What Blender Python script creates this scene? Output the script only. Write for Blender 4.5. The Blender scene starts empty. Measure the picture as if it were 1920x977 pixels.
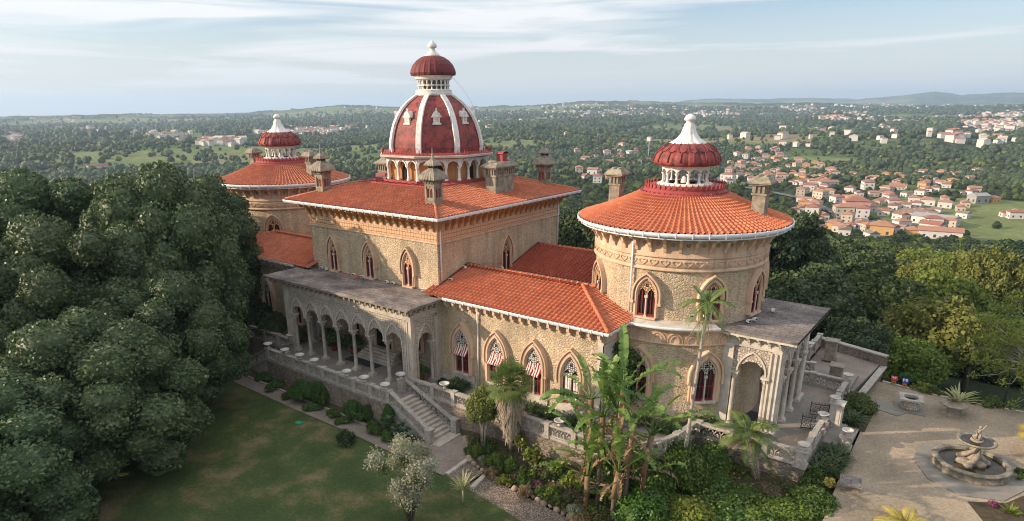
import bpy, math, random
import numpy as np
from mathutils import Matrix, Vector

R = math.radians
SC = bpy.context.scene
COL = SC.collection
random.seed(7)
RNG = np.random.default_rng(7)

# ------------------------------------------------------------------ camera
CAM_LOC = np.array([49.0212, -33.6304, 20.1661])
YAW, PITCH, ROLL = R(127.719), R(19.351), R(-0.557)
FPX, PPX, PPY = 1214.495, 927.686, 624.163          # in the 1920 x 977 photograph
_fw = np.array([math.cos(PITCH) * math.cos(YAW), math.cos(PITCH) * math.sin(YAW), -math.sin(PITCH)])
_rt = np.cross(_fw, [0, 0, 1.0]); _rt /= np.linalg.norm(_rt)
_up = np.cross(_rt, _fw)
_r2 = _rt * math.cos(ROLL) + _up * math.sin(ROLL)
_u2 = -_rt * math.sin(ROLL) + _up * math.cos(ROLL)
cam = bpy.data.cameras.new("camera")
camo = bpy.data.objects.new("camera", cam)
COL.objects.link(camo)
cam.sensor_width = 36.0
cam.lens = FPX / 1920 * 36
cam.shift_x = (960 - PPX) / 1920
cam.shift_y = (PPY - 488.5) / 1920
cam.clip_start = 0.5
cam.clip_end = 90000
camo.matrix_world = Matrix(((_r2[0], _u2[0], -_fw[0], CAM_LOC[0]), (_r2[1], _u2[1], -_fw[1], CAM_LOC[1]),
                            (_r2[2], _u2[2], -_fw[2], CAM_LOC[2]), (0, 0, 0, 1)))
SC.camera = camo

def ray(u, w):
    return _fw + _r2 * (u - PPX) / FPX - _u2 * (w - PPY) / FPX

def onz(u, w, z):
    d = ray(u, w); t = (z - CAM_LOC[2]) / d[2]
    p = CAM_LOC + t * d
    return float(p[0]), float(p[1])

# ------------------------------------------------------------------ light
SUN_EL = R(20.0)
SUN_DIR = np.array([-1.12, -1.0]); SUN_DIR /= np.linalg.norm(SUN_DIR)     # towards the sun, in plan
world = bpy.data.worlds.new("World"); SC.world = world
world.use_nodes = True
wn = world.node_tree.nodes; wl = world.node_tree.links
wn.clear()
sky = wn.new("ShaderNodeTexSky"); sky.sky_type = 'NISHITA'; sky.sun_disc = False
sky.sun_elevation = SUN_EL
sky.sun_rotation = math.atan2(SUN_DIR[0], SUN_DIR[1])
sky.air_density = 1.0; sky.dust_density = 1.6; sky.ozone_density = 1.2
tc = wn.new("ShaderNodeTexCoord")
def wmap(scale, rz=0.0, loc=(0, 0, 0)):
    m = wn.new("ShaderNodeMapping"); m.inputs['Scale'].default_value = scale
    m.inputs['Rotation'].default_value = (0, 0, rz); m.inputs['Location'].default_value = loc
    wl.new(tc.outputs['Generated'], m.inputs['Vector']); return m
m1 = wmap((1.1, 1.1, 17), 0.3)
n1 = wn.new("ShaderNodeTexNoise"); n1.inputs['Scale'].default_value = 2.1; n1.inputs['Detail'].default_value = 7
n1.inputs['Roughness'].default_value = 0.52; n1.inputs['Distortion'].default_value = 0.6
wl.new(m1.outputs[0], n1.inputs['Vector'])
# more cloud towards the left of the view
dotn = wn.new("ShaderNodeVectorMath"); dotn.operation = 'DOT_PRODUCT'
wl.new(tc.outputs['Generated'], dotn.inputs[0]); dotn.inputs[1].default_value = (-float(_rt[0]), -float(_rt[1]), 0)
addc = wn.new("ShaderNodeMath"); addc.operation = 'MULTIPLY_ADD'; addc.inputs[1].default_value = 0.16; 
wl.new(dotn.outputs['Value'], addc.inputs[0]); wl.new(n1.outputs['Fac'], addc.inputs[2])
rampc = wn.new("ShaderNodeValToRGB"); rampc.color_ramp.elements[0].position = 0.36; rampc.color_ramp.elements[1].position = 0.60
rampc.color_ramp.elements[0].color = (0.08, 0.08, 0.08, 1); rampc.color_ramp.elements[1].color = (0.93, 0.93, 0.93, 1)
wl.new(addc.outputs[0], rampc.inputs[0])
# thin milky veil close to the horizon
sep = wn.new("ShaderNodeSeparateXYZ"); wl.new(tc.outputs['Generated'], sep.inputs[0])
veil = wn.new("ShaderNodeMapRange"); veil.inputs['From Min'].default_value = 0.0; veil.inputs['From Max'].default_value = 0.15
veil.inputs['To Min'].default_value = 0.92; veil.inputs['To Max'].default_value = 0.0
wl.new(sep.outputs['Z'], veil.inputs['Value'])
mx = wn.new("ShaderNodeMath"); mx.operation = 'MAXIMUM'
wl.new(rampc.outputs[0], mx.inputs[0]); wl.new(veil.outputs[0], mx.inputs[1])
mixc = wn.new("ShaderNodeMix"); mixc.data_type = 'RGBA'
tint = wn.new("ShaderNodeMix"); tint.data_type = 'RGBA'; tint.blend_type = 'MULTIPLY'; tint.inputs[0].default_value = 1.0; tint.inputs[7].default_value = (0.80, 0.96, 1.14, 1)
wl.new(sky.outputs[0], tint.inputs[6])
hi = wn.new("ShaderNodeMapRange"); hi.inputs['From Min'].default_value = 0.2; hi.inputs['From Max'].default_value = 0.6; hi.inputs['To Max'].default_value = 0.85; wl.new(sep.outputs['Z'], hi.inputs['Value'])  # added bright cloud overhead, out of view, to lift the ambient light
mx2 = wn.new("ShaderNodeMath"); mx2.operation = 'MAXIMUM'; wl.new(mx.outputs[0], mx2.inputs[0]); wl.new(hi.outputs[0], mx2.inputs[1])
wl.new(mx2.outputs[0], mixc.inputs[0]); wl.new(tint.outputs[2], mixc.inputs[6])
crampz = wn.new("ShaderNodeMapRange"); crampz.inputs['From Max'].default_value = 0.16
wl.new(sep.outputs['Z'], crampz.inputs['Value'])
mixz = wn.new("ShaderNodeMix"); mixz.data_type = 'RGBA'; wl.new(crampz.outputs[0], mixz.inputs[0])
mixz.inputs[6].default_value = (5.6, 5.75, 5.95, 1); mixz.inputs[7].default_value = (7.1, 7.05, 7.05, 1)
mixh = wn.new("ShaderNodeMix"); mixh.data_type = 'RGBA'; wl.new(hi.outputs[0], mixh.inputs[0]); wl.new(mixz.outputs[2], mixh.inputs[6]); mixh.inputs[7].default_value = (8.0, 8.2, 8.6, 1)
wl.new(mixh.outputs[2], mixc.inputs[7])
bg = wn.new("ShaderNodeBackground"); bg.inputs['Strength'].default_value = 0.115
wl.new(mixc.outputs[2], bg.inputs['Color'])
wo = wn.new("ShaderNodeOutputWorld"); wl.new(bg.outputs[0], wo.inputs['Surface'])

sun = bpy.data.lights.new("sun", 'SUN'); suno = bpy.data.objects.new("sun", sun); COL.objects.link(suno)
sun.energy = 4.9; sun.angle = R(0.6); sun.color = (1.0, 0.80, 0.60)
tosun = Vector((float(SUN_DIR[0]) * math.cos(SUN_EL), float(SUN_DIR[1]) * math.cos(SUN_EL), math.sin(SUN_EL)))
suno.rotation_euler = tosun.to_track_quat('Z', 'Y').to_euler()
suno.location = (0, 0, 60)
SC.view_settings.view_transform = 'Standard'; SC.view_settings.look = 'None'
SC.view_settings.gamma = 1.0; SC.view_settings.use_curve_mapping = False
SC.view_settings.exposure = 0.44
SC.cycles.max_bounces = 5; SC.cycles.diffuse_bounces = 3; SC.cycles.glossy_bounces = 2
SC.cycles.transmission_bounces = 2; SC.cycles.transparent_max_bounces = 6; SC.cycles.volume_bounces = 0
SC.cycles.caustics_reflective = False; SC.cycles.caustics_refractive = False
SC.cycles.use_denoising = True; SC.cycles.denoising_prefilter = 'ACCURATE'; SC.cycles.filter_width = 1.05
SC.cycles.sample_clamp_indirect = 4.0

# ------------------------------------------------------------------ materials
class NT:
    """tiny node-tree helper"""
    def __init__(s, name, rough=0.8, spec=0.3, metal=0.0):
        s.m = bpy.data.materials.new(name); s.m.use_nodes = True
        s.t = s.m.node_tree; s.n = s.t.nodes; s.l = s.t.links
        s.b = s.n["Principled BSDF"]; s.b.inputs['Roughness'].default_value = rough
        s.b.inputs['Specular IOR Level'].default_value = spec; s.b.inputs['Metallic'].default_value = metal
        s.tc = s.n.new("ShaderNodeTexCoord"); s.vec = s.tc.outputs['Object']
    def mp(s, scale=(1, 1, 1), rot=(0, 0, 0)):
        m = s.n.new("ShaderNodeMapping"); m.inputs['Scale'].default_value = scale; m.inputs['Rotation'].default_value = rot
        s.l.new(s.vec, m.inputs['Vector']); return m.outputs[0]
    def noise(s, scale, detail=4, rough=0.55, vec=None, dist=0.0):
        n = s.n.new("ShaderNodeTexNoise"); n.inputs['Scale'].default_value = scale; n.inputs['Detail'].default_value = detail
        n.inputs['Roughness'].default_value = rough; n.inputs['Distortion'].default_value = dist
        s.l.new(vec if vec is not None else s.vec, n.inputs['Vector']); return n.outputs['Fac']
    def voro(s, scale, feature='F1', vec=None, out='Distance', rnd=1.0):
        n = s.n.new("ShaderNodeTexVoronoi"); n.feature = feature; n.inputs['Scale'].default_value = scale
        n.inputs['Randomness'].default_value = rnd
        s.l.new(vec if vec is not None else s.vec, n.inputs['Vector']); return n.outputs[out]
    def ramp(s, fac, stops):
        r = s.n.new("ShaderNodeValToRGB"); e = r.color_ramp.elements
        while len(e) < len(stops): e.new(0.5)
        for i, (p, c) in enumerate(stops):
            e[i].position = p; e[i].color = (c, c, c, 1) if not hasattr(c, '__len__') else tuple(c) + (1,) if len(c) == 3 else c
        s.l.new(fac, r.inputs[0]); return r.outputs[0]
    def mix(s, fac, a, b, mode='MIX'):
        m = s.n.new("ShaderNodeMix"); m.data_type = 'RGBA'; m.blend_type = mode
        for i, v in ((0, fac), (6, a), (7, b)):
            if isinstance(v, (int, float)): m.inputs[i].default_value = v if i == 0 else (v, v, v, 1)
            elif isinstance(v, tuple): m.inputs[i].default_value = v + (1,) if len(v) == 3 else v
            else: s.l.new(v, m.inputs[i])
        return m.outputs[2]
    def math(s, op, a, b=0.0):
        m = s.n.new("ShaderNodeMath"); m.operation = op
        for i, v in ((0, a), (1, b)):
            if isinstance(v, (int, float)): m.inputs[i].default_value = v
            else: s.l.new(v, m.inputs[i])
        return m.outputs[0]
    def sep(s, vec, ch):
        n = s.n.new("ShaderNodeSeparateXYZ"); s.l.new(vec, n.inputs[0]); return n.outputs[ch]
    def color(s, c):
        if isinstance(c, tuple): s.b.inputs['Base Color'].default_value = c + (1,)
        else: s.l.new(c, s.b.inputs['Base Color'])
        return s
    def bump(s, h, strength=0.4, dist=0.05):
        b = s.n.new("ShaderNodeBump"); b.inputs['Strength'].default_value = strength; b.inputs['Distance'].default_value = dist
        s.l.new(h, b.inputs['Height']); s.l.new(b.outputs[0], s.b.inputs['Normal']); return s
    def rnd(s):
        o = s.n.new("ShaderNodeObjectInfo"); return o.outputs['Random']

def simple(name, c1, c2=None, scale=2.0, rough=0.8, bump=0.3, bscale=12.0, bdist=0.03, spec=0.25, lo=0.35, hi=0.65, metal=0.0):
    t = NT(name, rough, spec, metal)
    if c2 is None: c2 = tuple(x * 0.78 for x in c1)
    t.color(t.ramp(t.noise(scale, 6), [(lo, c1), (hi, c2)]))
    if bump: t.bump(t.noise(bscale, 5), bump, bdist)
    return t.m

MAT = {}
def rubble(name, cols, mortar, scale=3.0):
    t = NT(name, 0.9, 0.15)
    v = t.mp((1, 1, 1.35))
    w = t.n.new("ShaderNodeVectorMath"); w.operation = 'ADD'
    nz = t.n.new("ShaderNodeTexNoise"); nz.inputs['Scale'].default_value = 2.5; t.l.new(v, nz.inputs['Vector'])
    sc = t.n.new("ShaderNodeVectorMath"); sc.operation = 'SCALE'; sc.inputs['Scale'].default_value = 0.25
    t.l.new(nz.outputs['Color'], sc.inputs[0]); t.l.new(v, w.inputs[0]); t.l.new(sc.outputs[0], w.inputs[1])
    cell = t.voro(scale, 'F1', w.outputs[0], 'Color', 0.95)
    r = t.sep(cell, 0)
    col = t.ramp(r, [(0.0, cols[0]), (0.3, cols[1]), (0.55, cols[2]), (0.8, cols[3]), (1.0, cols[4])])
    big = t.ramp(t.noise(0.35, 3), [(0.35, 0.78), (0.65, 1.1)])
    col = t.mix(1.0, col, big, 'MULTIPLY')
    edge = t.voro(scale, 'DISTANCE_TO_EDGE', w.outputs[0], 'Distance', 0.95)
    em = t.ramp(edge, [(0.03, 1.0), (0.10, 0.0)])
    col = t.mix(em, col, mortar)
    col = t.mix(0.5, col, t.ramp(t.noise(14, 4), [(0.3, 0.55), (0.7, 1.25)]), 'MULTIPLY')
    col = t.mix(0.75, col, t.ramp(t.noise(1.0, 5, .6, t.mp((1.5, 1.5, .16))), [(.34, .68), (.52, 1.0), (.7, 1.10)]), 'MULTIPLY')
    t.color(col)
    t.bump(t.ramp(edge, [(0.0, 0.0), (0.22, 1.0)]), 0.6, 0.07)
    return t.m
MAT['rubble'] = rubble('golden_rubble_stone', [(.54, .38, .22), (.62, .47, .30), (.65, .52, .36), (.47, .37, .25), (.68, .52, .33)], (.50, .40, .29), 5.0)
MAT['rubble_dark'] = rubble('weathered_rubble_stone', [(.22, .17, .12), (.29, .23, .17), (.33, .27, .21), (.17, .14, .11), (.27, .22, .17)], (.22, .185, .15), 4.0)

def peach(name, c1, c2, relief=False):
    t = NT(name, 0.85, 0.2)
    col = t.ramp(t.noise(1.2, 6), [(.3, c1), (.7, c2)])
    col = t.mix(0.8, col, t.ramp(t.noise(1.0, 6, .65, t.mp((1.8, 1.8, .2))), [(.36, .68), (.54, 1.0), (.7, 1.06)]), 'MULTIPLY')
    t.color(col)
    t.bump(t.noise(20, 4), 0.25, 0.02)
    return t.m
MAT['peach'] = peach('peach_plaster', (.66, .47, .325), (.57, .395, .27))
MAT['peach_dk'] = peach('ochre_plaster', (.52, .27, .11), (.45, .23, .10))
t = NT('peach_relief_plaster', 0.85, 0.2)      # carved band
pat = t.voro(3.4, 'DISTANCE_TO_EDGE', t.mp((1, 1, 1)), 'Distance', 0.15)
rl = t.ramp(pat, [(.02, 0.0), (.10, 1.0)])
t.color(t.mix(rl, (.44, .25, .14), (.66, .41, .24))); t.bump(rl, 0.8, 0.06); MAT['peach_relief'] = t.m

def carved(name, c1, c2, dark, scale=5.0, amt=0.5):
    t = NT(name, 0.9, 0.15)
    e = t.voro(scale, 'DISTANCE_TO_EDGE', None, 'Distance', 0.6)
    e2 = t.ramp(e, [(.03, 0.0), (.16, 1.0)])
    base = t.ramp(t.noise(0.9, 6), [(.3, c1), (.7, c2)])
    t.color(t.mix(t.math('MULTIPLY', t.math('SUBTRACT', 1.0, e2), amt), base, dark))
    t.bump(e2, 0.9, 0.05)
    return t.m
MAT['carved'] = carved('carved_grey_stone', (.58, .50, .41), (.46, .40, .33), (.22, .185, .15), 5.5, .6)
MAT['filigree'] = carved('pierced_stone_tracery', (.62, .57, .52), (.50, .46, .42), (.03, .025, .02), 6.5, 1.0)
MAT['filigree_peach'] = carved('pierced_peach_tracery', (.66, .42, .25), (.58, .36, .21), (.10, .05, .03), 6.0, .8)
MAT['stone'] = simple('grey_limestone', (.55, .48, .40), (.39, .34, .285), 1.6, .9, .4, 14)
MAT['stone_lt'] = simple('pale_limestone', (.60, .54, .46), (.44, .39, .33), 1.8, .85, .35, 12)
t = NT('lichened_balustrade_stone', 0.9, .15)
t.color(t.mix(t.ramp(t.noise(5, 6), [(.48, 0.0), (.74, .75)]), t.ramp(t.noise(1.3, 5), [(.3, (.44, .40, .35)), (.7, (.32, .29, .25))]), (.15, .135, .115)))
t.bump(t.noise(16, 4), .4, .03); MAT['balu'] = t.m
MAT['figure'] = simple('weathered_figure_stone', (.38, .32, .25), (.19, .165, .13), 5, .8, .3, 16, lo=.3, hi=.7)
MAT['marble'] = simple('white_marble', (.58, .53, .46), (.40, .36, .31), 3.5, .6, .2, 18, spec=.4)
t = NT('stained_flat_roof', .9, .2)
st = t.ramp(t.noise(.45, 7, .65, t.mp((1, 1.6, 1))), [(.30, (.09, .08, .078)), (.48, (.22, .19, .175)), (.66, (.36, .31, .27))])
jo = t.n.new("ShaderNodeTexBrick"); jo.inputs['Scale'].default_value = .55; jo.inputs['Mortar Size'].default_value = .012
jo.inputs['Color1'].default_value = (1, 1, 1, 1); jo.inputs['Color2'].default_value = (.9, .9, .9, 1); jo.inputs['Mortar'].default_value = (.45, .42, .4, 1)
t.l.new(t.vec, jo.inputs['Vector'])
t.color(t.mix(1.0, t.mix(.6, st, t.ramp(t.noise(9, 6, .7), [(.35, .45), (.65, 1.25)]), 'MULTIPLY'), jo.outputs['Color'], 'MULTIPLY')); t.bump(t.noise(8, 6), .4, .03); MAT['slab'] = t.m

def tilemat(name, c1, c2, c3, c4):
    t = NT(name, .8, .25)
    cell = t.sep(t.voro(3.0, 'F1', None, 'Color'), 0)
    col = t.ramp(cell, [(0, c1), (.5, c2), (1, c3)])
    d = t.ramp(t.noise(.9, 8, .72), [(.50, 0.0), (.74, .55)])
    col = t.mix(d, col, c4)
    t.color(col); t.bump(t.noise(20, 3), .2, .02); return t.m
MAT['tile'] = tilemat('orange_clay_tile', (.54, .175, .085), (.48, .145, .07), (.59, .21, .11), (.33, .11, .065))
MAT['tile_old'] = tilemat('weathered_clay_tile', (.50, .17, .09), (.42, .135, .07), (.56, .205, .115), (.19, .095, .065))
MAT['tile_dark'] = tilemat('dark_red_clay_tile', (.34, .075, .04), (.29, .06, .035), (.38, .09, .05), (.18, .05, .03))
def redpaint(name, c1, c2, dark, th=.52):
    t = NT(name, .65, .35)
    m = t.ramp(t.noise(2.0, 8, .72), [(th, 0.0), (th + .14, .85)])
    t.color(t.mix(m, t.ramp(t.noise(.8, 3), [(.35, c1), (.65, c2)]), dark)); t.bump(t.noise(9, 5), .3, .03); return t.m
MAT['mossy'] = simple('mossy_basin_stone', (.27, .235, .18), (.12, .11, .085), 3.0, .9, .4, 12, lo=.4, hi=.62)
MAT['red'] = redpaint('oxide_red_paint', (.34, .060, .052), (.28, .048, .042), (.13, .035, .03), .55)
MAT['red_dome'] = redpaint('mottled_red_dome_paint', (.31, .062, .052), (.25, .050, .044), (.06, .028, .025), .46)
MAT['red_cap'] = redpaint('dark_red_cap_paint', (.17, .028, .026), (.13, .022, .022), (.05, .014, .013), .50)
MAT['white'] = simple('white_paint', (.74, .71, .66), (.46, .43, .38), 3.2, .7, .2, 10, lo=.48, hi=.78)
MAT['gutter'] = simple('white_metal_gutter', (.74, .75, .76), (.58, .59, .60), 3.0, .4, .0, spec=.5, lo=.45, hi=.8)
MAT['turret'] = simple('weathered_chimney_stone', (.34, .29, .22), (.18, .155, .12), 2.5, .9, .4, 14)
t = NT('dark_window_glass', .12, .6); t.color(t.ramp(t.noise(1.2, 2), [(.3, (.012, .012, .014)), (.7, (.035, .033, .035))])); MAT['glass'] = t.m
MAT['redwood'] = simple('red_window_wood', (.23, .03, .025), (.17, .02, .02), 4, .5, 0)
MAT['black'] = simple('black_opening', (.012, .011, .010), (.02, .018, .016), 3, .9, 0)
MAT['iron'] = simple('green_black_iron', (.03, .045, .04), (.05, .07, .06), 6, .5, 0)
MAT['mat'] = simple('charcoal_doormat', (.035, .037, .042), (.05, .052, .058), 9, .95, .3, 80)
MAT['awn_r'] = simple('crimson_awning_cloth', (.30, .010, .018), (.26, .008, .016), 3, .9, 0)
MAT['awn_w'] = simple('cream_awning_cloth', (.78, .70, .62), (.70, .62, .54), 3, .9, 0)
t = NT('flagstone_paving', .88, .2)
t.color(t.mix(.7, t.ramp(t.noise(.7, 7, .6), [(.32, (.20, .18, .16)), (.68, (.29, .26, .23))]), t.ramp(t.noise(14, 4), [(.3, .7), (.7, 1.15)]), 'MULTIPLY')); t.bump(t.noise(22, 4), .3, .02); MAT['paving'] = t.m
MAT['slab_new'] = simple('cut_stone_slab', (.25, .225, .19), (.19, .17, .145), 1.2, .8, .2, 18)
t = NT('beige_gravel', .95, .1)
g1 = t.ramp(t.noise(.28, 6, .6), [(.32, (.22, .178, .128)), (.5, (.305, .245, .175)), (.7, (.39, .31, .22))])
t.color(t.mix(.8, g1, t.ramp(t.noise(6, 7, .75), [(.34, .66), (.66, 1.28)]), 'MULTIPLY')); t.bump(t.noise(45, 4), .5, .02); MAT['gravel'] = t.m
t = NT('coarse_pebble_path', .95, .1)
pe = t.voro(9, 'F1', None, 'Distance')
t.color(t.mix(t.ramp(pe, [(.2, 0.0), (.6, 1.0)]), t.ramp(t.noise(.6, 4), [(.3, (.30, .24, .19)), (.7, (.38, .31, .25))]), (.14, .11, .085))); t.bump(pe, .7, -.04); MAT['pebble'] = t.m
t = NT('compacted_sand_path', .95, .1)
t.color(t.mix(.7, t.ramp(t.noise(.35, 6, .6), [(.35, (.20, .165, .135)), (.65, (.30, .245, .205))]), t.ramp(t.noise(6, 7, .75), [(.33, .66), (.67, 1.25)]), 'MULTIPLY')); t.bump(t.noise(40, 3), .3, .02); MAT['path'] = t.m
t = NT('garden_soil', 1.0, .05)
t.color(t.ramp(t.noise(3.5, 7, .7), [(.3, (.05, .040, .025)), (.55, (.09, .07, .045)), (.72, (.13, .10, .07))])); t.bump(t.noise(12, 6), .8, .06); MAT['soil'] = t.m
MAT['rock'] = simple('tan_edging_rock', (.36, .27, .20), (.24, .18, .13), 2.5, .9, .5, 10)
t = NT('pool_water', .08, .25); t.color(t.ramp(t.noise(1.5, 5), [(.4, (.020, .018, .010)), (.65, (.07, .045, .018))])); t.bump(t.noise(6, 2), .05, .02); MAT['water'] = t.m

def leafmat(name, c1, c2, c3=None, rough=.6, trans=.25, var=.0, scale=1.2, spec=.3):
    t = NT(name, rough, spec)
    c3 = c3 or c2
    f = t.noise(scale, 4, .6)
    col = t.ramp(f, [(.32, c1), (.52, c2), (.70, c3)])
    if var:
        hs = t.n.new("ShaderNodeHueSaturation"); hs.inputs['Saturation'].default_value = 1.0
        o = t.n.new("ShaderNodeObjectInfo")
        mr = t.n.new("ShaderNodeMapRange"); mr.inputs['To Min'].default_value = 1 - var; mr.inputs['To Max'].default_value = 1 + var
        t.l.new(o.outputs['Random'], mr.inputs['Value']); t.l.new(mr.outputs[0], hs.inputs['Value'])
        mr2 = t.n.new("ShaderNodeMapRange"); mr2.inputs['To Min'].default_value = .475; mr2.inputs['To Max'].default_value = .515
        w2 = t.n.new("ShaderNodeMath"); w2.operation = 'MULTIPLY'; w2.inputs[1].default_value = 7.31
        w3 = t.n.new("ShaderNodeMath"); w3.operation = 'FRACT'
        t.l.new(o.outputs['Random'], w2.inputs[0]); t.l.new(w2.outputs[0], w3.inputs[0]); t.l.new(w3.outputs[0], mr2.inputs['Value']); t.l.new(mr2.outputs[0], hs.inputs['Hue'])
        t.l.new(col, hs.inputs['Color']); col = hs.outputs[0]
    t.color(col)
    if trans:
        tr = t.n.new("ShaderNodeBsdfTranslucent"); t.l.new(col, tr.inputs['Color'])
        ms = t.n.new("ShaderNodeMixShader"); ms.inputs[0].default_value = trans
        out = t.n['Material Output']; t.l.new(t.b.outputs[0], ms.inputs[1]); t.l.new(tr.outputs[0], ms.inputs[2]); t.l.new(ms.outputs[0], out.inputs['Surface'])
    return t.m
LM = {}
LM['giant'] = leafmat('blue_green_leaves', (.044, .076, .032), (.086, .130, .052), (.165, .195, .08), .5, .15, .16, 2.2)
LM['dark'] = leafmat('dark_evergreen_leaves', (.030, .055, .022), (.055, .085, .032), (.085, .115, .045), .6, .2, .22, .8)
LM['mid'] = leafmat('mid_green_leaves', (.055, .088, .024), (.095, .132, .034), (.16, .185, .055), .6, .25, .25, .8)
LM['bright'] = leafmat('fresh_green_leaves', (.10, .16, .025), (.16, .22, .035), (.22, .27, .06), .55, .35, .12, 1.5)
LM['yellow'] = leafmat('yellow_green_leaves', (.11, .145, .03), (.17, .19, .04), (.25, .24, .065), .6, .3, .10, 1.0)
LM['citrus'] = leafmat('glossy_citrus_leaves', (.045, .10, .018), (.085, .16, .025), (.15, .22, .04), .4, .3, .05, 2.0, .5)
LM['olive'] = leafmat('silver_grey_leaves', (.22, .24, .15), (.30, .31, .21), (.36, .36, .27), .7, .25, 0, 2.0)
LM['bank'] = leafmat('banana_leaf', (.09, .17, .03), (.15, .25, .05), (.24, .33, .08), .45, .35, 0, 1.2, .5)
LM['dry'] = leafmat('dry_brown_leaf', (.17, .11, .06), (.26, .175, .095), (.36, .26, .15), .85, .2, 0, 2.0)
LM['palm'] = leafmat('palm_frond', (.07, .12, .03), (.13, .19, .045), (.22, .25, .08), .5, .25, 0, 1.5, .4)
LM['palm_y'] = leafmat('yellow_frond', (.32, .28, .05), (.45, .37, .08), (.50, .40, .14), .55, .3, 0, 2.0)  # yellow tones for palm tops, crownshaft and tufts
LM['straw'] = leafmat('grey_straw_skirt', (.24, .19, .13), (.34, .28, .20), (.42, .35, .26), .9, .1, 0, 5.0)
LM['agap'] = leafmat('strap_leaves', (.035, .07, .02), (.055, .10, .03), (.09, .14, .045), .45, .2, .08, 2.0, .5)
LM['hedge'] = leafmat('ivy_leaves', (.045, .10, .02), (.07, .14, .03), (.11, .19, .045), .5, .25, .1, 2.0)
LM['pink'] = leafmat('magenta_flowers', (.16, .04, .10), (.20, .05, .12), None, .7, .2, 0, 3)
LM['varieg'] = leafmat('cream_edged_leaves', (.20, .25, .09), (.40, .40, .20), (.5, .48, .28), .5, .2, 0, 4)
MAT['bark'] = simple('grey_brown_bark', (.14, .11, .085), (.09, .07, .055), 3, .95, .6, 12)
MAT['bark_pale'] = simple('pale_bark', (.42, .37, .31), (.30, .26, .21), 3, .9, .4, 10)
MAT['bark_red'] = simple('red_brown_sheath', (.20, .075, .04), (.13, .09, .06), 3, .8, .3, 8)
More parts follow.
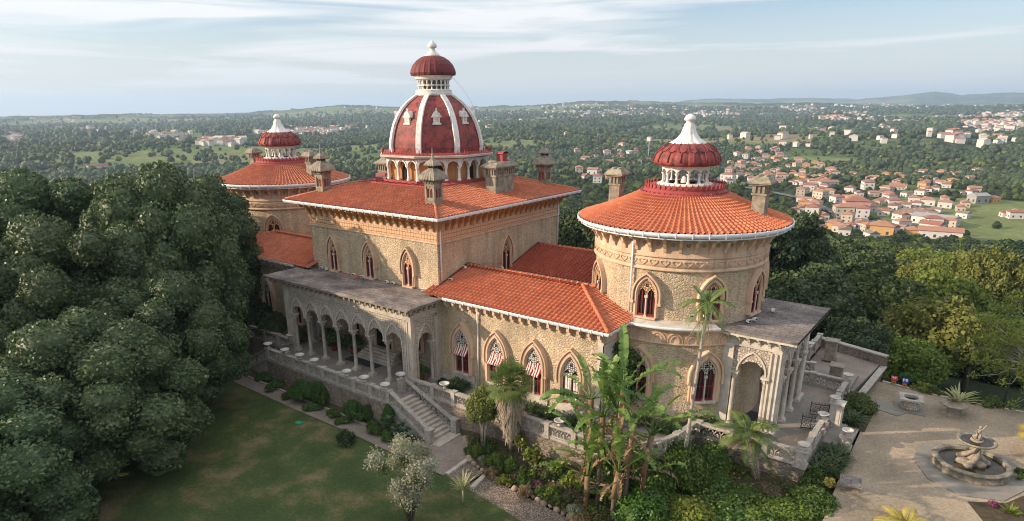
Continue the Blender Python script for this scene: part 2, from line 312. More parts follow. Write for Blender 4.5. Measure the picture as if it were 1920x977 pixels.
# ------------------------------------------------------------------ mesh helpers
class MB:
    def __init__(s, fn=None):
        s.V = []; s.F = []; s.I = []; s.k = 0; s.mi = 0; s.fn = fn; s.S = []; s.smooth = False
    def add(s, v, f, mi=None, smooth=None):
        v = np.asarray(v, float).reshape(-1, 3)
        if s.fn is not None: v = s.fn(v)
        s.V.append(v)
        k = s.k
        for q in f: s.F.append([i + k for i in q])
        s.I += [s.mi if mi is None else mi] * len(f)
        s.S += [s.smooth if smooth is None else smooth] * len(f)
        s.k += len(v); return s
    def box(s, x0, y0, z0, x1, y1, z1, mi=None):
        v = [(x0, y0, z0), (x1, y0, z0), (x1, y1, z0), (x0, y1, z0), (x0, y0, z1), (x1, y0, z1), (x1, y1, z1), (x0, y1, z1)]
        return s.add(v, [(0, 3, 2, 1), (4, 5, 6, 7), (0, 1, 5, 4), (1, 2, 6, 5), (2, 3, 7, 6), (3, 0, 4, 7)], mi, False)
    def cbox(s, cx, cy, z0, z1, wx, wy, rz=0, mi=None, top=1.0):
        c, n = math.cos(rz), math.sin(rz); v = []
        for z, k in ((z0, 1.0), (z1, top)):
            for a, b in ((-1, -1), (1, -1), (1, 1), (-1, 1)):
                x, y = a * wx / 2 * k, b * wy / 2 * k
                v.append((cx + x * c - y * n, cy + x * n + y * c, z))
        return s.add(v, [(0, 3, 2, 1), (4, 5, 6, 7), (0, 1, 5, 4), (1, 2, 6, 5), (2, 3, 7, 6), (3, 0, 4, 7)], mi, False)
    def prism(s, poly, z0, z1, mi=None, cap=True):
        n = len(poly); z0s = z0 if hasattr(z0, '__len__') else [z0] * n; z1s = z1 if hasattr(z1, '__len__') else [z1] * n
        v = [(p[0], p[1], z0s[i]) for i, p in enumerate(poly)] + [(p[0], p[1], z1s[i]) for i, p in enumerate(poly)]
        f = [(i, (i + 1) % n, n + (i + 1) % n, n + i) for i in range(n)]
        if cap: f += [tuple(range(n, 2 * n)), tuple(range(n - 1, -1, -1))]
        return s.add(v, f, mi, False)
    def lathe(s, prof, n=24, cx=0, cy=0, a0=0.0, a1=2 * math.pi, rf=None, mi=None, smooth=True, ph=0.0):
        full = abs(a1 - a0 - 2 * math.pi) < 1e-6; m = n if full else n + 1
        v = []
        for r, z in prof:
            for i in range(m):
                a = a0 + (a1 - a0) * i / n + ph; k = rf(a, r, z) if rf else 1.0
                v.append((cx + r * k * math.cos(a), cy + r * k * math.sin(a), z))
        f = []
        for j in range(len(prof) - 1):
            for i in range(n):
                a, b = j * m + i, j * m + (i + 1) % m
                f.append((a, b, b + m, a + m))
        return s.add(v, f, mi, smooth)
    def disk(s, r, z, n, cx, cy, mi=None, ph=0.0):
        v = [(cx + r * math.cos(2 * math.pi * i / n + ph), cy + r * math.sin(2 * math.pi * i / n + ph), z) for i in range(n)]
        return s.add(v, [tuple(range(n))], mi, False)
    def tube(s, pts, rad, n=6, mi=None, smooth=True, cap=True):
        P = np.asarray(pts, float); m = len(P)
        rr = [rad] * m if not hasattr(rad, '__len__') else list(rad)
        T = np.gradient(P, axis=0); T /= np.linalg.norm(T, axis=1)[:, None] + 1e-9
        ref = np.array([0, 0, 1.0]) if abs(T[0][2]) < .9 else np.array([1.0, 0, 0])
        v = []
        for i in range(m):
            a = np.cross(T[i], ref); a /= np.linalg.norm(a) + 1e-9; b = np.cross(T[i], a)
            for k in range(n):
                t = 2 * math.pi * k / n; v.append(P[i] + rr[i] * (a * math.cos(t) + b * math.sin(t)))
        f = [(j * n + k, j * n + (k + 1) % n, (j + 1) * n + (k + 1) % n, (j + 1) * n + k) for j in range(m - 1) for k in range(n)]
        if cap: f += [tuple(range(n - 1, -1, -1)), tuple(range((m - 1) * n, m * n))]
        return s.add(v, f, mi, smooth)
    def strip(s, rings, closed=False, mi=None, smooth=False):
        """rings: list of equal-length point lists, quads between neighbours"""
        n = len(rings[0]); v = [p for r in rings for p in r]; f = []
        for j in range(len(rings) - 1):
            for i in range(n if closed else n - 1):
                a, b = j * n + i, j * n + (i + 1) % n
                f.append((a, b, b + n, a + n))
        return s.add(v, f, mi, smooth)
    def arrays(s, V, F, mi=None, smooth=False):
        return s.add(V, F.tolist() if hasattr(F, 'tolist') else F, mi, smooth)
    def mesh(s, name, mats, org=(0, 0, 0)):
        V = np.concatenate(s.V) - np.asarray(org, float)
        return raw_mesh(name, V, s.F, mats, s.I, s.S)
    def build(s, name, mats, parent=None, org=None):
        if org is None:
            org = np.array(worldloc(parent)) if parent is not None else (0, 0, 0)
        me = s.mesh(name, mats, org)
        o = bpy.data.objects.new(name, me); COL.objects.link(o)
        if parent is not None: o.parent = parent
        else: o.location = org
        return o

def worldloc(o):
    x = Vector((0, 0, 0))
    while o is not None:
        x = x + o.location; o = o.parent
    return x

def raw_mesh(name, V, F, mats, I=None, S=None):
    me = bpy.data.meshes.new(name)
    V = np.ascontiguousarray(V, dtype=np.float32)
    if isinstance(F, np.ndarray):
        nf, k = F.shape; idx = F.ravel().astype(np.int32); tot = np.full(nf, k, np.int32)
    else:
        nf = len(F); tot = np.array([len(q) for q in F], np.int32); idx = np.fromiter((i for q in F for i in q), np.int32)
    st = np.concatenate(([0], np.cumsum(tot)[:-1])).astype(np.int32)
    me.vertices.add(len(V)); me.vertices.foreach_set('co', V.ravel())
    me.loops.add(len(idx)); me.loops.foreach_set('vertex_index', idx)
    me.polygons.add(nf); me.polygons.foreach_set('loop_start', st)
    if I is not None: me.polygons.foreach_set('material_index', np.array(I, np.int32))
    if S is not None: me.polygons.foreach_set('use_smooth', np.array(S, bool))
    me.update(calc_edges=True); me.validate()
    for m in (mats if isinstance(mats, (list, tuple)) else [mats]): me.materials.append(m)
    return me

def thing(name, label, cat, loc=(0, 0, 0), rz=0.0, group=None, scale=None):
    o = bpy.data.objects.new(name, None); COL.objects.link(o)
    o.empty_display_size = .3
    o.location = loc; o.rotation_euler = (0, 0, rz)
    if scale is not None: o.scale = (scale,) * 3 if not hasattr(scale, '__len__') else scale
    o['label'] = label; o['category'] = cat
    if group: o['group'] = group
    return o

def tag(o, label, cat, group=None):
    o['label'] = label; o['category'] = cat
    if group: o['group'] = group
    return o

def struct(o, kind='structure', label=None):
    o['kind'] = kind
    if label: o['label'] = label
    return o

def obj(name, me, parent=None, loc=(0, 0, 0), rz=0.0, scale=None):
    o = bpy.data.objects.new(name, me); COL.objects.link(o); o.parent = parent; o.location = loc
    o.rotation_euler = (0, 0, rz)
    if scale is not None: o.scale = (scale,) * 3 if not hasattr(scale, '__len__') else scale
    return o

def copy_tree(o, parent=None):
    c = o.copy(); COL.objects.link(c)
    if parent is not None: c.parent = parent
    for ch in o.children: copy_tree(ch, c)
    return c

def dup(root, label, loc, rz=None, scale=None, group=None):
    c = copy_tree(root); c.location = loc
    if rz is not None: c.rotation_euler = (0, 0, rz)
    if scale is not None: c.scale = (scale,) * 3 if not hasattr(scale, '__len__') else scale
    c['label'] = label
    if group: c['group'] = group
    return c

def arch_pts(a, s, h, n=7, z0=0.0):
    """pointed arch outline from bottom left over the apex to bottom right; a half width, s springing height, h rise"""
    rho = (a * a + h * h) / (2 * a); cx = a - rho; th = math.atan2(h, -cx) if rho > a else math.pi / 2
    th = math.acos(max(-1, min(1, -cx / rho)))
    right = [(cx + rho * math.cos(th * i / n), s + rho * math.sin(th * i / n)) for i in range(n + 1)]
    L = [(-x, z) for x, z in right]
    return [(-a, z0)] + L + right[::-1][1:] + [(a, z0)]

def flat(ox, oy, ang):
    """u along the wall, v up, w out of the wall (ang = direction of the outward normal)"""
    nx, ny = math.cos(ang), math.sin(ang); tx, ty = -ny, nx
    def fn(P):
        return np.stack([ox + P[:, 0] * tx + P[:, 2] * nx, oy + P[:, 0] * ty + P[:, 2] * ny, P[:, 1]], 1)
    return fn

def curved(cx, cy, rad, ang):
    def fn(P):
        a = ang + P[:, 0] / rad; r = rad + P[:, 2]
        return np.stack([cx + r * np.cos(a), cy + r * np.sin(a), P[:, 1]], 1)
    return fn
# ------------------------------------------------------------------ palace
import bmesh
PAL = thing('palace', 'long stone palace with three domed orange roofs and pointed arch windows', 'palace', (9, 9.95, 0))
CX, CY = 9.0, 9.95
TX = 22.81
T1, T0 = CX + TX, CX - TX

def clip(V, F, planes):
    bm = bmesh.new(); vs = [bm.verts.new(p) for p in V]
    for q in F: bm.faces.new([vs[i] for i in q])
    for co, no in planes:
        bmesh.ops.bisect_plane(bm, geom=bm.verts[:] + bm.edges[:] + bm.faces[:], plane_co=co, plane_no=no, clear_outer=True)
    bm.verts.index_update()
    out = [tuple(v.co) for v in bm.verts], [[v.index for v in f.verts] for f in bm.faces]
    bm.free(); return out

_prof = [(0, 0), (.10, .055), (.25, .085), (.40, .055), (.50, 0), (.99, 0)]
def tile_plane(mb, p0, du, dv, U, Vl, planes=(), pitch=.34, course=.40, mi=None, hk=1.35):
    p0 = np.array(p0, float); du = np.array(du, float); dv = np.array(dv, float)
    du /= np.linalg.norm(du); dv /= np.linalg.norm(dv); nn = np.cross(du, dv); nn *= np.sign(nn[2])
    nc = int(round(U / pitch)); pc = U / nc; us = []; hs = []
    for c in range(nc):
        for a, h in _prof: us.append((c + a) * pc); hs.append(h * hk)
    us.append(U); hs.append(0)
    nv = int(math.ceil(Vl / course)); rows = []
    rr = random.Random(int(abs(p0[0] * 7 + p0[1] * 3)) + 1)
    for j in range(nv):
        v0, v1 = j * course - (.05 if j == 0 else 0), (j + 1) * course
        jit = rr.uniform(-.006, .006)
        for v, k in ((v0, .045), (v1, .0)):
            rows.append([p0 + du * u + dv * v + nn * (h + k + jit + .01) for u, h in zip(us, hs)])
    n = len(us); V = [p for r in rows for p in r]; F = []
    for j in range(len(rows) - 1):
        for i in range(n - 1):
            a = j * n + i; F.append((a, a + 1, a + n + 1, a + n))
    if planes: V, F = clip(V, F, planes)
    mb.add(V, F, mi, False)

def cone_tiles(mb, cx, cy, r0, z0, r1, z1, N=118, rows=13):
    us = []; hs = []
    for c in range(N):
        for a, h in ((0, 0), (.12, .05), (.27, .085), (.42, .05), (.54, 0)): us.append((c + a) / N * 2 * math.pi); hs.append(h)
    V = []; m = len(us)
    for j in range(rows):
        for t, k in ((j / rows, .05), ((j + 1) / rows, 0)):
            r = r0 + (r1 - r0) * t; z = z0 + (z1 - z0) * t - .10 * math.sin(math.pi * t)
            sc = .45 + .55 * r / r0
            for u, h in zip(us, hs): V.append((cx + r * math.cos(u), cy + r * math.sin(u), z + 1.35 * h * sc + k))
    F = [(j * m + i, j * m + (i + 1) % m, (j + 1) * m + (i + 1) % m, (j + 1) * m + i) for j in range(2 * rows - 1) for i in range(m)]
    mb.add(V, F, None, False)

def bracket(mb, fn, u, ztop, zbot, out, wd=.17):
    """scrolled corbel: side outline extruded"""
    H = ztop - zbot
    side = [(0, 0), (0.10, .02), (.16, .22), (.34, .40), (.42, .62), (.80, .72), (1.0, .86), (1.0, 1.0), (0, 1.0)]
    pts = [(w * out, zbot + v * H) for w, v in side]
    n = len(pts); V = [(u - wd / 2, z, w) for w, z in pts] + [(u + wd / 2, z, w) for w, z in pts]
    F = [tuple(range(n)), tuple(range(2 * n - 1, n - 1, -1))] + [(i, (i + 1) % n, n + (i + 1) % n, n + i) for i in range(n)]
    old = mb.fn; mb.fn = fn; mb.add(V, F, None, False); mb.fn = old

def vtop(u, a, s, h):
    rho = (a * a + h * h) / (2 * a); cx = a - rho; x = min(abs(u), a * .9999)
    return s + math.sqrt(max(0, rho * rho - (x - cx) ** 2))

def gothic_window(fn, a, sill, spring, rise, style='upper', label=None, awn=False, hood=True, parent=None, pane='glass'):
    mb = MB(fn)
    prof = [(0, .02), (0, .16), (.05, .18), (.07, .26), (.14, .26), (.16, .20), (.23, .20), (.26, .0)] if style == 'upper' else \
           [(0, .02), (0, .20), (.09, .22), (.12, .33), (.24, .33), (.27, .25), (.37, .25), (.40, .0)]
    rings = []
    for off, w in prof:
        rings.append([(x, z, w) for x, z in arch_pts(a + off, spring, rise + off * 1.35, 8, sill - .02)])
    mb.strip(rings)
    if hood:       # label mould over the head, stopping a little under the springing
        k = prof[-1][0] - .03; rr = []
        for off, w in ((k, .28), (k + .02, .36), (k + .11, .36), (k + .13, .0)):
            rr.append([(x, z, w) for x, z in arch_pts(a + off, spring, rise + off * 1.38, 8, spring - .45)])
        mb.strip(rr)
        for sx in (-1, 1):
            u = sx * (a + k + .06); mb.box(u - .09, spring - .58, .0, u + .09, spring - .42, .38)
    w = mb.build('window', [MAT['peach']], parent or PAL)
    if label: w['label'] = label
    # pane
    pb = MB(fn); out = arch_pts(a, spring, rise, 8, sill); pb.add([(x, z, .035) for x, z in out], [tuple(range(len(out)))])
    pb.build('pane', [MAT[pane]], w)
    # red wooden frames of the two lights
    fb = MB(fn); head = spring + .25
    for sx in (-1, 1):
        c = sx * a * .5; hw = a * .40
        for q in (-1, 1): fb.box(c + q * hw - .045, sill + .04, .04, c + q * hw + .045, head, .09)
        fb.box(c - hw, sill + .02, .04, c + hw, sill + .16, .095)
        if style != 'upper': fb.box(c - hw, sill + 1.0, .04, c + hw, sill + 1.07, .09)
        fb.box(c - .025, sill + .16, .04, c + .025, head, .075)
    fb.build('frame', [MAT['redwood']], w)
    # central mullion with base and cap
    cb = MB(fn)
    cb.strip([[(.06 * math.cos(t), z, .14 + .06 * math.sin(t)) for t in [2 * math.pi * i / 8 for i in range(9)]] for z in (sill, spring - .02)], smooth=True)
    cb.box(-.09, sill, .04, .09, sill + .10, .22); cb.box(-.10, spring - .16, .04, .10, spring, .23)
    cb.build('mullion', [MAT['stone_lt']], w)
    # pierced head
    tb = MB(fn); N = 40; top = []; bot = []
    base = spring - .10
    for i in range(N + 1):
        u = -a + 2 * a * i / N; c = a * .5 * (1 if u >= 0 else -1); hw = a * .40; d = abs(u - c) / hw
        if d < 1:
            b = base + (a * .95) * math.sqrt(1 - d ** 1.7) - .06 * abs(math.sin(d * math.pi * 1.5))
        else: b = base
        t = vtop(u, a, spring, rise); top.append((u, t, .13)); bot.append((u, min(b, t - .01), .13))
    tb.strip([bot, top]); tb.strip([[(x, z, .04) for x, z, _ in bot], bot])
    tb.build('tracery', [MAT['filigree_peach' if style == 'upper' else 'filigree']], w)
    qb = MB(fn); qr = a * .15
    qz = spring + rise * .60
    for k in range(4):
        t = k * math.pi / 2 + math.pi / 4
        qx, qy = qr * .8 * math.cos(t), qr * .8 * math.sin(t)
        qb.add([(qx + qr * .62 * math.cos(j * math.pi / 4), qz + qy + qr * .62 * math.sin(j * math.pi / 4), .136) for j in range(8)], [tuple(range(8))])
    qb.build('quatrefoil', [MAT['black']], w)
    sb = MB(fn); sb.box(-a - .10, sill - .12, .0, a + .10, sill, .36); sb.build('sill', [MAT['stone_lt' if style != 'upper' else 'peach']], w)
    if awn:
        ab = MB(fn); ns = 7
        z0, z1 = spring + .36, spring - .50
        for sx in (-1, 1):
            c = sx * a * .5; hw = a * .54
            for i in range(ns):
                ua, ub = c - hw + 2 * hw * i / ns, c - hw + 2 * hw * (i + 1) / ns
                rows = []
                for j in range(9):
                    t = j / 8.0; ta = abs((ua - c) / hw); tb_ = abs((ub - c) / hw)
                    zz = lambda ta: z0 - .55 * ta * ta + (z1 - (z0 - .55 * ta * ta)) * t
                    w_ = .12 + .34 * t ** 1.3 - .05 * math.sin(t * math.pi)
                    shift = -.06 * t
                    rows.append([(ua + shift, zz(ta), w_ ), (ub + shift, zz(tb_), w_)])
                rows.append([(ua - .06, z1 - .10, .44), ((ua + ub) / 2 - .06, z1 - .17, .44)][0:1] + [(ub - .06, z1 - .10, .44)])
                ab.strip(rows, mi=1 - i % 2)
        ab.build('awning', [MAT['awn_w'], MAT['awn_r']], w)
    return w

def gutter_path(mb, pts, closed, h=.20, wd=.18):
    """box gutter with a rolled lip following a polyline (outer top edge)"""
    P = [np.array(p, float) for p in pts]; n = len(P)
    prof = [(-wd, .0), (0, .03), (.015, 0), (.0, -h * .5), (-.05, -h), (-wd - .05, -h)]
    rings = [[] for _ in prof]
    for i in range(n):
        a = P[(i - 1) % n] if (closed or i > 0) else None; b = P[(i + 1) % n] if (closed or i < n - 1) else None
        d1 = (P[i] - a) if a is not None else (b - P[i]); d2 = (b - P[i]) if b is not None else d1
        d1 = d1[:2] / np.linalg.norm(d1[:2]); d2 = d2[:2] / np.linalg.norm(d2[:2])
        n1 = np.array([d1[1], -d1[0]]); n2 = np.array([d2[1], -d2[0]]); m = n1 + n2; m /= max(.2, (m @ n1))
        for k, (o, z) in enumerate(prof): rings[k].append((P[i][0] + m[0] * o, P[i][1] + m[1] * o, P[i][2] + z))
    mb.strip(rings, closed=closed, smooth=False)

def clips(mb, pts, step=.8, closed=False):
    P = [np.array(p, float) for p in pts]
    if closed: P.append(P[0])
    for a, b in zip(P[:-1], P[1:]):
        L = np.linalg.norm(b - a); k = max(1, int(L / step)); d = (b - a) / L; ang = math.atan2(d[1], d[0])
        for i in range(k):
            p = a + d * (i + .5) * L / k
            mb.cbox(p[0], p[1], p[2] - .21, p[2] + .015, .05, .06, ang)

# ---- walls
EX0, EX1, EY0, EY1, EZ = 0.0, 18.0, 0.0, 19.9, 12.638
WX0, WX1, WY0, WY1 = 1.5, 16.5, 1.5, 18.4
w = MB(); w.box(WX0, WY0, -2.5, WX1, WY1, 10.47)
ow = w.build('wall', [MAT['rubble']], PAL); ow['label'] = 'rubble wall of the tall central block'
f = MB(); f.box(WX0 - .03, WY0 - .03, 10.48, WX1 + .03, WY1 + .03, 12.45)
ofr = f.build('frieze', [MAT['peach']], PAL); ofr['label'] = 'plaster frieze round the central block'
b = MB(); b.box(WX0 - .07, WY0 - .07, 10.62, WX1 + .07, WY1 + .07, 11.22); b.build('relief_band', [MAT['peach_relief']], ofr)
b = MB(); b.box(WX0 - .12, WY0 - .12, 10.44, WX1 + .12, WY1 + .12, 10.58); b.box(WX0 - .11, WY0 - .11, 11.24, WX1 + .11, WY1 + .11, 11.32); b.build('moulding', [MAT['peach']], ofr)
def brackets(items, ztop, zbot, out, wd, mat, parent):
    m0 = MB(); bracket(m0, flat(0, 0, 0), 0, ztop, zbot, out, wd); me = m0.mesh('bracket', [MAT[mat]])
    pl = worldloc(parent)
    for x, y, a in items: obj('bracket', me, parent, (x - pl[0], y - pl[1], -pl[2]), a)
it = [(1.75 + k * (14.5 / 19), WY0 - .03, R(-90)) for k in range(20)] + [(WX1 + .03, 1.75 + k * (16.4 / 22), 0) for k in range(23)]
it += [(1.75 + k * (14.5 / 19), WY1 + .03, R(90)) for k in range(20)] + [(WX0 - .03, 1.75 + k * (16.4 / 22), R(180)) for k in range(23)]
brackets(it, 12.42, 11.35, 1.22, .17, 'peach_dk', ofr)
b = MB(); b.box(.15, .15, 12.43, 17.85, 19.75, 12.52); b.build('soffit', [MAT['peach']], ofr)

def roofpart(mb, name, mat, label=None, parent=None):
    o = mb.build(name, [MAT[mat]] if isinstance(mat, str) else mat, parent or PAL)
    if label: o['label'] = label
    return o
K = 4.7; SL = .29; DZ = EZ + SL * K
rb = MB(); e = .10
sl = math.hypot(1, SL)
x0, x1, y0, y1 = EX0 + e, EX1 - e, EY0 + e, EY1 - e
tile_plane(rb, (x0, y0, EZ), (1, 0, 0), (0, 1, SL), x1 - x0, (K - e) * sl, [((x0, y0, 0), (-1, 1, 0)), ((x1, y0, 0), (1, 1, 0)), ((0, y0 + K - e, 0), (0, 1, 0))])
tile_plane(rb, (x1, y0, EZ), (0, 1, 0), (-1, 0, SL), y1 - y0, (K - e) * sl, [((x1, y0, 0), (-1, -1, 0)), ((x1, y1, 0), (-1, 1, 0)), ((x1 - K + e, 0, 0), (-1, 0, 0))])
tile_plane(rb, (x1, y1, EZ), (-1, 0, 0), (0, -1, SL), x1 - x0, (K - e) * sl, [((x0, y1, 0), (-1, -1, 0)), ((x1, y1, 0), (1, -1, 0)), ((0, y1 - K + e, 0), (0, -1, 0))])
tile_plane(rb, (x0, y1, EZ), (0, -1, 0), (1, 0, SL), y1 - y0, (K - e) * sl, [((x0, y0, 0), (1, -1, 0)), ((x0, y1, 0), (1, 1, 0)), ((x0 + K - e, 0, 0), (1, 0, 0))])
roof = roofpart(rb, 'roof', 'tile_old', 'hipped tile roof of the central block')
for (xa, ya, xb, yb) in ((x0, y0, K, K), (x1, y0, 18 - K, K), (x1, y1, 18 - K, 19.9 - K), (x0, y1, K, 19.9 - K)):
    hb = MB(); hb.tube([(xa, ya, EZ + .08), (xb, yb, DZ + .08)], .11, 6); hb.build('hip_tiles', [MAT['tile_old']], roof)
gb = MB(); gp = [(EX0, EY0, EZ), (EX1, EY0, EZ), (EX1, EY1, EZ), (EX0, EY1, EZ)]
gutter_path(gb, gp, True); clips(gb, gp, .8, True); gb.build('gutter', [MAT['gutter']], roof)
db = MB(); db.box(K - .1, K - .1, DZ - .06, 18 - K + .1, 19.9 - K + .1, DZ + .12)
for k in range(14):
    yy = K + .5 + k * .75
    db.box(K, yy, DZ + .12, K + 1.0, yy + .06, DZ + .18); db.box(18 - K - 1.0, yy, DZ + .12, 18 - K, yy + .06, DZ + .18)
for k in range(11):
    xx = K + .5 + k * .75
    db.box(xx, K, DZ + .12, xx + .06, K + 1.0, DZ + .18)
db.build('deck', [MAT['red']], roof)
for (sx, sy) in ((6.5, 5.9), (3.9, 8.3)):
    sb = MB(); sb.cbox(sx, sy, DZ + .1, DZ + .42, 1.3, .8, 0, 1, .95); sb.cbox(sx, sy, DZ + .42, DZ + .45, 1.1, .62, 0, 0)
    sb.build('skylight', [MAT['slab_new'], MAT['red']], roof)
# solid core under the deck so nothing shows through
cb_ = MB(); cb_.box(1.6, 1.6, 10.5, 16.4, 18.3, 12.5); cb_.box(K, K, 12.5, 18 - K, 19.9 - K, DZ - .05); cb_.build('attic', [MAT['peach_dk']], roof)

# ---- central dome on its octagon
OC = math.cos(math.pi / 8)
dome = None
ph = math.pi / 8
mb = MB(); mb.lathe([(4.2, DZ + .1), (4.2, 16.0)], 8, CX, CY, smooth=False, ph=ph)
drum = mb.build('drum', [MAT['peach_dk']], PAL); drum['label'] = 'ochre octagonal drum under the central dome'
mb = MB(); mb.lathe([(4.85, DZ + .05), (4.85, DZ + .30), (4.3, DZ + .30)], 8, CX, CY, smooth=False, ph=ph); mb.build('plinth', [MAT['red']], drum)
for k in range(8):
    if True:
        mb = MB(); ang = k * math.pi / 4; fn = flat(CX + 4.2 * OC * math.cos(ang), CY + 4.2 * OC * math.sin(ang), ang)
        mb.fn = fn; pts = arch_pts(.36, 15.1, .55, 5, DZ + .3)
        mb.add([(x, z, .02) for x, z in pts], [tuple(range(len(pts)))]); mb.fn = None; mb.build('doorway', [MAT['black']], drum)
# arcade wall of the octagon
ap = 4.62 * OC; side = 2 * 4.62 * math.sin(math.pi / 8)
arc = MB(); PZ = 15.42; TZ = 16.05
for k in range(8):
    ang = k * math.pi / 4; fn = flat(CX + ap * math.cos(ang), CY + ap * math.sin(ang), ang)
    N = 48; f0 = []; f1 = []; bay = side / 3
    for i in range(N + 1):
        u = -side / 2 + side * i / N; c = (math.floor((u + side / 2) / bay * .99999) + .5) * bay - side / 2
        d = min(1, abs(u - c) / (bay * .42)); z = PZ + (.46 * math.sqrt(1 - d * d) - .05 * abs(math.sin(d * math.pi * 1.5)) if d < 1 else 0)
        f0.append((u, max(z, PZ), 0)); f1.append((u, TZ, 0))
    arc.fn = fn; arc.strip([f0, f1]); arc.strip([[(u, z, -.28) for u, z, _ in f0], [(u, z, -.28) for u, z, _ in f1]][::-1]); arc.strip([[(u, z, -.28) for u, z, _ in f0], f0])
    for q in range(3):
        c = (q + .5) * bay - side / 2; pts0 = arch_pts(bay * .40, PZ, .52, 5, PZ - .02); pts1 = arch_pts(bay * .48, PZ, .60, 5, PZ - .02)
        arc.strip([[(c + x, z, .01) for x, z in pts0], [(c + x, z, .07) for x, z in pts0], [(c + x, z, .07) for x, z in pts1], [(c + x, z, .0) for x, z in pts1]])
    arc.fn = None
    for q in range(3):
        u = q * bay - side / 2; p = fn(np.array([[u, 0, -.14]]))[0]
        col = MB(); col.lathe([(.17, DZ + .3), (.17, DZ + .42), (.11, DZ + .48), (.095, PZ - .22), (.10, PZ - .2), (.19, PZ - .02), (.19, PZ)], 8, p[0], p[1]); col.build('column', [MAT['white']], drum)
arc.build('arcade', [MAT['white']], drum)
mb = MB(); mb.lathe([(4.5, 16.04), (4.85, 16.1), (5.0, 16.16), (5.2, 16.18), (5.2, 16.32), (5.05, 16.36)], 8, CX, CY, smooth=False, ph=ph); mb.build('cornice', [MAT['stone']], drum)
mb = MB(); mb.lathe([(5.1, 16.34), (5.02, 16.42), (4.3, 16.52), (3.6, 16.55)], 8, CX, CY, smooth=False, ph=ph)
for i in range(96):                      # small iron cresting round the edge
    a = i / 96 * 2 * math.pi; k = OC / math.cos(((a - 0) % (math.pi / 4)) - math.pi / 8) if False else 1
    aa = (a % (math.pi / 4)) - math.pi / 8
    r = 4.98 * OC / math.cos(((a + math.pi / 8) % (math.pi / 4)) - math.pi / 8)
    x, y = CX + r * math.cos(a), CY + r * math.sin(a)
    mb.cbox(x, y, 16.40, 16.58 + (.20 if i % 2 else .08), .05, .05, a)
mb.build('cresting', [MAT['red']], drum)
octf = lambda a, r, z: (lambda q: .45 + .55 * q)(OC / math.cos(((a) % (math.pi / 4)) - math.pi / 8)) / (.45 + .55) if True else 1
def oct_r(a, r=0, z=0):
    q = OC / math.cos(((a + math.pi / 8) % (math.pi / 4)) - math.pi / 8)
    return .12 + .88 * q
DPROF = [(4.10, 16.45), (4.16, 16.9), (4.10, 17.45), (3.95, 18.1), (3.74, 18.72), (3.42, 19.35), (2.98, 19.98), (2.42, 20.5), (1.75, 20.95), (1.35, 21.10)]
mb = MB(); mb.lathe([(r - .08, z) for r, z in DPROF], 64, CX, CY, rf=oct_r, smooth=False, ph=ph)
dome = mb.build('dome', [MAT['red_dome']], PAL); dome['label'] = 'large mottled red dome with white ribs over the central block'
for k in range(8):
    a = ph + k * math.pi / 4; mb = MB(); ca, sa = math.cos(a), math.sin(a); rings = []
    for r, z in DPROF:
        wd = .17 + .05 * (r / 4.1)
        rings.append([(CX + (r - .1) * ca + sa * wd, CY + (r - .1) * sa - ca * wd, z), (CX + (r + .10) * ca + sa * wd, CY + (r + .10) * sa - ca * wd, z + .05),
                      (CX + (r + .10) * ca - sa * wd, CY + (r + .10) * sa + ca * wd, z + .05), (CX + (r - .1) * ca - sa * wd, CY + (r - .1) * sa + ca * wd, z)])
    mb.strip(rings); mb.build('rib', [MAT['white']], dome)
    # little white dormer on each facet
    a2 = k * math.pi / 4; rr = 3.28 * OC + .12; fn = flat(CX + rr * math.cos(a2), CY + rr * math.sin(a2), a2); mb = MB(fn)
    mb.box(-.36, 18.72, -.4, .36, 18.86, .34); mb.box(-.27, 18.86, -.6, .27, 19.42, .26); mb.box(-.40, 19.28, -.2, .40, 19.40, .32)
    pts = arch_pts(.34, 19.36, .42, 4, 19.36); mb.add([(x, z, .28) for x, z in pts] + [(x, z, -.6) for x, z in pts], [tuple(range(len(pts)))] + [(i, i + 1, len(pts) + i + 1, len(pts) + i) for i in range(len(pts) - 1)])
    mb.box(-.05, 19.72, .05, .05, 20.0, .18)
    for q in range(3): mb.box(-.16, 18.96 + q * .13, .26, .16, 19.02 + q * .13, .275, 1)
    mb.build('dormer', [MAT['white'], MAT['stone']], dome)
mb = MB(); mb.lathe([(1.30, 20.9), (1.58, 21.0), (1.62, 21.16), (1.52, 21.2), (1.55, 21.42), (1.40, 21.46), (1.32, 21.5)], 32, CX, CY, smooth=False)
mb.lathe([(1.32, 22.18), (1.40, 22.24), (1.55, 22.30), (1.60, 22.48), (1.70, 22.56), (1.4, 22.62)], 32, CX, CY, smooth=False)
for k in range(20):
    a = k / 20 * 2 * math.pi; x, y = CX + 1.27 * math.cos(a), CY + 1.27 * math.sin(a)
    mb.lathe([(.085, 21.48), (.06, 21.6), (.06, 22.0), (.10, 22.12), (.12, 22.2)], 6, x, y); mb.cbox(x, y, 21.76, 21.86, .20, .36, a)
mb.lathe([(.95, 21.45), (.95, 22.3)], 20, CX, CY, mi=1)
lan = mb.build('lantern', [MAT['white'], MAT['turret']], dome)
def lobes(n, amp):
    return lambda a, r, z: 1 - amp * abs(math.sin(a * n / 2)) ** 3
mb = MB(); mb.lathe([(1.45, 22.58), (1.86, 22.60), (1.90, 22.78), (1.84, 23.05), (1.66, 23.42), (1.35, 23.76), (.95, 24.02), (.58, 24.14)], 96, CX, CY, rf=lambda a, r, z: 1 + .022 * (1 if math.sin(a * 24) > .55 else 0), smooth=False)
mb.build('cap', [MAT['red_cap']], dome)
mb = MB(); mb.lathe([(.66, 24.10), (.64, 24.18), (.42, 24.34), (.26, 24.55), (.20, 24.72), (.36, 24.76), (.38, 24.86), (.36, 25.0), (.22, 25.18), (.06, 25.30), (0, 25.33)], 24, CX, CY)
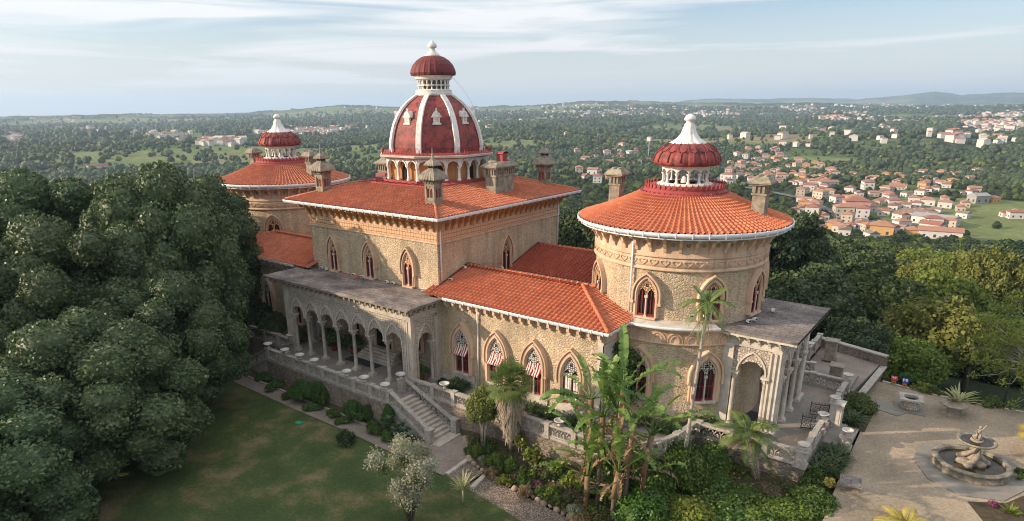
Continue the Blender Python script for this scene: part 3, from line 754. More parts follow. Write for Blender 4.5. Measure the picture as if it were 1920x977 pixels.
mb.build('finial', [MAT['white']], dome)
mb = MB(); mb.tube([(CX + 1.5, CY + .5, 22.6), (CX + 2.6, CY + .9, 21.4), (CX + 3.6, CY + 1.4, 19.6), (CX + 4.2, CY + 1.7, 18.2)], .012, 4); mb.build('lightning_wire', [MAT['stone_lt']], dome)

# ---- towers
def tower(cx, sgn, front):
    side = 'the round tower nearest the entrance porch' if front else 'the far round tower behind the big trees'
    mb = MB(); mb.lathe([(6.42, -2.5), (6.42, .9), (6.36, .95), (6.36, 5.72)], 96, cx, CY); mb.lathe([(5.73, 6.6), (5.73, 10.28)], 96, cx, CY)
    wl_ = mb.build('wall', [MAT['rubble']], PAL); wl_['label'] = 'rubble wall of ' + side
    mb = MB(); mb.lathe([(6.38, 5.56), (6.46, 5.58), (6.46, 5.68), (6.41, 5.72), (6.41, 6.42), (6.58, 6.50), (6.66, 6.60), (6.66, 6.72)], 96, cx, CY); fr = mb.build('frieze', [MAT['peach']], PAL); fr['label'] = 'blind arcade frieze round the foot of ' + side
    mb = MB(); n = 38
    for k in range(n):
        a = k / n * 2 * math.pi; fn = curved(cx, CY, 6.41, a); mb.fn = fn; half = math.pi * 6.41 / n
        for hw, h in ((half * .92, .62), (half * .55, .40)):
            p0 = arch_pts(hw - .05, 5.86, h * .85 - .03, 5, 5.72); p1 = arch_pts(hw, 5.86, h * .85 + .03, 5, 5.72)
            mb.strip([[(x, z, .0) for x, z in p0], [(x, z, .06) for x, z in p0], [(x, z, .06) for x, z in p1], [(x, z, .0) for x, z in p1]])
    mb.fn = None; mb.build('relief', [MAT['peach']], fr)
    mb = MB(); aa, bb = (R(-300), R(-43)) if front else (0, 2 * math.pi)
    mb.lathe([(6.40, 6.68), (6.78, 6.66), (6.84, 6.72), (6.86, 6.86), (6.82, 6.88), (6.78, 6.84), (6.70, 6.78)], 96, cx, CY, aa, bb, mi=0); mb.lathe([(6.70, 6.78), (6.68, 6.84), (5.7, 7.0)], 96, cx, CY, aa, bb, mi=1)
    o = mb.build('gutter', [MAT['gutter'], MAT['stone']], PAL); o['label'] = 'white gutter ledge at mid height of ' + side
    mb = MB(); mb.lathe([(5.75, 10.22), (5.90, 10.24), (5.90, 10.34), (5.80, 10.38), (5.80, 12.62)], 96, cx, CY)
    f2 = mb.build('frieze', [MAT['peach']], PAL); f2['label'] = 'upper plaster frieze of ' + side
    mb = MB(); mb.lathe([(5.80, 10.46), (5.84, 10.48), (5.84, 11.0), (5.80, 11.02)], 96, cx, CY)
    mb.build('relief_band', [MAT['peach']], f2)
    mb = MB(); mb.lathe([(5.8, 11.06), (5.90, 11.08), (5.90, 11.16), (5.8, 11.18)], 96, cx, CY); n = 52
    for k in range(n):               # heart-shaped loops of the carved band
        a = k / n * 2 * math.pi; mb.fn = curved(cx, CY, 5.84, a); h = math.pi * 5.84 / n * .84
        loop = [(h * math.sin(t) ** 3, 10.76 + .23 * (13 * math.cos(t) - 5 * math.cos(2 * t) - 2 * math.cos(3 * t)) / 16) for t in [2 * math.pi * i / 14 for i in range(15)]]
        mb.strip([[(x * .78, (z - 10.74) * .74 + 10.74, .0) for x, z in loop], [(x * .82, (z - 10.74) * .8 + 10.74, .055) for x, z in loop], [(x, z, .055) for x, z in loop], [(x * 1.05, z, 0) for x, z in loop]])
    mb.fn = None; mb.build('relief', [MAT['peach']], f2)
    n = 40
    brackets([(cx + 5.8 * math.cos((k + .5) / n * 2 * math.pi), CY + 5.8 * math.sin((k + .5) / n * 2 * math.pi), (k + .5) / n * 2 * math.pi) for k in range(n)], 12.60, 11.42, 1.12, .19, 'peach', f2)
    mb = MB(); n = 40      # pierced rosettes between the brackets
    for k in range(n):
        a = k / n * 2 * math.pi; mb.fn = curved(cx, CY, 5.82, a)
        for q in range(5):
            t = q * 2 * math.pi / 5; mb.add([(.085 * math.cos(t) + .055 * math.cos(j * math.pi / 3), 11.92 + .085 * math.sin(t) + .055 * math.sin(j * math.pi / 3), .0) for j in range(6)], [tuple(range(6))])
    mb.fn = None; mb.build('rosettes', [MAT['turret']], f2)
    mb = MB(); mb.lathe([(5.8, 12.60), (6.98, 12.62), (6.98, 12.68)], 96, cx, CY); mb.build('soffit', [MAT['peach']], f2)
    rb = MB(); cone_tiles(rb, cx, CY, 7.06, 12.80, 2.9, 14.46)
    rf = rb.build('roof', [MAT['tile' if front else 'tile_old']], PAL); rf['label'] = 'conical tile roof of ' + side
    mb = MB(); mb.lathe([(6.95, 12.55), (7.08, 12.58), (7.16, 12.70), (7.18, 12.84), (7.14, 12.86), (7.10, 12.80), (6.98, 12.72)], 96, cx, CY)
    mb.lathe([(6.86, 12.44), (6.96, 12.44), (6.96, 12.52), (6.86, 12.52)], 96, cx, CY, smooth=False)
    for k in range(46):
        a = k / 46 * 2 * math.pi; mb.cbox(cx + 7.15 * math.cos(a), CY + 7.15 * math.sin(a), 12.56, 12.88, .08, .05, a)
    mb.build('gutter', [MAT['gutter']], rf)
    mb = MB(); mb.lathe([(2.98, 14.40), (2.95, 14.55), (2.80, 14.62), (2.66, 14.70), (2.62, 14.88), (2.45, 14.98), (1.7, 15.0)], 64, cx, CY)
    for k in range(44):
        a = k / 44 * 2 * math.pi; x, y = cx + 2.62 * math.cos(a), CY + 2.62 * math.sin(a)
        mb.cbox(x, y, 14.86, 15.10, .10, .24, a); mb.cbox(x, y, 15.04, 15.24, .07, .10, a, top=.3)
        mb.cbox(cx + 2.86 * math.cos(a + .05), CY + 2.86 * math.sin(a + .05), 14.52, 14.66, .10, .2, a)
    mb.build('cresting', [MAT['red']], rf)
    mb = MB(); mb.lathe([(1.80, 14.95), (1.80, 15.08), (1.62, 15.14), (1.3, 15.14)], 48, cx, CY, smooth=False); n = 12
    for k in range(26): a = k / 26 * 2 * math.pi; mb.cbox(cx + 1.8 * math.cos(a), CY + 1.8 * math.sin(a), 14.94, 15.06, .08, .2, a)
    for k in range(n):
        a = k / n * 2 * math.pi; mb.lathe([(.14, 15.12), (.14, 15.2), (.085, 15.26), (.08, 15.62), (.16, 15.74), (.17, 15.8)], 8, cx + 1.45 * math.cos(a), CY + 1.45 * math.sin(a))
    f0 = []; f1 = []; g0 = []; g1 = []; N = n * 8
    for i in range(N + 1):
        a = i / N * 2 * math.pi; d = abs(((i / 8) % 1) - .5) * 2; z = 15.78 + (.26 * math.sqrt(max(0, 1 - (d / .86) ** 2)) if d < .86 else 0)
        f0.append((cx + 1.55 * math.cos(a), CY + 1.55 * math.sin(a), z)); f1.append((cx + 1.60 * math.cos(a), CY + 1.60 * math.sin(a), 16.24))
        g0.append((cx + 1.35 * math.cos(a), CY + 1.35 * math.sin(a), z)); g1.append((cx + 1.35 * math.cos(a), CY + 1.35 * math.sin(a), 16.24))
    mb.strip([g0, f0, f1]); mb.strip([g1, g0])
    mb.lathe([(1.58, 16.14), (1.72, 16.20), (1.75, 16.30), (1.5, 16.34)], 48, cx, CY)
    mb.lathe([(.3, 15.1), (.22, 15.4), (.12, 15.6), (.2, 15.72), (.05, 15.9)], 10, cx, CY)
    lan = mb.build('lantern', [MAT['white']], PAL); lan['label'] = 'open white lantern on ' + side
    ng = 16
    def petal(a, r, z):
        s_ = abs(math.sin(a * ng / 2)); return 1 - (.055 * (1 - s_) ** 4) - (.02 if z < 16.4 else 0) * (1 - s_)
    mb = MB(); mb.lathe([(1.55, 16.32), (2.10, 16.30), (2.20, 16.44), (2.19, 16.62), (2.08, 16.92), (1.85, 17.22), (1.52, 17.50), (1.18, 17.66), (1.0, 17.70)], 128, cx, CY, rf=petal, smooth=True)
    for k in range(ng):              # scalloped petals and rib bosses
        a = (k + .5) / ng * 2 * math.pi; pr_ = [(2.22, 16.55), (2.11, 16.92), (1.90, 17.22)]
        mb.tube([(cx + (r + .01) * math.cos(a), CY + (r + .01) * math.sin(a), z) for r, z in pr_], [.07, .035, .03], 5)
        rr = [(1.95, 17.16), (1.87, 17.24), (1.62, 17.46), (1.2, 17.68)]
        for sg in (-1, 1):
            mb.tube([(cx + r * math.cos(a + sg * q), CY + r * math.sin(a + sg * q), z + .02) for (r, z), q in zip(rr, (.03, .15, .19, .19))], .03, 4)
    mb.build('cap', [MAT['red_dome']], lan)
    mb = MB(); mb.lathe([(1.17, 17.66), (1.13, 17.74), (.98, 17.80), (.72, 18.0), (.50, 18.3), (.40, 18.6), (.35, 18.85), (.24, 18.98), (.24, 19.08), (.37, 19.12), (.37, 19.26), (.26, 19.42), (.10, 19.50), (0, 19.53)], 48, cx, CY, rf=lambda a, r, z: 1 + (.05 if z < 18.7 else .0) * math.cos(a * 12))
    mb.build('finial', [MAT['white']], lan)
    return wl_
tower(T1, 1, True); tower(T0, -1, False)
for (ang, sp) in ((-86, 8.55), (-45.5, 8.55), (-8, 8.55), (-131, 8.55), (30, 8.55)):
    gothic_window(curved(T1, CY, 5.73, R(ang)), .58, 7.12 if ang > -130 else 7.5, 8.55, 1.05, 'upper')
for ang in (-86, -47.3): gothic_window(curved(T1, CY, 6.36, R(ang)), .62, 1.75, 3.55, 1.1, 'lower')
for ang in (-93, -50, -135): gothic_window(curved(T0, CY, 5.73, R(ang)), .62, 7.15, 8.3, 1.05, 'upper')
# ---- central block windows
for x in (4.5, 9.03, 13.45): gothic_window(flat(x, WY0, R(-90)), .46, 6.82, 8.30, 1.15, 'upper')
for y in (9.95,): gothic_window(flat(WX1, y, 0), .56, 6.3, 8.2, 1.35, 'upper')
# ---- wings
def wing(m):
    X = (lambda x: x) if m > 0 else (lambda x: 18 - x)
    nm = 'right' if m > 0 else 'left'
    where = 'the wing joining the block to the near tower' if m > 0 else 'the wing behind the big trees'
    w = MB()
    xs = sorted((X(16.4), X(30.9))); w.box(xs[0], 1.04, -2.5, xs[1], 18.86, 6.62)
    o = w.build('wall', [MAT['rubble']], PAL); o['label'] = 'rubble wall of ' + where
    w = MB()
    for k in range(19):
        x = X(17.1 + k * .76); w.box(x - .10, .60, 6.22, x + .10, 1.04, 6.62); w.box(x - .10, .80, 5.98, x + .10, 1.04, 6.22)
    w.box(xs[0], .98, 6.50, xs[1], 1.03, 6.64)
    for k in range(19):
        x = X(17.1 + k * .76); w.box(x - .16, .93, 6.05, x + .16, 1.03, 6.5)
    w.box(min(X(30.93), X(30.88)), 1.04, 5.72, max(X(30.93), X(30.88)), 3.2, 6.6)
    o2 = w.build('bracket', [MAT['peach']], o)
    s = MB(); s.box(min(X(16.5), X(31.5)), .40, 6.62, max(X(16.5), X(31.5)), 19.5, 6.70); s.build('soffit', [MAT['peach']], o)
    if m > 0:
        s = MB(); s.box(30.55, .99, -2, 30.96, 1.03, 6.5); s.box(30.92, .99, -2.0, 30.96, 3.3, 5.7); s.build('corner_stones', [MAT['stone_lt']], o)
    for (ye, yr, yb, sy) in ((.35, 4.95, 9.6, 1), (19.55, 14.95, 10.3, -1)):
        rb = MB(); z0 = 6.82; sl_ = (8.17 - z0) / 4.6
        xe = 31.55; hipx = 27.0
        # front slope
        tile_plane(rb, (X(15.9) if m > 0 else X(xe), ye, z0), (1, 0, 0), (0, sy, sl_), xe - 15.9, 4.6 * math.hypot(1, sl_),
                   [((X(xe), ye, 0), (m * 4.6, sy * 4.55, 0))], .345, .37)
        tile_plane(rb, (X(15.9) if m > 0 else X(xe), yb, z0), (1, 0, 0), (0, -sy, sl_), xe - 15.9, 4.65 * math.hypot(1, sl_),
                   [((X(xe), yb, 0), (m * 4.65, -sy * 4.55, 0))], .345, .37)
        ya, yb2 = (min(ye, yb), max(ye, yb))
        tile_plane(rb, (X(xe), ya, z0), (0, 1, 0), (-m, 0, (8.17 - z0) / 4.55), yb2 - ya, 4.55 * 1.05,
                   [((X(xe), ya, 0), (-m * 4.6, -4.55, 0)), ((X(xe), yb2, 0), (-m * 4.6, 4.55, 0))], .345, .37)
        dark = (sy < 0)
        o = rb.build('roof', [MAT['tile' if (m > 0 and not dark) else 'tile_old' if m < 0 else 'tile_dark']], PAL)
        o['label'] = ('hipped tile roof of ' + where) if not dark else 'parallel tile roof at the back of ' + where
        hb = MB(); N = 30
        hb.tube([(X(16.2), yr, 8.26), (X(27.0), yr, 8.26)], .13, 8)
        for i in range(22):
            x = X(16.3 + i * .49); hb.tube([(x, yr, 8.26), (x + m * .16, yr, 8.285)], .155, 8)
        for yy in (ye, yb):
            hb.tube([(X(27.0), yr, 8.26), (X(xe), yy, z0 + .09)], .13, 8)
            for i in range(12):
                t_ = (i + .5) / 12; p = np.array([X(27.0), yr, 8.26]) * (1 - t_) + np.array([X(xe), yy, z0 + .09]) * t_; d = np.array([X(xe), yy, z0 + .09]) - np.array([X(27.0), yr, 8.26]); d /= np.linalg.norm(d)
                hb.tube([p, p + d * .17], .155, 8)
        hb.build('ridge_tiles', [MAT['tile']], o)
        fl = MB()       # dark flashing where the roof meets the block
        xq = X(16.55)
        fl.tube([(xq, ye + .3, z0 + .16), (xq, yr, 8.36), (xq, yb - sy * .3, z0 + .16)], .10, 5); fl.build('flashing', [MAT['red_cap']], o)
        gb = MB(); g = [(X(16.6 if sy < 0 else 17.9), ye - sy * .06, z0), (X(31.62), ye - sy * .06, z0), (X(31.62), yb, z0)]
        if m * sy < 0: g = g[::-1]
        gutter_path(gb, g, False); clips(gb, g, .8)
        if sy < 0:
            g2 = [(X(16.6), yb + .05, z0 + .02), (X(25.6), yb + .05, z0 + .02)]
            if m > 0: gutter_path(gb, g2, False, .2, .16)
            else: gutter_path(gb, g2[::-1], False, .2, .16)
        gb.build('gutter', [MAT['gutter']], o)
    v = MB(); v.box(min(X(16.5), X(27.0)), 9.3, 6.6, max(X(16.5), X(27)), 10.6, 6.86); vo = v.build('valley', [MAT['slab']], PAL); vo['label'] = 'flat leaded valley between the roofs of ' + where
wing(1); wing(-1)
WN = [(19.2, 'first striped awning window from the entrance portico'), (22.45, 'second awning window, half hidden by the fan palm'), (25.72, 'striped awning window right of the fan palm'), (28.7, 'white blind window without awning behind the banana plants')]
for i, (x, lb) in enumerate(WN):
    ww = gothic_window(flat(x, 1.04, R(-90)), .62, 1.0, 3.05, 1.35, 'lower', lb, awn=i < 3)
for x in (-1.0, -5.5): gothic_window(flat(x, 1.04, R(-90)), .62, 1.0, 3.05, 1.35, 'lower')
bp = MB(); bp.fn = flat(28.7, 1.04, R(-90)); bp.box(-.52, 1.2, .05, -.14, 3.2, .075); bp.box(.14, 1.2, .05, .52, 3.2, .075)
bp.build('blind', [MAT['white']], PAL)
pl = MB()
for x in (19.2, 22.45, 25.72, 28.7): pl.box(x - 1.12, .92, 0, x + 1.12, 1.03, .92)
pl.box(16.9, .98, 0, 30.9, 1.035, .35)
o = pl.build('plinth', [MAT['stone_lt']], PAL); o['label'] = 'pale plinth panels under the wing windows'
# downpipes
def pipe(pts, lb):
    mb = MB(); mb.tube(pts, .065, 8)
    P = np.array(pts); 
    for i in range(3):
        z = P[0][2] + (P[-1][2] - P[0][2]) * (i + .5) / 3; mb.lathe([(.085, z - .03), (.085, z + .03)], 8, P[1][0], P[1][1])
    o = mb.build('downpipe', [MAT['gutter']], PAL); o['label'] = lb
pipe([(16.62, 1.75, 12.2), (16.62, 1.75, 11), (16.62, 1.75, 7.6)], 'white downpipe at the near corner of the central block')
pipe([(16.62, 18.1, 12.2), (16.62, 18.1, 11), (16.62, 18.1, 7.4)], 'white downpipe at the far corner of the central block')
pipe([(20.72, .93, 6.6), (20.72, .93, 5), (20.72, .93, .1)], 'white downpipe between the first two awning windows')
a = R(-97); pipe([(T1 + 5.92 * math.cos(a), CY + 5.92 * math.sin(a), 12.5), (T1 + 5.92 * math.cos(a), CY + 5.92 * math.sin(a), 10), (T1 + 5.92 * math.cos(a), CY + 5.92 * math.sin(a), 7.3)], 'white downpipe on the near tower')
pipe([(31.15, 2.9, 6.6), (31.15, 2.9, 5), (31.15, 2.9, .1)], 'white downpipe in the angle between wing and tower')
a = R(-128); pipe([(T0 + 5.92 * math.cos(a), CY + 5.92 * math.sin(a), 12.5), (T0 + 5.92 * math.cos(a), CY + 5.92 * math.sin(a), 10), (T0 + 5.92 * math.cos(a), CY + 5.92 * math.sin(a), 7.3)], 'white downpipe on the far tower')

# ---- columned portico on the long front
def column(mb, x, y, z1, z0=0, r=.15):
    mb.cbox(x, y, z0, z0 + .14, r * 3.6, r * 3.6); mb.cbox(x, y, z0 + .14, z0 + .24, r * 3.0, r * 3.0)
    mb.lathe([(r * 1.35, z0 + .24), (r * 1.4, z0 + .30), (r * 1.05, z0 + .36), (r, z0 + .42), (r * .88, z1 - .46), (r * 1.05, z1 - .44), (r * .95, z1 - .40), (r * 1.2, z1 - .25), (r * 1.75, z1 - .12)], 12, x, y)
    mb.cbox(x, y, z1 - .12, z1, r * 3.6, r * 3.6)
    for k in range(8): a = k * math.pi / 4; mb.cbox(x + r * 1.25 * math.cos(a), y + r * 1.25 * math.sin(a), z1 - .34, z1 - .14, .07, .07, a)
def arcade_wall(mb, fn, centres, a, spring, crown, ztop, u0, u1, thick, point, step=.045, pier0=None):
    us = list(np.arange(u0, u1, step)) + [u1]; f0 = []; f1 = []
    for u in us:
        z = spring; inb = False
        for c in centres:
            d = abs(u - c) / a
            if d < 1:
                th = math.acos(d); z = spring + (crown - spring) * math.sin(th) ** .85 - .10 * (1 - abs(math.sin(th * 3.5 + .0))) * min(1, (1 - d) * 6); inb = True
        if not inb and (u < centres[0] - a or u > centres[-1] + a): z = 0.0
        f0.append((u, z, 0)); f1.append((u, ztop, 0))
    mb.fn = fn
    mb.strip([f0, f1]); bk = [(u, z, -thick) for u, z, _ in f0]; bt = [(u, z, -thick) for u, z, _ in f1]
    mb.strip([bt, bk]); mb.strip([bk, f0])
    for c in centres:
        p0 = arch_pts(a + .02, spring, point - spring - .10, 7, spring); p1 = arch_pts(a + .12, spring, point - spring + .04, 7, spring)
        mb.strip([[(c + x, z, 0) for x, z in p0], [(c + x, z, .08) for x, z in p0], [(c + x, z, .08) for x, z in p1], [(c + x, z, 0) for x, z in p1]], mi=1)
    mb.fn = None
PY = -2.17
CC = [4.479 + 1.94 * k for k in range(6)]
BAYS = [4.479 - .97 + 1.94 * k for k in range(7)]
mb = MB(); fn = flat(0, PY, R(-90))
arcade_wall(mb, fn, BAYS, .80, 3.43, 4.22, 5.55, 1.82, 16.95, .42, 5.02)
mb.fn = None
port = mb.build('portico', [MAT['carved'], MAT['stone_lt']], PAL); port['label'] = 'grey carved stone portico with seven cusped arches'
mb = MB()
mb.box(1.76, PY - .05, 5.55, 17.02, PY + .46, 6.52)
mb.box(1.70, PY - .10, 5.50, 17.06, PY + .48, 5.60); mb.box(16.55, PY + .46, 5.55, 17.02, 1.04, 6.52); mb.box(16.60, PY + .46, 5.50, 17.06, 1.04, 5.58)
mb.box(1.76, PY + .46, 5.55, 2.2, 1.04, 6.52)
mb.box(1.9, 1.0, 5.55, 16.5, 1.49, 6.52)
for x in (2.22, 16.72):                       # clustered corner piers
    mb.cbox(x, PY + .21, 0, 5.5, .50, .52); mb.cbox(x - .30, PY - .04, 0, 5.5, .13, .13); mb.cbox(x + .30, PY - .04, 0, 5.5, .13, .13)
    mb.cbox(x, PY + .2, 0, .35, .85, .8)
    mb.cbox(x - .1 * (1 if x > 9 else -1), PY - .03, .35, 5.4, .16, .14)
mb.box(16.60, .60, 0, 17.05, 1.04, 5.5); mb.box(16.66, .35, 0, 17.10, .62, 5.3)
mb.box(1.76, .60, 0, 2.2, 1.04, 5.5)
mb.build('pier', [MAT['stone']], port)
mb = MB(); fn = flat(17.0, 0, 0)
arcade_wall(mb, fn, [-.72], .78, 3.30, 4.22, 5.55, -1.75, .40, .40, 5.0); mb.build('side_arch', [MAT['carved'], MAT['stone_lt']], port)
mb = MB(); fn = flat(1.80, 0, R(180)); arcade_wall(mb, fn, [.72], .78, 3.30, 4.22, 5.55, -.40, 1.75, .40, 5.0); mb.build('side_arch', [MAT['carved'], MAT['stone_lt']], port)
for x in CC:
    mb = MB(); column(mb, x, PY + .21, 3.43, 0, .155); mb.build('column', [MAT['stone']], port)
for (x, y) in ((16.80, .12), (2.0, .12), (3.0 - .30, PY + .21), (16.12 + .12, PY + .21)):
    mb = MB(); column(mb, x, y, 3.38, 0, .15); mb.build('column', [MAT['stone']], port)
mb = MB()
mb.prism([(.534, -3.185), (17.756, -3.185), (17.756, .29), (16.3, .9), (16.3, 1.49), (1.7, 1.49), (1.7, .9), (.534, .29)], 6.60, 6.70)
o = mb.build('flat_roof', [MAT['slab']], port)
mb = MB(); mb.prism([(.60, -3.12), (17.69, -3.12), (17.69, .3), (.60, .3)], 6.50, 6.60)
for k in range(28):
    x = 1.15 + k * .60; mb.box(x - .09, -3.0, 6.28, x + .09, PY - .06, 6.50); mb.box(x - .07, PY - .40, 6.02, x + .07, PY - .06, 6.28); mb.cbox(x, -2.93, 6.16, 6.28, .10, .10)
for k in range(6):
    y = -2.7 + k * .56; mb.box(17.05, y - .09, 6.28, 17.60, y + .09, 6.50); mb.box(17.05, y - .07, 6.02, 17.35, y + .07, 6.28)
mb.build('cornice', [MAT['turret']], port)
mb = MB()      # entrance wall set back in shade, stairs, doors
mb.box(7.95, -.05, .004, 12.3, 1.45, .17); mb.box(8.05, .20, .17, 12.2, 1.45, .34); mb.box(8.15, .45, .34, 12.1, 1.45, .51); mb.box(8.25, .70, .51, 12.0, 1.45, .68); mb.box(8.35, .95, .68, 11.9, 1.46, .85)
mb.build('entrance_steps', [MAT['stone']], port)
for x in (4.2, 6.6, 13.9): gothic_window(flat(x, 1.49, R(-90)), .58, 1.5, 3.0, 1.0, 'lower', parent=PAL)
mb = MB(flat(10.1, 1.49, R(-90))); p0 = arch_pts(.95, 3.0, 1.4, 7, .85); mb.add([(x, z, .03) for x, z in p0], [tuple(range(len(p0)))], 0)
p1 = arch_pts(1.2, 3.0, 1.75, 7, .85); mb.strip([[(x, z, .02) for x, z in p0], [(x, z, .2) for x, z in p0], [(x, z, .2) for x, z in p1], [(x, z, 0) for x, z in p1]], mi=1)
o = mb.build('door', [MAT['black'], MAT['peach']], PAL); o['label'] = 'dark arched entrance door inside the portico'

# ---- entrance porch on the end of the near tower
mb = MB(); fn = flat(0, 6.3, R(-90)); arcade_wall(mb, fn, [38.68], .82, 3.95, 4.75, 5.75, 36.4, 40.28, .5, 5.40)
mb.fn = None
porch = mb.build('porch', [MAT['carved'], MAT['stone_lt']], PAL); porch['label'] = 'square carved stone entrance porch at the end of the palace'
mb = MB(); fn = flat(40.28, 0, 0); arcade_wall(mb, fn, [8.0, 9.95, 11.9], .78, 3.85, 4.7, 5.75, 6.3, 13.6, .5, 5.40); mb.fn = None; mb.build('side_wall', [MAT['carved'], MAT['stone_lt']], porch)
mb = MB(); fn = flat(0, 13.6, R(90)); arcade_wall(mb, fn, [-38.68], .82, 3.95, 4.75, 5.75, -40.28, -36.4, .5, 5.40); mb.fn = None; mb.build('side_wall', [MAT['carved'], MAT['stone_lt']], porch)
mb = MB(); mb.box(36.3, 6.24, 5.75, 40.34, 13.66, 6.45); mb.box(36.3, 6.18, 5.68, 40.40, 13.72, 5.78)
mb.cbox(40.08, 6.52, 0, 5.75, .58, .58); mb.cbox(40.08, 13.4, 0, 5.75, .58, .58)
mb.box(36.2, 6.10, 0, 37.5, 6.6, 5.75)
for dx, dy in ((0, -.34), (.34, 0), (-.30, -.34), (.34, .30)): mb.cbox(40.08 + dx, 6.52 + dy, 0, 5.6, .12, .12)
for (x, y) in ((40.08, 6.52), (40.08, 13.4)): mb.cbox(x, y, 0, .3, .95, .95)
mb.build('pier', [MAT['stone_lt']], porch)
for (x, y, z1) in ((37.70, 6.22, 3.95), (39.62, 6.22, 3.95), (40.3, 8.97, 3.85), (40.3, 10.92, 3.85), (40.3, 7.2, 3.85), (40.3, 12.75, 3.85), (37.70, 13.65, 3.95), (39.62, 13.65, 3.95)):
    mb = MB(); column(mb, x, y, z1, 0, .145); mb.build('column', [MAT['stone_lt']], porch)
mb = MB(); mb.prism([(35.4, 5.605), (41.308, 5.605), (41.308, 14.296), (35.4, 14.296)], 6.62, 6.74); mb.build('flat_roof', [MAT['slab']], porch)
mb = MB(); mb.prism([(35.4, 5.68), (41.23, 5.68), (41.23, 14.22), (35.4, 14.22)], 6.45, 6.62)
for k in range(7):
    x = 36.5 + k * .62; bracket(mb, flat(0, 6.26, R(-90)), x, 6.46, 5.85, .55, .15)
for k in range(12):
    y = 6.6 + k * .62; bracket(mb, flat(40.32, 0, 0), y, 6.46, 5.85, .75, .15)
mb.build('cornice', [MAT['stone_lt']], porch)
mb = MB(); mb.box(41.308, 5.55, 6.66, 41.34, 14.35, 6.80); mb.build('lead_edge', [MAT['black']], porch)
# ------------------------------------------------------------------ chimneys (parts of the palace)
def sq_ring(cx, cy, hw, z):
    return [(cx - hw, cy - hw, z), (cx + hw, cy - hw, z), (cx + hw, cy + hw, z), (cx - hw, cy + hw, z)]
def pagoda(cx, cy, z0, lb):
    mb = MB(); hw = .47
    for sx, sy in ((-1, -1), (1, -1), (1, 1), (-1, 1)): mb.cbox(cx + sx * .39, cy + sy * .39, z0, 14.75, .17, .17)
    mb.box(cx - .46, cy - .46, z0, cx + .46, cy + .46, 13.72); mb.box(cx - .46, cy - .46, 14.55, cx + .46, cy + .46, 14.98)
    for k in range(4):
        a = k * math.pi / 2; fn = flat(cx + .46 * math.cos(a), cy + .46 * math.sin(a), a)
        mb.fn = fn
        mb.box(-.035, 13.72, -.1, .035, 14.3, -.02)
        for s_ in (-1, 1):
            N = 8; f0 = []; f1 = []
            for i in range(N + 1):
                u = s_ * .16 - .14 + .28 * i / N; d = abs(u - s_ * .16) / .14; f0.append((u, 14.15 + .26 * math.sqrt(max(0, 1 - d * d)), -.03)); f1.append((u, 14.56, -.03))
            mb.strip([f0, f1])
        for q in range(6): u = -.40 + q * .16; mb.box(u - .035, 14.76, 0, u + .035, 14.98, .12); mb.box(u - .03, 14.98, .0, u + .03, 15.04, .30)
        mb.fn = None
    mb.cbox(cx, cy, z0, z0 + .12 + .2, 1.02, 1.02)
    o = mb.build('chimney', [MAT['turret']], PAL); o['label'] = lb
    c = MB(); c.box(cx - .30, cy - .30, 13.6, cx + .30, cy + .30, 14.6); c.build('flue', [MAT['tile_dark']], o)
    for nm, s_, zz in (('roof_cap', 1.0, (15.04, [(.86, 0), (.88, .07), (.86, .13), (.78, .30), (.62, .52), (.42, .68), (.30, .76), (.27, .80)])), ('upper_cap', 1.0, (16.02, [(.50, 0), (.52, .05), (.48, .13), (.36, .28), (.20, .40), (.10, .50), (.05, .72), (.08, .78), (.03, .86), (.02, 1.22), (0, 1.24)]))):
        zb, prof = zz; m = MB()
        def rf(a, r, z, zb=zb):
            k = 1 / max(abs(math.cos(a)), abs(math.sin(a))); k = 1 + (k - 1) * .85
            return k * (1 + .025 * (1 if math.sin(a * 22) > .2 else -1) * (1 if r > .12 else 0))
        m.lathe([(r, zb + z) for r, z in prof], 88, cx, cy, rf=rf, smooth=False)
        if nm == 'roof_cap':
            m.cbox(cx, cy, 15.80, 16.04, .52, .52)
            for k in range(4):
                a = k * math.pi / 2
                for q in (-.17, -.06, .06, .17):
                    m.fn = flat(cx + .265 * math.cos(a), cy + .265 * math.sin(a), a); m.box(q - .035, 15.86, -.02, q + .035, 15.98, .02, 1); m.fn = None
        m.build(nm, [MAT['turret'], MAT['black']], o)
pagoda(15.45, 2.5, 12.9, 'pagoda capped chimney on the near corner of the central roof')
pagoda(2.55, 2.5, 12.9, 'pagoda capped chimney on the left corner of the central roof')
pagoda(15.45, 17.4, 12.9, 'pagoda capped chimney on the far right corner of the central roof')
pagoda(2.55, 17.4, 12.9, 'pagoda capped chimney on the far left corner of the central roof')
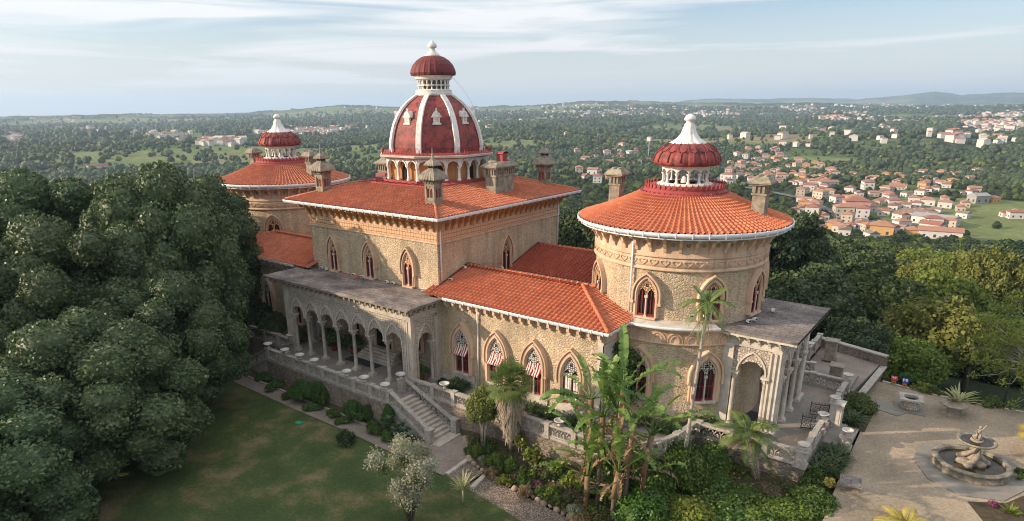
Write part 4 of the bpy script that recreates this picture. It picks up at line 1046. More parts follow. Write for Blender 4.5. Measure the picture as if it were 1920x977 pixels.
def stack(cx, cy, wx, wy, z0, z1, lb, pot=False, rolls=2):
    mb = MB(); mb.cbox(cx, cy, z0, z1 - .55, wx, wy); mb.cbox(cx, cy, z1 - .62, z1 - .5, wx + .14, wy + .14)
    mb.cbox(cx, cy, z1 - .5, z1, wx - .02, wy - .02)
    for (L, W, a) in ((wx, wy, 0), (wy, wx, 1)):
        n = max(3, int(L / .24))
        for s_ in (-1, 1):
            for i in range(n):
                t_ = -L / 2 + (i + .5) * L / n
                x, y = (cx + t_, cy + s_ * (W / 2 + .03)) if a == 0 else (cx + s_ * (W / 2 + .03), cy + t_)
                mb.cbox(x, y, z1 - .46, z1, .10, .10, 0)
    mb.cbox(cx, cy, z1, z1 + .10, wx + .40, wy + .40); mb.cbox(cx, cy, z1 + .10, z1 + .20, wx + .62, wy + .62)
    mb.cbox(cx, cy, z1 + .20, z1 + .52, wx + .60, wy + .60, 0, None, .62)
    along = wy > wx
    L = (wy if along else wx) * .55
    for q in (-1, 1):
        if along: mb.tube([(cx - .42, cy + q * L / 2 * 1.3, z1 + .50), (cx + .42, cy + q * L / 2 * 1.3, z1 + .50)], .16, 8)
        else: mb.tube([(cx + q * .22, cy - .32, z1 + .50), (cx + q * .22, cy + .32, z1 + .50)], .14, 8)
    o = mb.build('chimney', [MAT['turret']], PAL); o['label'] = lb
    if pot:
        p = MB(); p.cbox(cx + .05, cy + .2, z1 + .4, z1 + 1.1, .62, .62); 
        p.lathe([(.46, z1 + 1.12), (.46, z1 + 1.16)], 4, cx + .05, cy + .2, ph=math.pi / 4, smooth=False)
        r = [[(cx + .05 - .42, cy + .2 + .42 * math.cos(t), z1 + 1.12 + .20 * math.sin(t)) for t in [math.pi * i / 8 for i in range(9)]], [(cx + .05 + .42, cy + .2 + .42 * math.cos(t), z1 + 1.12 + .20 * math.sin(t)) for t in [math.pi * i / 8 for i in range(9)]]]
        p.strip(r); p.build('red_cowl', [MAT['red']], o)
stack(15.45, 10.7, 1.05, 2.6, 12.9, 15.25, 'broad chimney stack with a red cowl on the right slope of the central roof', True)
stack(2.6, 10.7, 1.05, 2.6, 12.9, 15.0, 'broad chimney stack left of the central dome', True)
stack(T1 - 5.1, CY, .82, .82, 13.0, 15.25, 'left chimney on the near tower roof')
stack(T1 + 5.1, CY, .82, .82, 13.0, 15.25, 'right chimney on the near tower roof')
stack(T0 - 5.1, CY, .82, .82, 13.0, 15.25, 'left chimney on the far tower roof')
stack(T0 + 5.1, CY, .82, .82, 13.0, 15.25, 'right chimney on the far tower roof')
# flood lamps and bricks lying on the ledges
k = 0
lampm = None
SPOTS = [((16.75, 2.6, 7.45), 'white floodlight on the wing roof beside the block corner'), ((16.9, 4.1, 8.15), 'white floodlight at the wing ridge end'), ((17.1, 8.7, 7.2), 'white floodlight behind the wing ridge'),
         ((3.0, 1.1, 6.72), 'left floodlight of the pair at the left end of the portico roof'), ((3.6, 1.1, 6.72), 'right floodlight of the pair at the left end of the portico roof'),
         ((7.2, 1.15, 6.72), 'white floodlight left of the red bricks on the portico roof'), ((8.3, 1.15, 6.72), 'white floodlight right of the red bricks on the portico roof'), ((11.2, 1.15, 6.72), 'white floodlight between the second and third block windows'), ((11.9, 1.15, 6.72), 'white floodlight just left of the third block window'),
         ((15.2, 1.15, 6.72), 'floodlight right of the third block window'), ((15.75, 1.15, 6.72), 'floodlight nearest the block corner on the portico roof')]
def lamp_mesh():
    m = MB(); m.box(-.16, -.09, .06, .16, .09, .20); m.box(-.17, -.12, .04, .17, -.09, .22); m.box(-.05, -.03, 0, .05, .03, .08); return m
lm0 = None
for (p, lb) in SPOTS:
    if lm0 is None:
        lm0 = thing('floodlight', lb, 'floodlight', p, 0, 'white floodlights on the palace ledges'); me = lamp_mesh().mesh('housing', [MAT['white']]); obj('housing', me, lm0)
        g = MB(); g.box(-.13, -.125, .07, .13, -.121, .19); obj('lens', g.mesh('lens', [MAT['glass']]), lm0)
    else: dup(lm0, lb, p, random.uniform(-.4, .4))
for (ang, r, z, lb) in ((-58, 6.25, 7.42, 'floodlight on the tower ledge left of the tall palm'), (-50, 6.25, 7.42, 'floodlight on the tower ledge behind the tall palm'), (-20, 6.3, 6.76, 'left floodlight of the group on the porch roof'), (-14, 6.3, 6.76, 'right floodlight of the group on the porch roof'), (10, 6.6, 6.76, 'floodlight at the back of the porch roof')):
    dup(lm0, lb, (T1 + r * math.cos(R(ang)), CY + r * math.sin(R(ang)), z), R(ang + 90))
bk = MB(); bk.box(-.35, -.10, 0, .35, .10, .08); o = bk.build('roof_brick', [MAT['tile']]); o.location = (6.5, .75, 6.705); tag(o, 'flat stack of red bricks on the portico roof', 'bricks')
bk = MB(); bk.box(-.20, -.14, 0, .20, .14, .20); o = bk.build('roof_brick', [MAT['tile']]); o.location = (7.75, .85, 6.705); tag(o, 'upright block of red bricks on the portico roof', 'bricks')
# ------------------------------------------------------------------ terrace, balustrades, courtyard
LZ = -2.0          # lawn level
CZ = -0.8          # courtyard level
def smesh(name, mb, mat, kind='structure', label=None):
    o = mb.build(name, [MAT[m] for m in (mat if isinstance(mat, list) else [mat])]); o['kind'] = kind
    if label: o['label'] = label
    return o
arcp = [(33.0, -2.35), (34.6, -1.7), (35.7, -.5), (36.2, 1.2), (36.5, 3.5)]
TER = [(-13, -2.35), (2.4, -2.35), (2.4, -4.97), (17.2, -4.97), (17.2, -2.35)] + arcp + [(42.95, 3.5), (42.95, 20.6), (38.0, 20.6), (38.0, 24), (-22, 24), (-22, -2.35)]
mb = MB(); mb.prism(TER, -2.6, 0.0); smesh('terrace', mb, ['paving'])
mb = MB()
def skirt(pts, z0, z1, th=.06):
    for a, b in zip(pts[:-1], pts[1:]):
        d = np.array(b) - np.array(a); L = np.linalg.norm(d); ang = math.atan2(d[1], d[0]); mb.fn = flat(a[0], a[1], ang - math.pi / 2)
        mb.box(0, z0, -.02, L, z1, th); mb.fn = None
skirt([(-13, -2.35), (2.4, -2.35)], -2.6, -.06); skirt([(2.4, -4.97), (17.2, -4.97), (17.2, -2.35)], -2.6, -.06); skirt([(17.2, -2.35)] + arcp + [(42.95, 3.5), (42.95, 20.6)], -2.6, -.06)
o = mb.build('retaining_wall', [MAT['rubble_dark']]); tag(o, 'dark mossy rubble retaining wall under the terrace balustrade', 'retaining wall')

def seg_fn(p0, p1):
    p0 = np.array(p0, float); p1 = np.array(p1, float); d = p1 - p0; L = np.linalg.norm(d[:2]); t = d[:2] / L; n = np.array([t[1], -t[0]]); sl = d[2] / L
    def fn(P): return np.stack([p0[0] + P[:, 0] * t[0] + P[:, 2] * n[0], p0[1] + P[:, 0] * t[1] + P[:, 2] * n[1], p0[2] + P[:, 1] + sl * P[:, 0]], 1)
    return fn, L
def balustrade(name, label, segs, npan, post=True, h=1.0, group=None, end_posts=(True, True)):
    """segs: list of 3-D points of the base line"""
    tot = None; root = thing(name, label, 'balustrade', tuple(segs[0]), 0, group)
    rail = MB(); plinth = MB()
    for si, (p0, p1) in enumerate(zip(segs[:-1], segs[1:])):
        fn, L = seg_fn(p0, p1); n = npan[si]
        rail.fn = fn; rail.box(-.05, h - .12, -.17, L + .05, h, .17); rail.box(0, h - .18, -.12, L, h - .12, .12)
        plinth.fn = fn; plinth.box(-.04, -.05, -.16, L + .04, .15, .16)
        for k in range(n):
            u0 = L * k / n + .16; u1 = L * (k + 1) / n - .16; pb = MB(fn); W = u1 - u0; nn = max(2, int(round(W / .42)))
            pb.box(u0, .15, -.07, u1, .21, .07); pb.box(u0, h - .23, -.07, u1, h - .17, .07)
            for q in range(nn):
                c = u0 + W * (q + .5) / nn; r = W / nn * .5
                pb.tube([(c + r * 1.05 * math.cos(t), .25 + (h - .5) * .95 * math.sin(t), 0) for t in [math.pi * i / 6 for i in range(7)]], .036, 4, smooth=False, cap=False)
                pb.tube([(c - r + r * .62 * math.cos(t), h - .26 - .24 * math.sin(t), 0) for t in [math.pi * i / 4 for i in range(5)]], .04, 4, smooth=False, cap=False)
                pb.box(c - .028, .2, -.04, c + .028, .52, .04)
                pb.tube([(c + r * .55 * math.cos(t), .26 + .22 * math.sin(t), 0) for t in [math.pi * i / 4 for i in range(5)]], .035, 4, smooth=False, cap=False)
            pb.build('panel', [MAT['balu']], root)
        if post:
            for k in range(n + 1):
                if k == n and si < len(segs) - 2: continue
                if (k == 0 and si == 0 and not end_posts[0]) or (k == n and si == len(segs) - 2 and not end_posts[1]): continue
                u = L * k / n; sb = MB(fn); sb.box(u - .17, 0, -.19, u + .17, h - .02, .19); sb.box(u - .22, h - .04, -.22, u + .22, h + .06, .22); sb.box(u - .21, -.04, -.22, u + .21, .14, .22)
                sb.build('post', [MAT['balu']], root)
    rail.build('rail', [MAT['balu']], root); plinth.build('plinth', [MAT['balu']], root)
    return root
YB = -4.80
balustrade('balustrade', 'pierced stone balustrade in front of the columned portico', [(2.5, YB, 0), (17.1, YB, 0)], [8])
balustrade('balustrade', 'outer sloping stone balustrade of the garden stairs', [(17.3, YB, 0), (20.9, YB, -1.9)], [2], post=False)
balustrade('balustrade', 'inner sloping stone balustrade of the garden stairs, on the wing side', [(16.5, -2.55, 0), (21.1, -2.55, -1.9)], [3], post=False)
balustrade('balustrade', 'long stone balustrade below the awning windows', [(17.0, -2.18, 0), (32.9, -2.18, 0)], [8])
balustrade('balustrade', 'curved stone balustrade round the foot of the near tower', [(p[0] - .1, p[1] + .15, 0) for p in arcp], [1, 1, 1, 1], end_posts=(False, False))
balustrade('balustrade', 'mossy stone balustrade on the garden side of the porch terrace', [(36.6, 3.66, 0), (42.8, 3.66, 0)], [3])
balustrade('balustrade', 'stone balustrade from the terrace corner to the iron gate', [(42.8, 3.9, 0), (42.8, 8.5, 0)], [2], end_posts=(False, False))
balustrade('balustrade', 'stone balustrade from the iron gate to the far terrace corner', [(42.8, 11.7, 0), (42.8, 16.4, 0)], [2], end_posts=(False, True))
balustrade('balustrade', 'carved stone balustrade crossing behind the porch terrace', [(42.6, 16.5, 0), (36.2, 16.5, 0)], [3], end_posts=(False, True))
balustrade('balustrade', 'short lattice balustrade behind the porch', [(40.0, 18.6, 0), (36.9, 18.6, 0)], [1])
balustrade('balustrade', 'far balustrade running back along the wood behind the porch', [(38.9, 21.9, 0), (38.9, 26.0, 0)], [2])
balustrade('balustrade', 'dark stone balustrade left of the portico under the big trees', [(-12, -2.18, 0), (2.2, -2.18, 0)], [7])
balustrade('balustrade', 'sloping balustrade of the left garden stairs under the tree', [(2.3, YB, 0), (-1.3, YB, -1.9)], [2], post=False)
balustrade('balustrade', 'inner sloping balustrade of the left garden stairs', [(2.9, -2.55, 0), (-1.5, -2.55, -1.9)], [2], post=False)
# stair end pedestals
def pedestal(x, y, z0, h, w, label, mat='balu', carved=False):
    mb = MB(); mb.cbox(x, y, z0 - .02, z0 + .16, w * 1.25, w * 1.25); mb.cbox(x, y, z0 + .16, z0 + h - .16, w, w); mb.cbox(x, y, z0 + h - .16, z0 + h - .08, w * 1.15, w * 1.15); mb.cbox(x, y, z0 + h - .08, z0 + h, w * 1.3, w * 1.3)
    if carved:
        for k in range(4):
            a = k * math.pi / 2; mb.fn = flat(x + w / 2 * math.cos(a), y + w / 2 * math.sin(a), a); mb.box(-w * .36, z0 + .28, 0, -w * .06, z0 + h - .28, .03); mb.box(w * .06, z0 + .28, 0, w * .36, z0 + h - .28, .03); mb.fn = None
    o = mb.build('pedestal', [MAT[mat]], None, (x, y, z0)); tag(o, label, 'pedestal'); return o
pedestal(20.95, YB, -1.9, 1.05, .42, 'stone end pedestal at the bottom of the outer stair rail')
pedestal(21.35, -2.55, -1.9, 1.1, .5, 'stone end pedestal at the bottom of the inner stair rail')
pedestal(16.45, -2.95, 0, 1.15, .38, 'carved pedestal carrying a bowl at the top of the garden stairs', carved=True)
pedestal(43.15, 11.35, -.8, 2.1, .72, 'tall pale carved pedestal beside the iron gate', 'marble', True)
pedestal(44.26, 9.14, -.8, .95, .6, 'weathered block pedestal outside the gate steps', 'balu', True)
pedestal(42.8, 8.6, 0, 1.08, .5, 'gate pedestal at the end of the terrace balustrade', 'balu')
pedestal(42.8, 3.66, 0, 1.10, .56, 'corner pedestal of the porch terrace', 'balu')
pedestal(41.7, 18.6, 0, 1.25, .8, 'square dark stone plinth in the rear terrace', 'turret', True)
pedestal(40.4, 23.0, 0, 1.7, .8, 'tall dark stone pier against the wood', 'turret')
pedestal(42.8, 16.45, 0, 1.1, .42, 'end pedestal with urn at the far terrace corner', 'balu')
# bowls
def bowl_mesh():
    m = MB(); m.lathe([(.14, 0), (.15, .03), (.07, .08), (.06, .14), (.10, .18), (.22, .22), (.33, .31), (.37, .36), (.37, .39), (.33, .40), (.27, .34), (.12, .27), (0, .26)], 24); return m.mesh('stone_bowl', [MAT['marble']])
BW = bowl_mesh()
BL = [((2.55, YB, 1.06), 'leftmost white stone bowl on the portico balustrade'), ((4.9, YB, 1.06), 'second white stone bowl from the left on the portico balustrade'), ((6.9, YB, 1.06), 'third white stone bowl from the left on the portico balustrade'), ((8.75, YB, 1.06), 'fourth white stone bowl from the left on the portico balustrade'),
      ((12.6, YB, 1.06), 'third white stone bowl from the stairs on the portico balustrade'), ((14.55, YB, 1.06), 'second white stone bowl from the stairs on the portico balustrade'), ((16.75, YB, 1.06), 'white stone bowl at the end of the portico balustrade by the stairs'),
      ((16.45, -2.95, 1.15), 'white stone bowl on the pedestal at the top of the garden stairs'), ((20.1, -2.18, 1.06), 'white stone bowl on the balustrade by the wing left of the small tree'), ((26.6, -2.18, 1.06), 'white stone bowl just right of the fan palm'), ((29.8, -2.18, 1.06), 'white stone bowl left of the banana plants'),
      ((42.8, 3.66, 1.10), 'stone bowl on the near corner of the porch terrace'), ((42.8, 8.6, 1.08), 'stone bowl left of the iron gate steps'), ((42.95, 11.2, 1.30), 'stone bowl on top of the tall pale gate pedestal'), ((44.26, 9.14, .15), 'stone bowl on the low block outside the gate'), ((42.8, 16.45, 1.1), 'dark stone urn at the far corner of the terrace'), ((38.9, 21.9, 1.06), 'stone bowl on the farthest balustrade behind the porch'), ((2.2, -2.3, 1.06), 'stone bowl beside the left end pier of the portico')]
for i, (p, lb) in enumerate(BL):
    o = obj('stone_bowl', BW, None, p, 0, 1.0 if p[0] < 40 else .95); tag(o, lb, 'bowl', 'stone bowls on the terrace balustrades')
# stairs
mb = MB(); n = 11
for k in range(n):
    mb.box(17.2 + k * .345, YB + .16, -2.2, 17.2 + (k + 1) * .345 + .02, -2.70, -.173 * k - .0 - .004)
    mb.box(17.2 + (k + 1) * .345, YB + .16, -.173 * k - .05, 17.2 + (k + 1) * .345 + .045, -2.70, -.173 * k - .004)
for k in range(n): mb.box(17.2 + k * .345, YB + .05, -2.2, 17.2 + (k + 1) * .345, YB + .16, -.173 * k - .02); mb.box(17.2 + k * .345, -2.70, -2.2, 17.2 + (k + 1) * .345, -2.5, -.173 * k - .02)
o = mb.build('garden_stairs', [MAT['stone']]); tag(o, 'grey stone garden stairs descending from the portico terrace to the path', 'stairs')
mb = MB()
for k in range(n): mb.box(2.4 - (k + 1) * .345, YB + .05, -2.2, 2.4 - k * .345, -2.5, -.173 * k - .004)
o = mb.build('garden_stairs', [MAT['stone']]); tag(o, 'shaded stone stairs at the left end of the portico terrace under the big tree', 'stairs')
mb = MB(); mb.box(20.9, -4.9, -1.96, 21.9, -2.5, -1.885); o = mb.build('landing_slab', [MAT['stone']]); struct(o)
# portico floor things
mb = MB(); mb.box(7.65, -1.05, .004, 11.35, -.12, .03); o = mb.build('doormat', [MAT['mat']]); tag(o, 'long charcoal doormat before the portico steps', 'doormat')
mb = MB(); mb.box(37.75, 6.8, .008, 39.55, 9.3, .035); o = mb.build('doormat', [MAT['mat']]); tag(o, 'dark doormat under the arch of the entrance porch', 'doormat')
def bench(loc, rz, label):
    t = thing('garden_bench', label, 'bench', loc, rz)
    s = MB(); 
    for k in range(4): s.box(-.65, -.22 + k * .12, .42, .65, -.13 + k * .12, .46)
    obj('seat', s.mesh('seat', [MAT['marble']]), t)
    b = MB(); b.box(-.65, .24, .85, .65, .28, .93); b.box(-.65, .24, .50, .65, .28, .56)
    for k in range(8): b.box(-.58 + k * .165, .25, .5, -.54 + k * .165, .27, .86)
    obj('backrest', b.mesh('backrest', [MAT['marble']]), t)
    for sx in (-1, 1):
        for sy in (-.2, .26):
            l = MB(); l.box(sx * .62 - .03, sy - .03, 0, sx * .62 + .03, sy + .03, .62 if sy < 0 else .9); obj('leg', l.mesh('leg', [MAT['marble']]), t)
        a = MB(); a.box(sx * .62 - .04, -.24, .62, sx * .62 + .04, .28, .66); obj('armrest', a.mesh('armrest', [MAT['marble']]), t)
bench((14.9, .95, .004), 0, 'white bench against the wall right of the portico door')
bench((5.6, .95, .004), 0, 'white bench against the wall left of the portico door')

# ---- courtyard with fountain
CY_P = [(45.15, -14), (44.9, 1), (44.75, 4.5), (44.7, 8.0), (44.6, 16.5), (43.3, 16.9), (43.3, 20.4), (44.3, 22.3), (48.3, 21.7), (52.6, 21.95), (75, 23.5), (75, -14)]
mb = MB(); mb.prism(CY_P, -2.9, CZ); smesh('courtyard', mb, ['gravel'])
mb = MB(); mb.box(42.98, 8.0, CZ, 44.55, 12.2, CZ + .14); mb.box(42.98, 8.4, CZ + .14, 43.9, 11.8, CZ + .42)
o = mb.build('gate_steps', [MAT['slab_new']]); tag(o, 'broad pale stone steps from the iron gate down to the courtyard', 'steps')
mb = MB(); mb.prism([(45.0, 16.6), (46.3, 16.2), (46.9, 17.4), (44.6, 18.6)][::1], CZ, CZ + .05); mb.build('slab_a', [MAT['slab_new']])['kind'] = 'structure'
bpy.data.objects['slab_a'].name = 'paving_slab'
mb = MB(); mb.prism([(40.4, 5.8), (42.55, 5.8), (42.55, 11.6), (40.8, 11.6), (40.8, 14.4), (36.4, 14.4), (36.4, 4.8), (40.4, 4.8)][::1], .0, .006); smesh('porch_paving', mb, ['slab_new'])
mb = MB(); mb.prism([(40.2, 3.9), (42.6, 3.9), (42.6, 8.9), (40.9, 6.5)], 0.0, .010); smesh('sandy_terrace', mb, ['gravel'])
mb = MB(); mb.prism([(41.3, 11.8), (42.6, 11.8), (42.6, 16.2), (37, 16.2), (37, 14.5), (41.3, 14.5)], 0.0, .010); smesh('sandy_terrace', mb, ['path'])
mb = MB(); mb.prism([(39.1, 18.8), (43.2, 17.4), (43.9, 24.4), (39.2, 26.2)], -2, -.15); smesh('rear_road', mb, ['path'])
# low walls round the rear
def wallrun(label, pts, z0, z1, th=.42, cap=True, name='garden_wall', mat='rubble_dark'):
    mb = MB()
    for a, b in zip(pts[:-1], pts[1:]):
        d = np.array(b) - np.array(a); L = np.linalg.norm(d); mb.fn = flat(a[0], a[1], math.atan2(d[1], d[0]) - math.pi / 2)
        mb.box(-th / 2, z0, -th / 2, L + th / 2, z1, th / 2, 0)
        if cap: mb.box(-th / 2 - .04, z1 + .002, -th / 2 - .06, L + th / 2 + .04, z1 + .12, th / 2 + .06, 1)
        mb.fn = None
    o = mb.build(name, [MAT[mat], MAT['balu']]); tag(o, label, 'wall'); return o
wallrun('low capped stone wall in front of the dark wood behind the courtyard', [(39.0, 26.3), (44.1, 24.7)], -1.5, .55)
wallrun('low sloping kerb wall between rear road and courtyard', [(44.2, 24.4), (43.7, 17.2)], -1.5, -.35, .36)
wallrun('thin stone kerb edging the courtyard along the wood', [(44.6, 22.5), (48.3, 21.9), (52.6, 22.15), (60, 22.9), (75, 23.8)], -1.2, -.74, .2, False, 'kerb', 'stone')
# fountain
FX, FY = 50.77, 10.75
mb = MB(); P8 = [(47.95, 10.0), (48.9, 8.0), (50.5, 7.05), (52.5, 7.85), (53.5, 10.0), (53.6, 12.2), (52.2, 13.9), (49.4, 13.9), (48.0, 12.3)]; mb.prism(P8, CZ, CZ + .05); smesh('fountain_slab', mb, ['slab_new'])
F = thing('fountain', 'two tiered round stone fountain with carved figures in the courtyard', 'fountain', (FX, FY, CZ + .05))
z0 = CZ + .05
mb = MB(); mb.lathe([(1.92, z0), (1.96, z0 + .06), (1.90, z0 + .12), (1.90, z0 + .42), (1.99, z0 + .47), (2.02, z0 + .55), (1.96, z0 + .60), (1.70, z0 + .60), (1.66, z0 + .55), (1.66, z0 + .2), (0, z0 + .2)], 64, FX, FY)
mb.build('basin', [MAT['mossy']], F)
mb = MB(); mb.disk(1.67, z0 + .42, 48, FX, FY); mb.build('water', [MAT['water']], F)
def lump(mb, c, r, seed, k=.22, n=14, m=9):
    rg = random.Random(seed); a1, a2, a3 = [rg.uniform(0, 6.28) for _ in range(3)]
    rings = []
    for j in range(m + 1):
        ph_ = math.pi * j / m; row = []
        for i in range(n):
            th = 2 * math.pi * i / n; q = 1 + k * (math.sin(3 * th + a1 + 2 * ph_) * .6 + math.sin(5 * ph_ + a2 + th) * .4 + .3 * math.sin(7 * th + a3))
            row.append((c[0] + r[0] * q * math.sin(ph_) * math.cos(th), c[1] + r[1] * q * math.sin(ph_) * math.sin(th), c[2] + r[2] * math.cos(ph_) * (1 + k * .2)))
        rings.append(row)
    mb.strip(rings, closed=True, smooth=True)
mb = MB()      # rock base with dolphins / shells carrying the upper bowl
lump(mb, (FX, FY, z0 + .42), (.62, .48, .30), 1); lump(mb, (FX - .42, FY - .32, z0 + .52), (.42, .24, .22), 2); lump(mb, (FX + .38, FY - .2, z0 + .50), (.40, .28, .22), 3); lump(mb, (FX - .1, FY + .3, z0 + .5), (.4, .3, .25), 4)
for k in range(3):
    a = R(20 + 120 * k); P = [(FX + .75 * math.cos(a), FY + .75 * math.sin(a), z0 + .50), (FX + .50 * math.cos(a + .3), FY + .50 * math.sin(a + .3), z0 + .74), (FX + .30 * math.cos(a + 1.0), FY + .30 * math.sin(a + 1.0), z0 + 1.0), (FX + .24 * math.cos(a + 2.0), FY + .24 * math.sin(a + 2.0), z0 + 1.28), (FX + .16 * math.cos(a + 2.9), FY + .16 * math.sin(a + 2.9), z0 + 1.55), (FX + .30 * math.cos(a + 3.4), FY + .30 * math.sin(a + 3.4), z0 + 1.66)]
    mb.tube(P, [.20, .19, .16, .12, .08, .05], 8); lump(mb, (P[0][0], P[0][1], P[0][2]), (.24, .22, .18), 9 + k)
mb.lathe([(.28, z0 + .6), (.20, z0 + 1.0), (.17, z0 + 1.35), (.30, z0 + 1.68)], 12, FX, FY)
mb.build('dolphin_group', [MAT['figure']], F)
mb = MB(); mb.lathe([(.25, z0 + 1.62), (.6, z0 + 1.70), (.92, z0 + 1.80), (1.0, z0 + 1.88), (1.0, z0 + 1.94), (.93, z0 + 1.96), (.84, z0 + 1.90), (.5, z0 + 1.84), (0, z0 + 1.84)], 48, FX, FY, rf=lambda a, r, z: 1 + (.012 if r > .9 else 0) * math.cos(a * 24))
mb.build('upper_bowl', [MAT['mossy']], F)
mb = MB(); mb.disk(.86, z0 + 1.895, 40, FX, FY); mb.build('water', [MAT['water']], F)
mb = MB(); mb.lathe([(.34, z0 + 1.86), (.33, z0 + 1.98), (.26, z0 + 2.02)], 16, FX, FY); lump(mb, (FX, FY, z0 + 2.14), (.24, .22, .22), 21, .25)
mb.build('figure_base', [MAT['figure']], F)
mb = MB()      # seated cherub with a raised arm
lump(mb, (FX, FY, z0 + 2.48), (.12, .10, .20), 30, .08); lump(mb, (FX + .01, FY, z0 + 2.76), (.085, .085, .10), 31, .05)
mb.tube([(FX + .08, FY, z0 + 2.62), (FX + .20, FY + .02, z0 + 2.78), (FX + .26, FY + .02, z0 + 2.98)], [.05, .04, .03], 7); mb.tube([(FX - .08, FY, z0 + 2.60), (FX - .17, FY - .06, z0 + 2.48), (FX - .08, FY - .14, z0 + 2.42)], [.05, .04, .03], 7)
for s_ in (-1, 1): mb.tube([(FX + s_ * .06, FY, z0 + 2.36), (FX + s_ * .10, FY - .20, z0 + 2.34), (FX + s_ * .09, FY - .24, z0 + 2.12)], [.07, .055, .04], 7)
mb.build('cherub', [MAT['figure']], F)
# well head
WXX, WYY = 46.8, 18.1
W_ = thing('wellhead', 'square topped carved stone wellhead on a pale slab', 'wellhead', (WXX, WYY, CZ), R(8))
m = MB(); m.box(-.95, -.95, 0, .95, .95, .07); obj('base_slab', m.mesh('base_slab', [MAT['slab_new']]), W_)
m = MB(); m.lathe([(.60, .07), (.66, .18), (.58, .45), (.55, .72), (.62, .80)], 20, rf=lambda a, r, z: 1 + .05 * math.sin(6 * a) * math.sin(z * 9)); obj('drum', m.mesh('drum', [MAT['carved']]), W_)
m = MB(); N = 32; o1 = []; o2 = []
for i in range(N):
    a = i / N * 2 * math.pi + math.pi / 4; k = 1 / max(abs(math.cos(a)), abs(math.sin(a))); o1.append((.74 * k * math.cos(a), .74 * k * math.sin(a))); o2.append((.46 * math.cos(a), .46 * math.sin(a)))
m.strip([[(x, y, .80) for x, y in o2], [(x, y, .80) for x, y in o1], [(x, y, .92) for x, y in o1], [(x, y, .92) for x, y in o2], [(x, y, .60) for x, y in o2]], closed=True); obj('rim', m.mesh('rim', [MAT['balu']]), W_)
m = MB(); m.disk(.47, .70, 24, 0, 0); obj('well_shade_disk', m.mesh('well_shade_disk', [MAT['black']]), W_)  # black disk, the shade down the well put in as colour
# round stone table
T_ = thing('stone_table', 'round stone table beside the striped agave', 'table', (49.35, 18.9, CZ))
m = MB(); m.lathe([(0, .70), (.80, .70), (.84, .74), (.84, .80), (.78, .83), (0, .83)], 40); obj('table_top', m.mesh('table_top', [MAT['turret']]), T_)
m = MB(); m.lathe([(.62, 0), (.62, .08), (.50, .10), (.40, .16), (.38, .66), (.5, .70)], 24); obj('pedestal', m.mesh('pedestal', [MAT['turret']]), T_)
# square stone bench/table
B_ = thing('stone_bench', 'square slab topped stone bench at the near edge of the courtyard', 'bench', (45.45, 4.1, CZ), R(10))
m = MB(); m.box(-.55, -.55, .46, .55, .55, .58); obj('seat', m.mesh('seat', [MAT['slab']]), B_)
m = MB(); m.box(-.42, -.14, .0, .42, .14, .46, 0); m.box(-.48, -.2, 0, .48, .2, .1); obj('support', m.mesh('support', [MAT['turret']]), B_)
# iron gates
def gate(loc, rz, label):
    t = thing('iron_gate', label, 'gate', loc, rz, 'iron gate leaves at the terrace steps')
    m = MB(); m.box(0, -.02, .05, 1.15, .02, .10); m.box(0, -.02, .82, 1.15, .02, .87); m.box(0, -.025, .0, .05, .025, 1.02); m.box(1.10, -.02, .05, 1.15, .02, 1.0); obj('frame', m.mesh('frame', [MAT['iron']]), t)
    m = MB()
    for k in range(12): m.box(.09 + k * .088, -.01, .87, .11 + k * .088, .01, 1.0)
    for cx_ in (.20, .42, .72, .95):
        for cz_, r_ in ((.30, .15), (.60, .15)):
            m.tube([(cx_ + r_ * (1 - q * .09) * math.cos(q * .8), 0, cz_ + r_ * (1 - q * .09) * math.sin(q * .8)) for q in range(9)], .018, 4)
    m.tube([(.575, 0, .1), (.575, 0, .82)], .02, 4); obj('scrollwork', m.mesh('scrollwork', [MAT['iron']]), t)
gate((42.70, 11.35, .01), R(197), 'rear iron gate leaf standing open on the porch terrace')
gate((42.70, 8.95, .01), R(197), 'front iron gate leaf standing open on the porch terrace')
# signs
def sign(loc, rz, colr, label, letters):
    t = thing('sign_post', label, 'sign', loc, rz, None, .9)
    m = MB(); m.box(-.16, -.12, 0, .16, .12, .62); m.box(-.05, -.125, .30, .05, -.121, .36, 1); obj('post', m.mesh('post', [simple('orange_wood', (.46, .20, .06), (.36, .15, .05), 3), MAT['black']]), t)
    pl_ = MB(); pl_.prism([(-.24, -.20), (.24, -.20), (.24, .14), (-.24, .14)], [.60, .60, .84, .84], [.64, .64, .88, .88]); obj('panel', pl_.mesh('panel', [simple('panel_' + letters, colr, colr, 1, .5, 0)]), t)
    L = MB()
    def put(x, y, w, h):   # on the sloped panel
        zf = lambda yy: .645 + (yy + .20) / .34 * .24
        L.prism([(x, y), (x + w, y), (x + w, y + h), (x, y + h)], [zf(y), zf(y), zf(y + h), zf(y + h)], [zf(y) + .006, zf(y) + .006, zf(y + h) + .006, zf(y + h) + .006])
    if letters == 'P2':
        put(-.17, -.15, .04, .24); put(-.13, .05, .08, .04); put(-.05, -.03, .035, .09); put(-.13, -.05, .08, .035)
        put(.03, .05, .12, .04); put(.12, -.02, .035, .07); put(.03, -.05, .12, .035); put(.03, -.12, .035, .07); put(.03, -.15, .13, .035)
    else:
        put(-.15, -.02, .10, .07); put(.0, .01, .14, .03); put(.0, -.07, .11, .03)
    obj('lettering', L.mesh('lettering', [MAT['white']]), t)
sign((46.0, 22.35, -.95), R(15), (.02, .05, .20), 'orange post with a blue panel reading P2 at the edge of the wood', 'P2')
sign((45.25, 22.4, -.95), R(15), (.35, .03, .05), 'orange post with a small red panel left of the blue one', 'red')
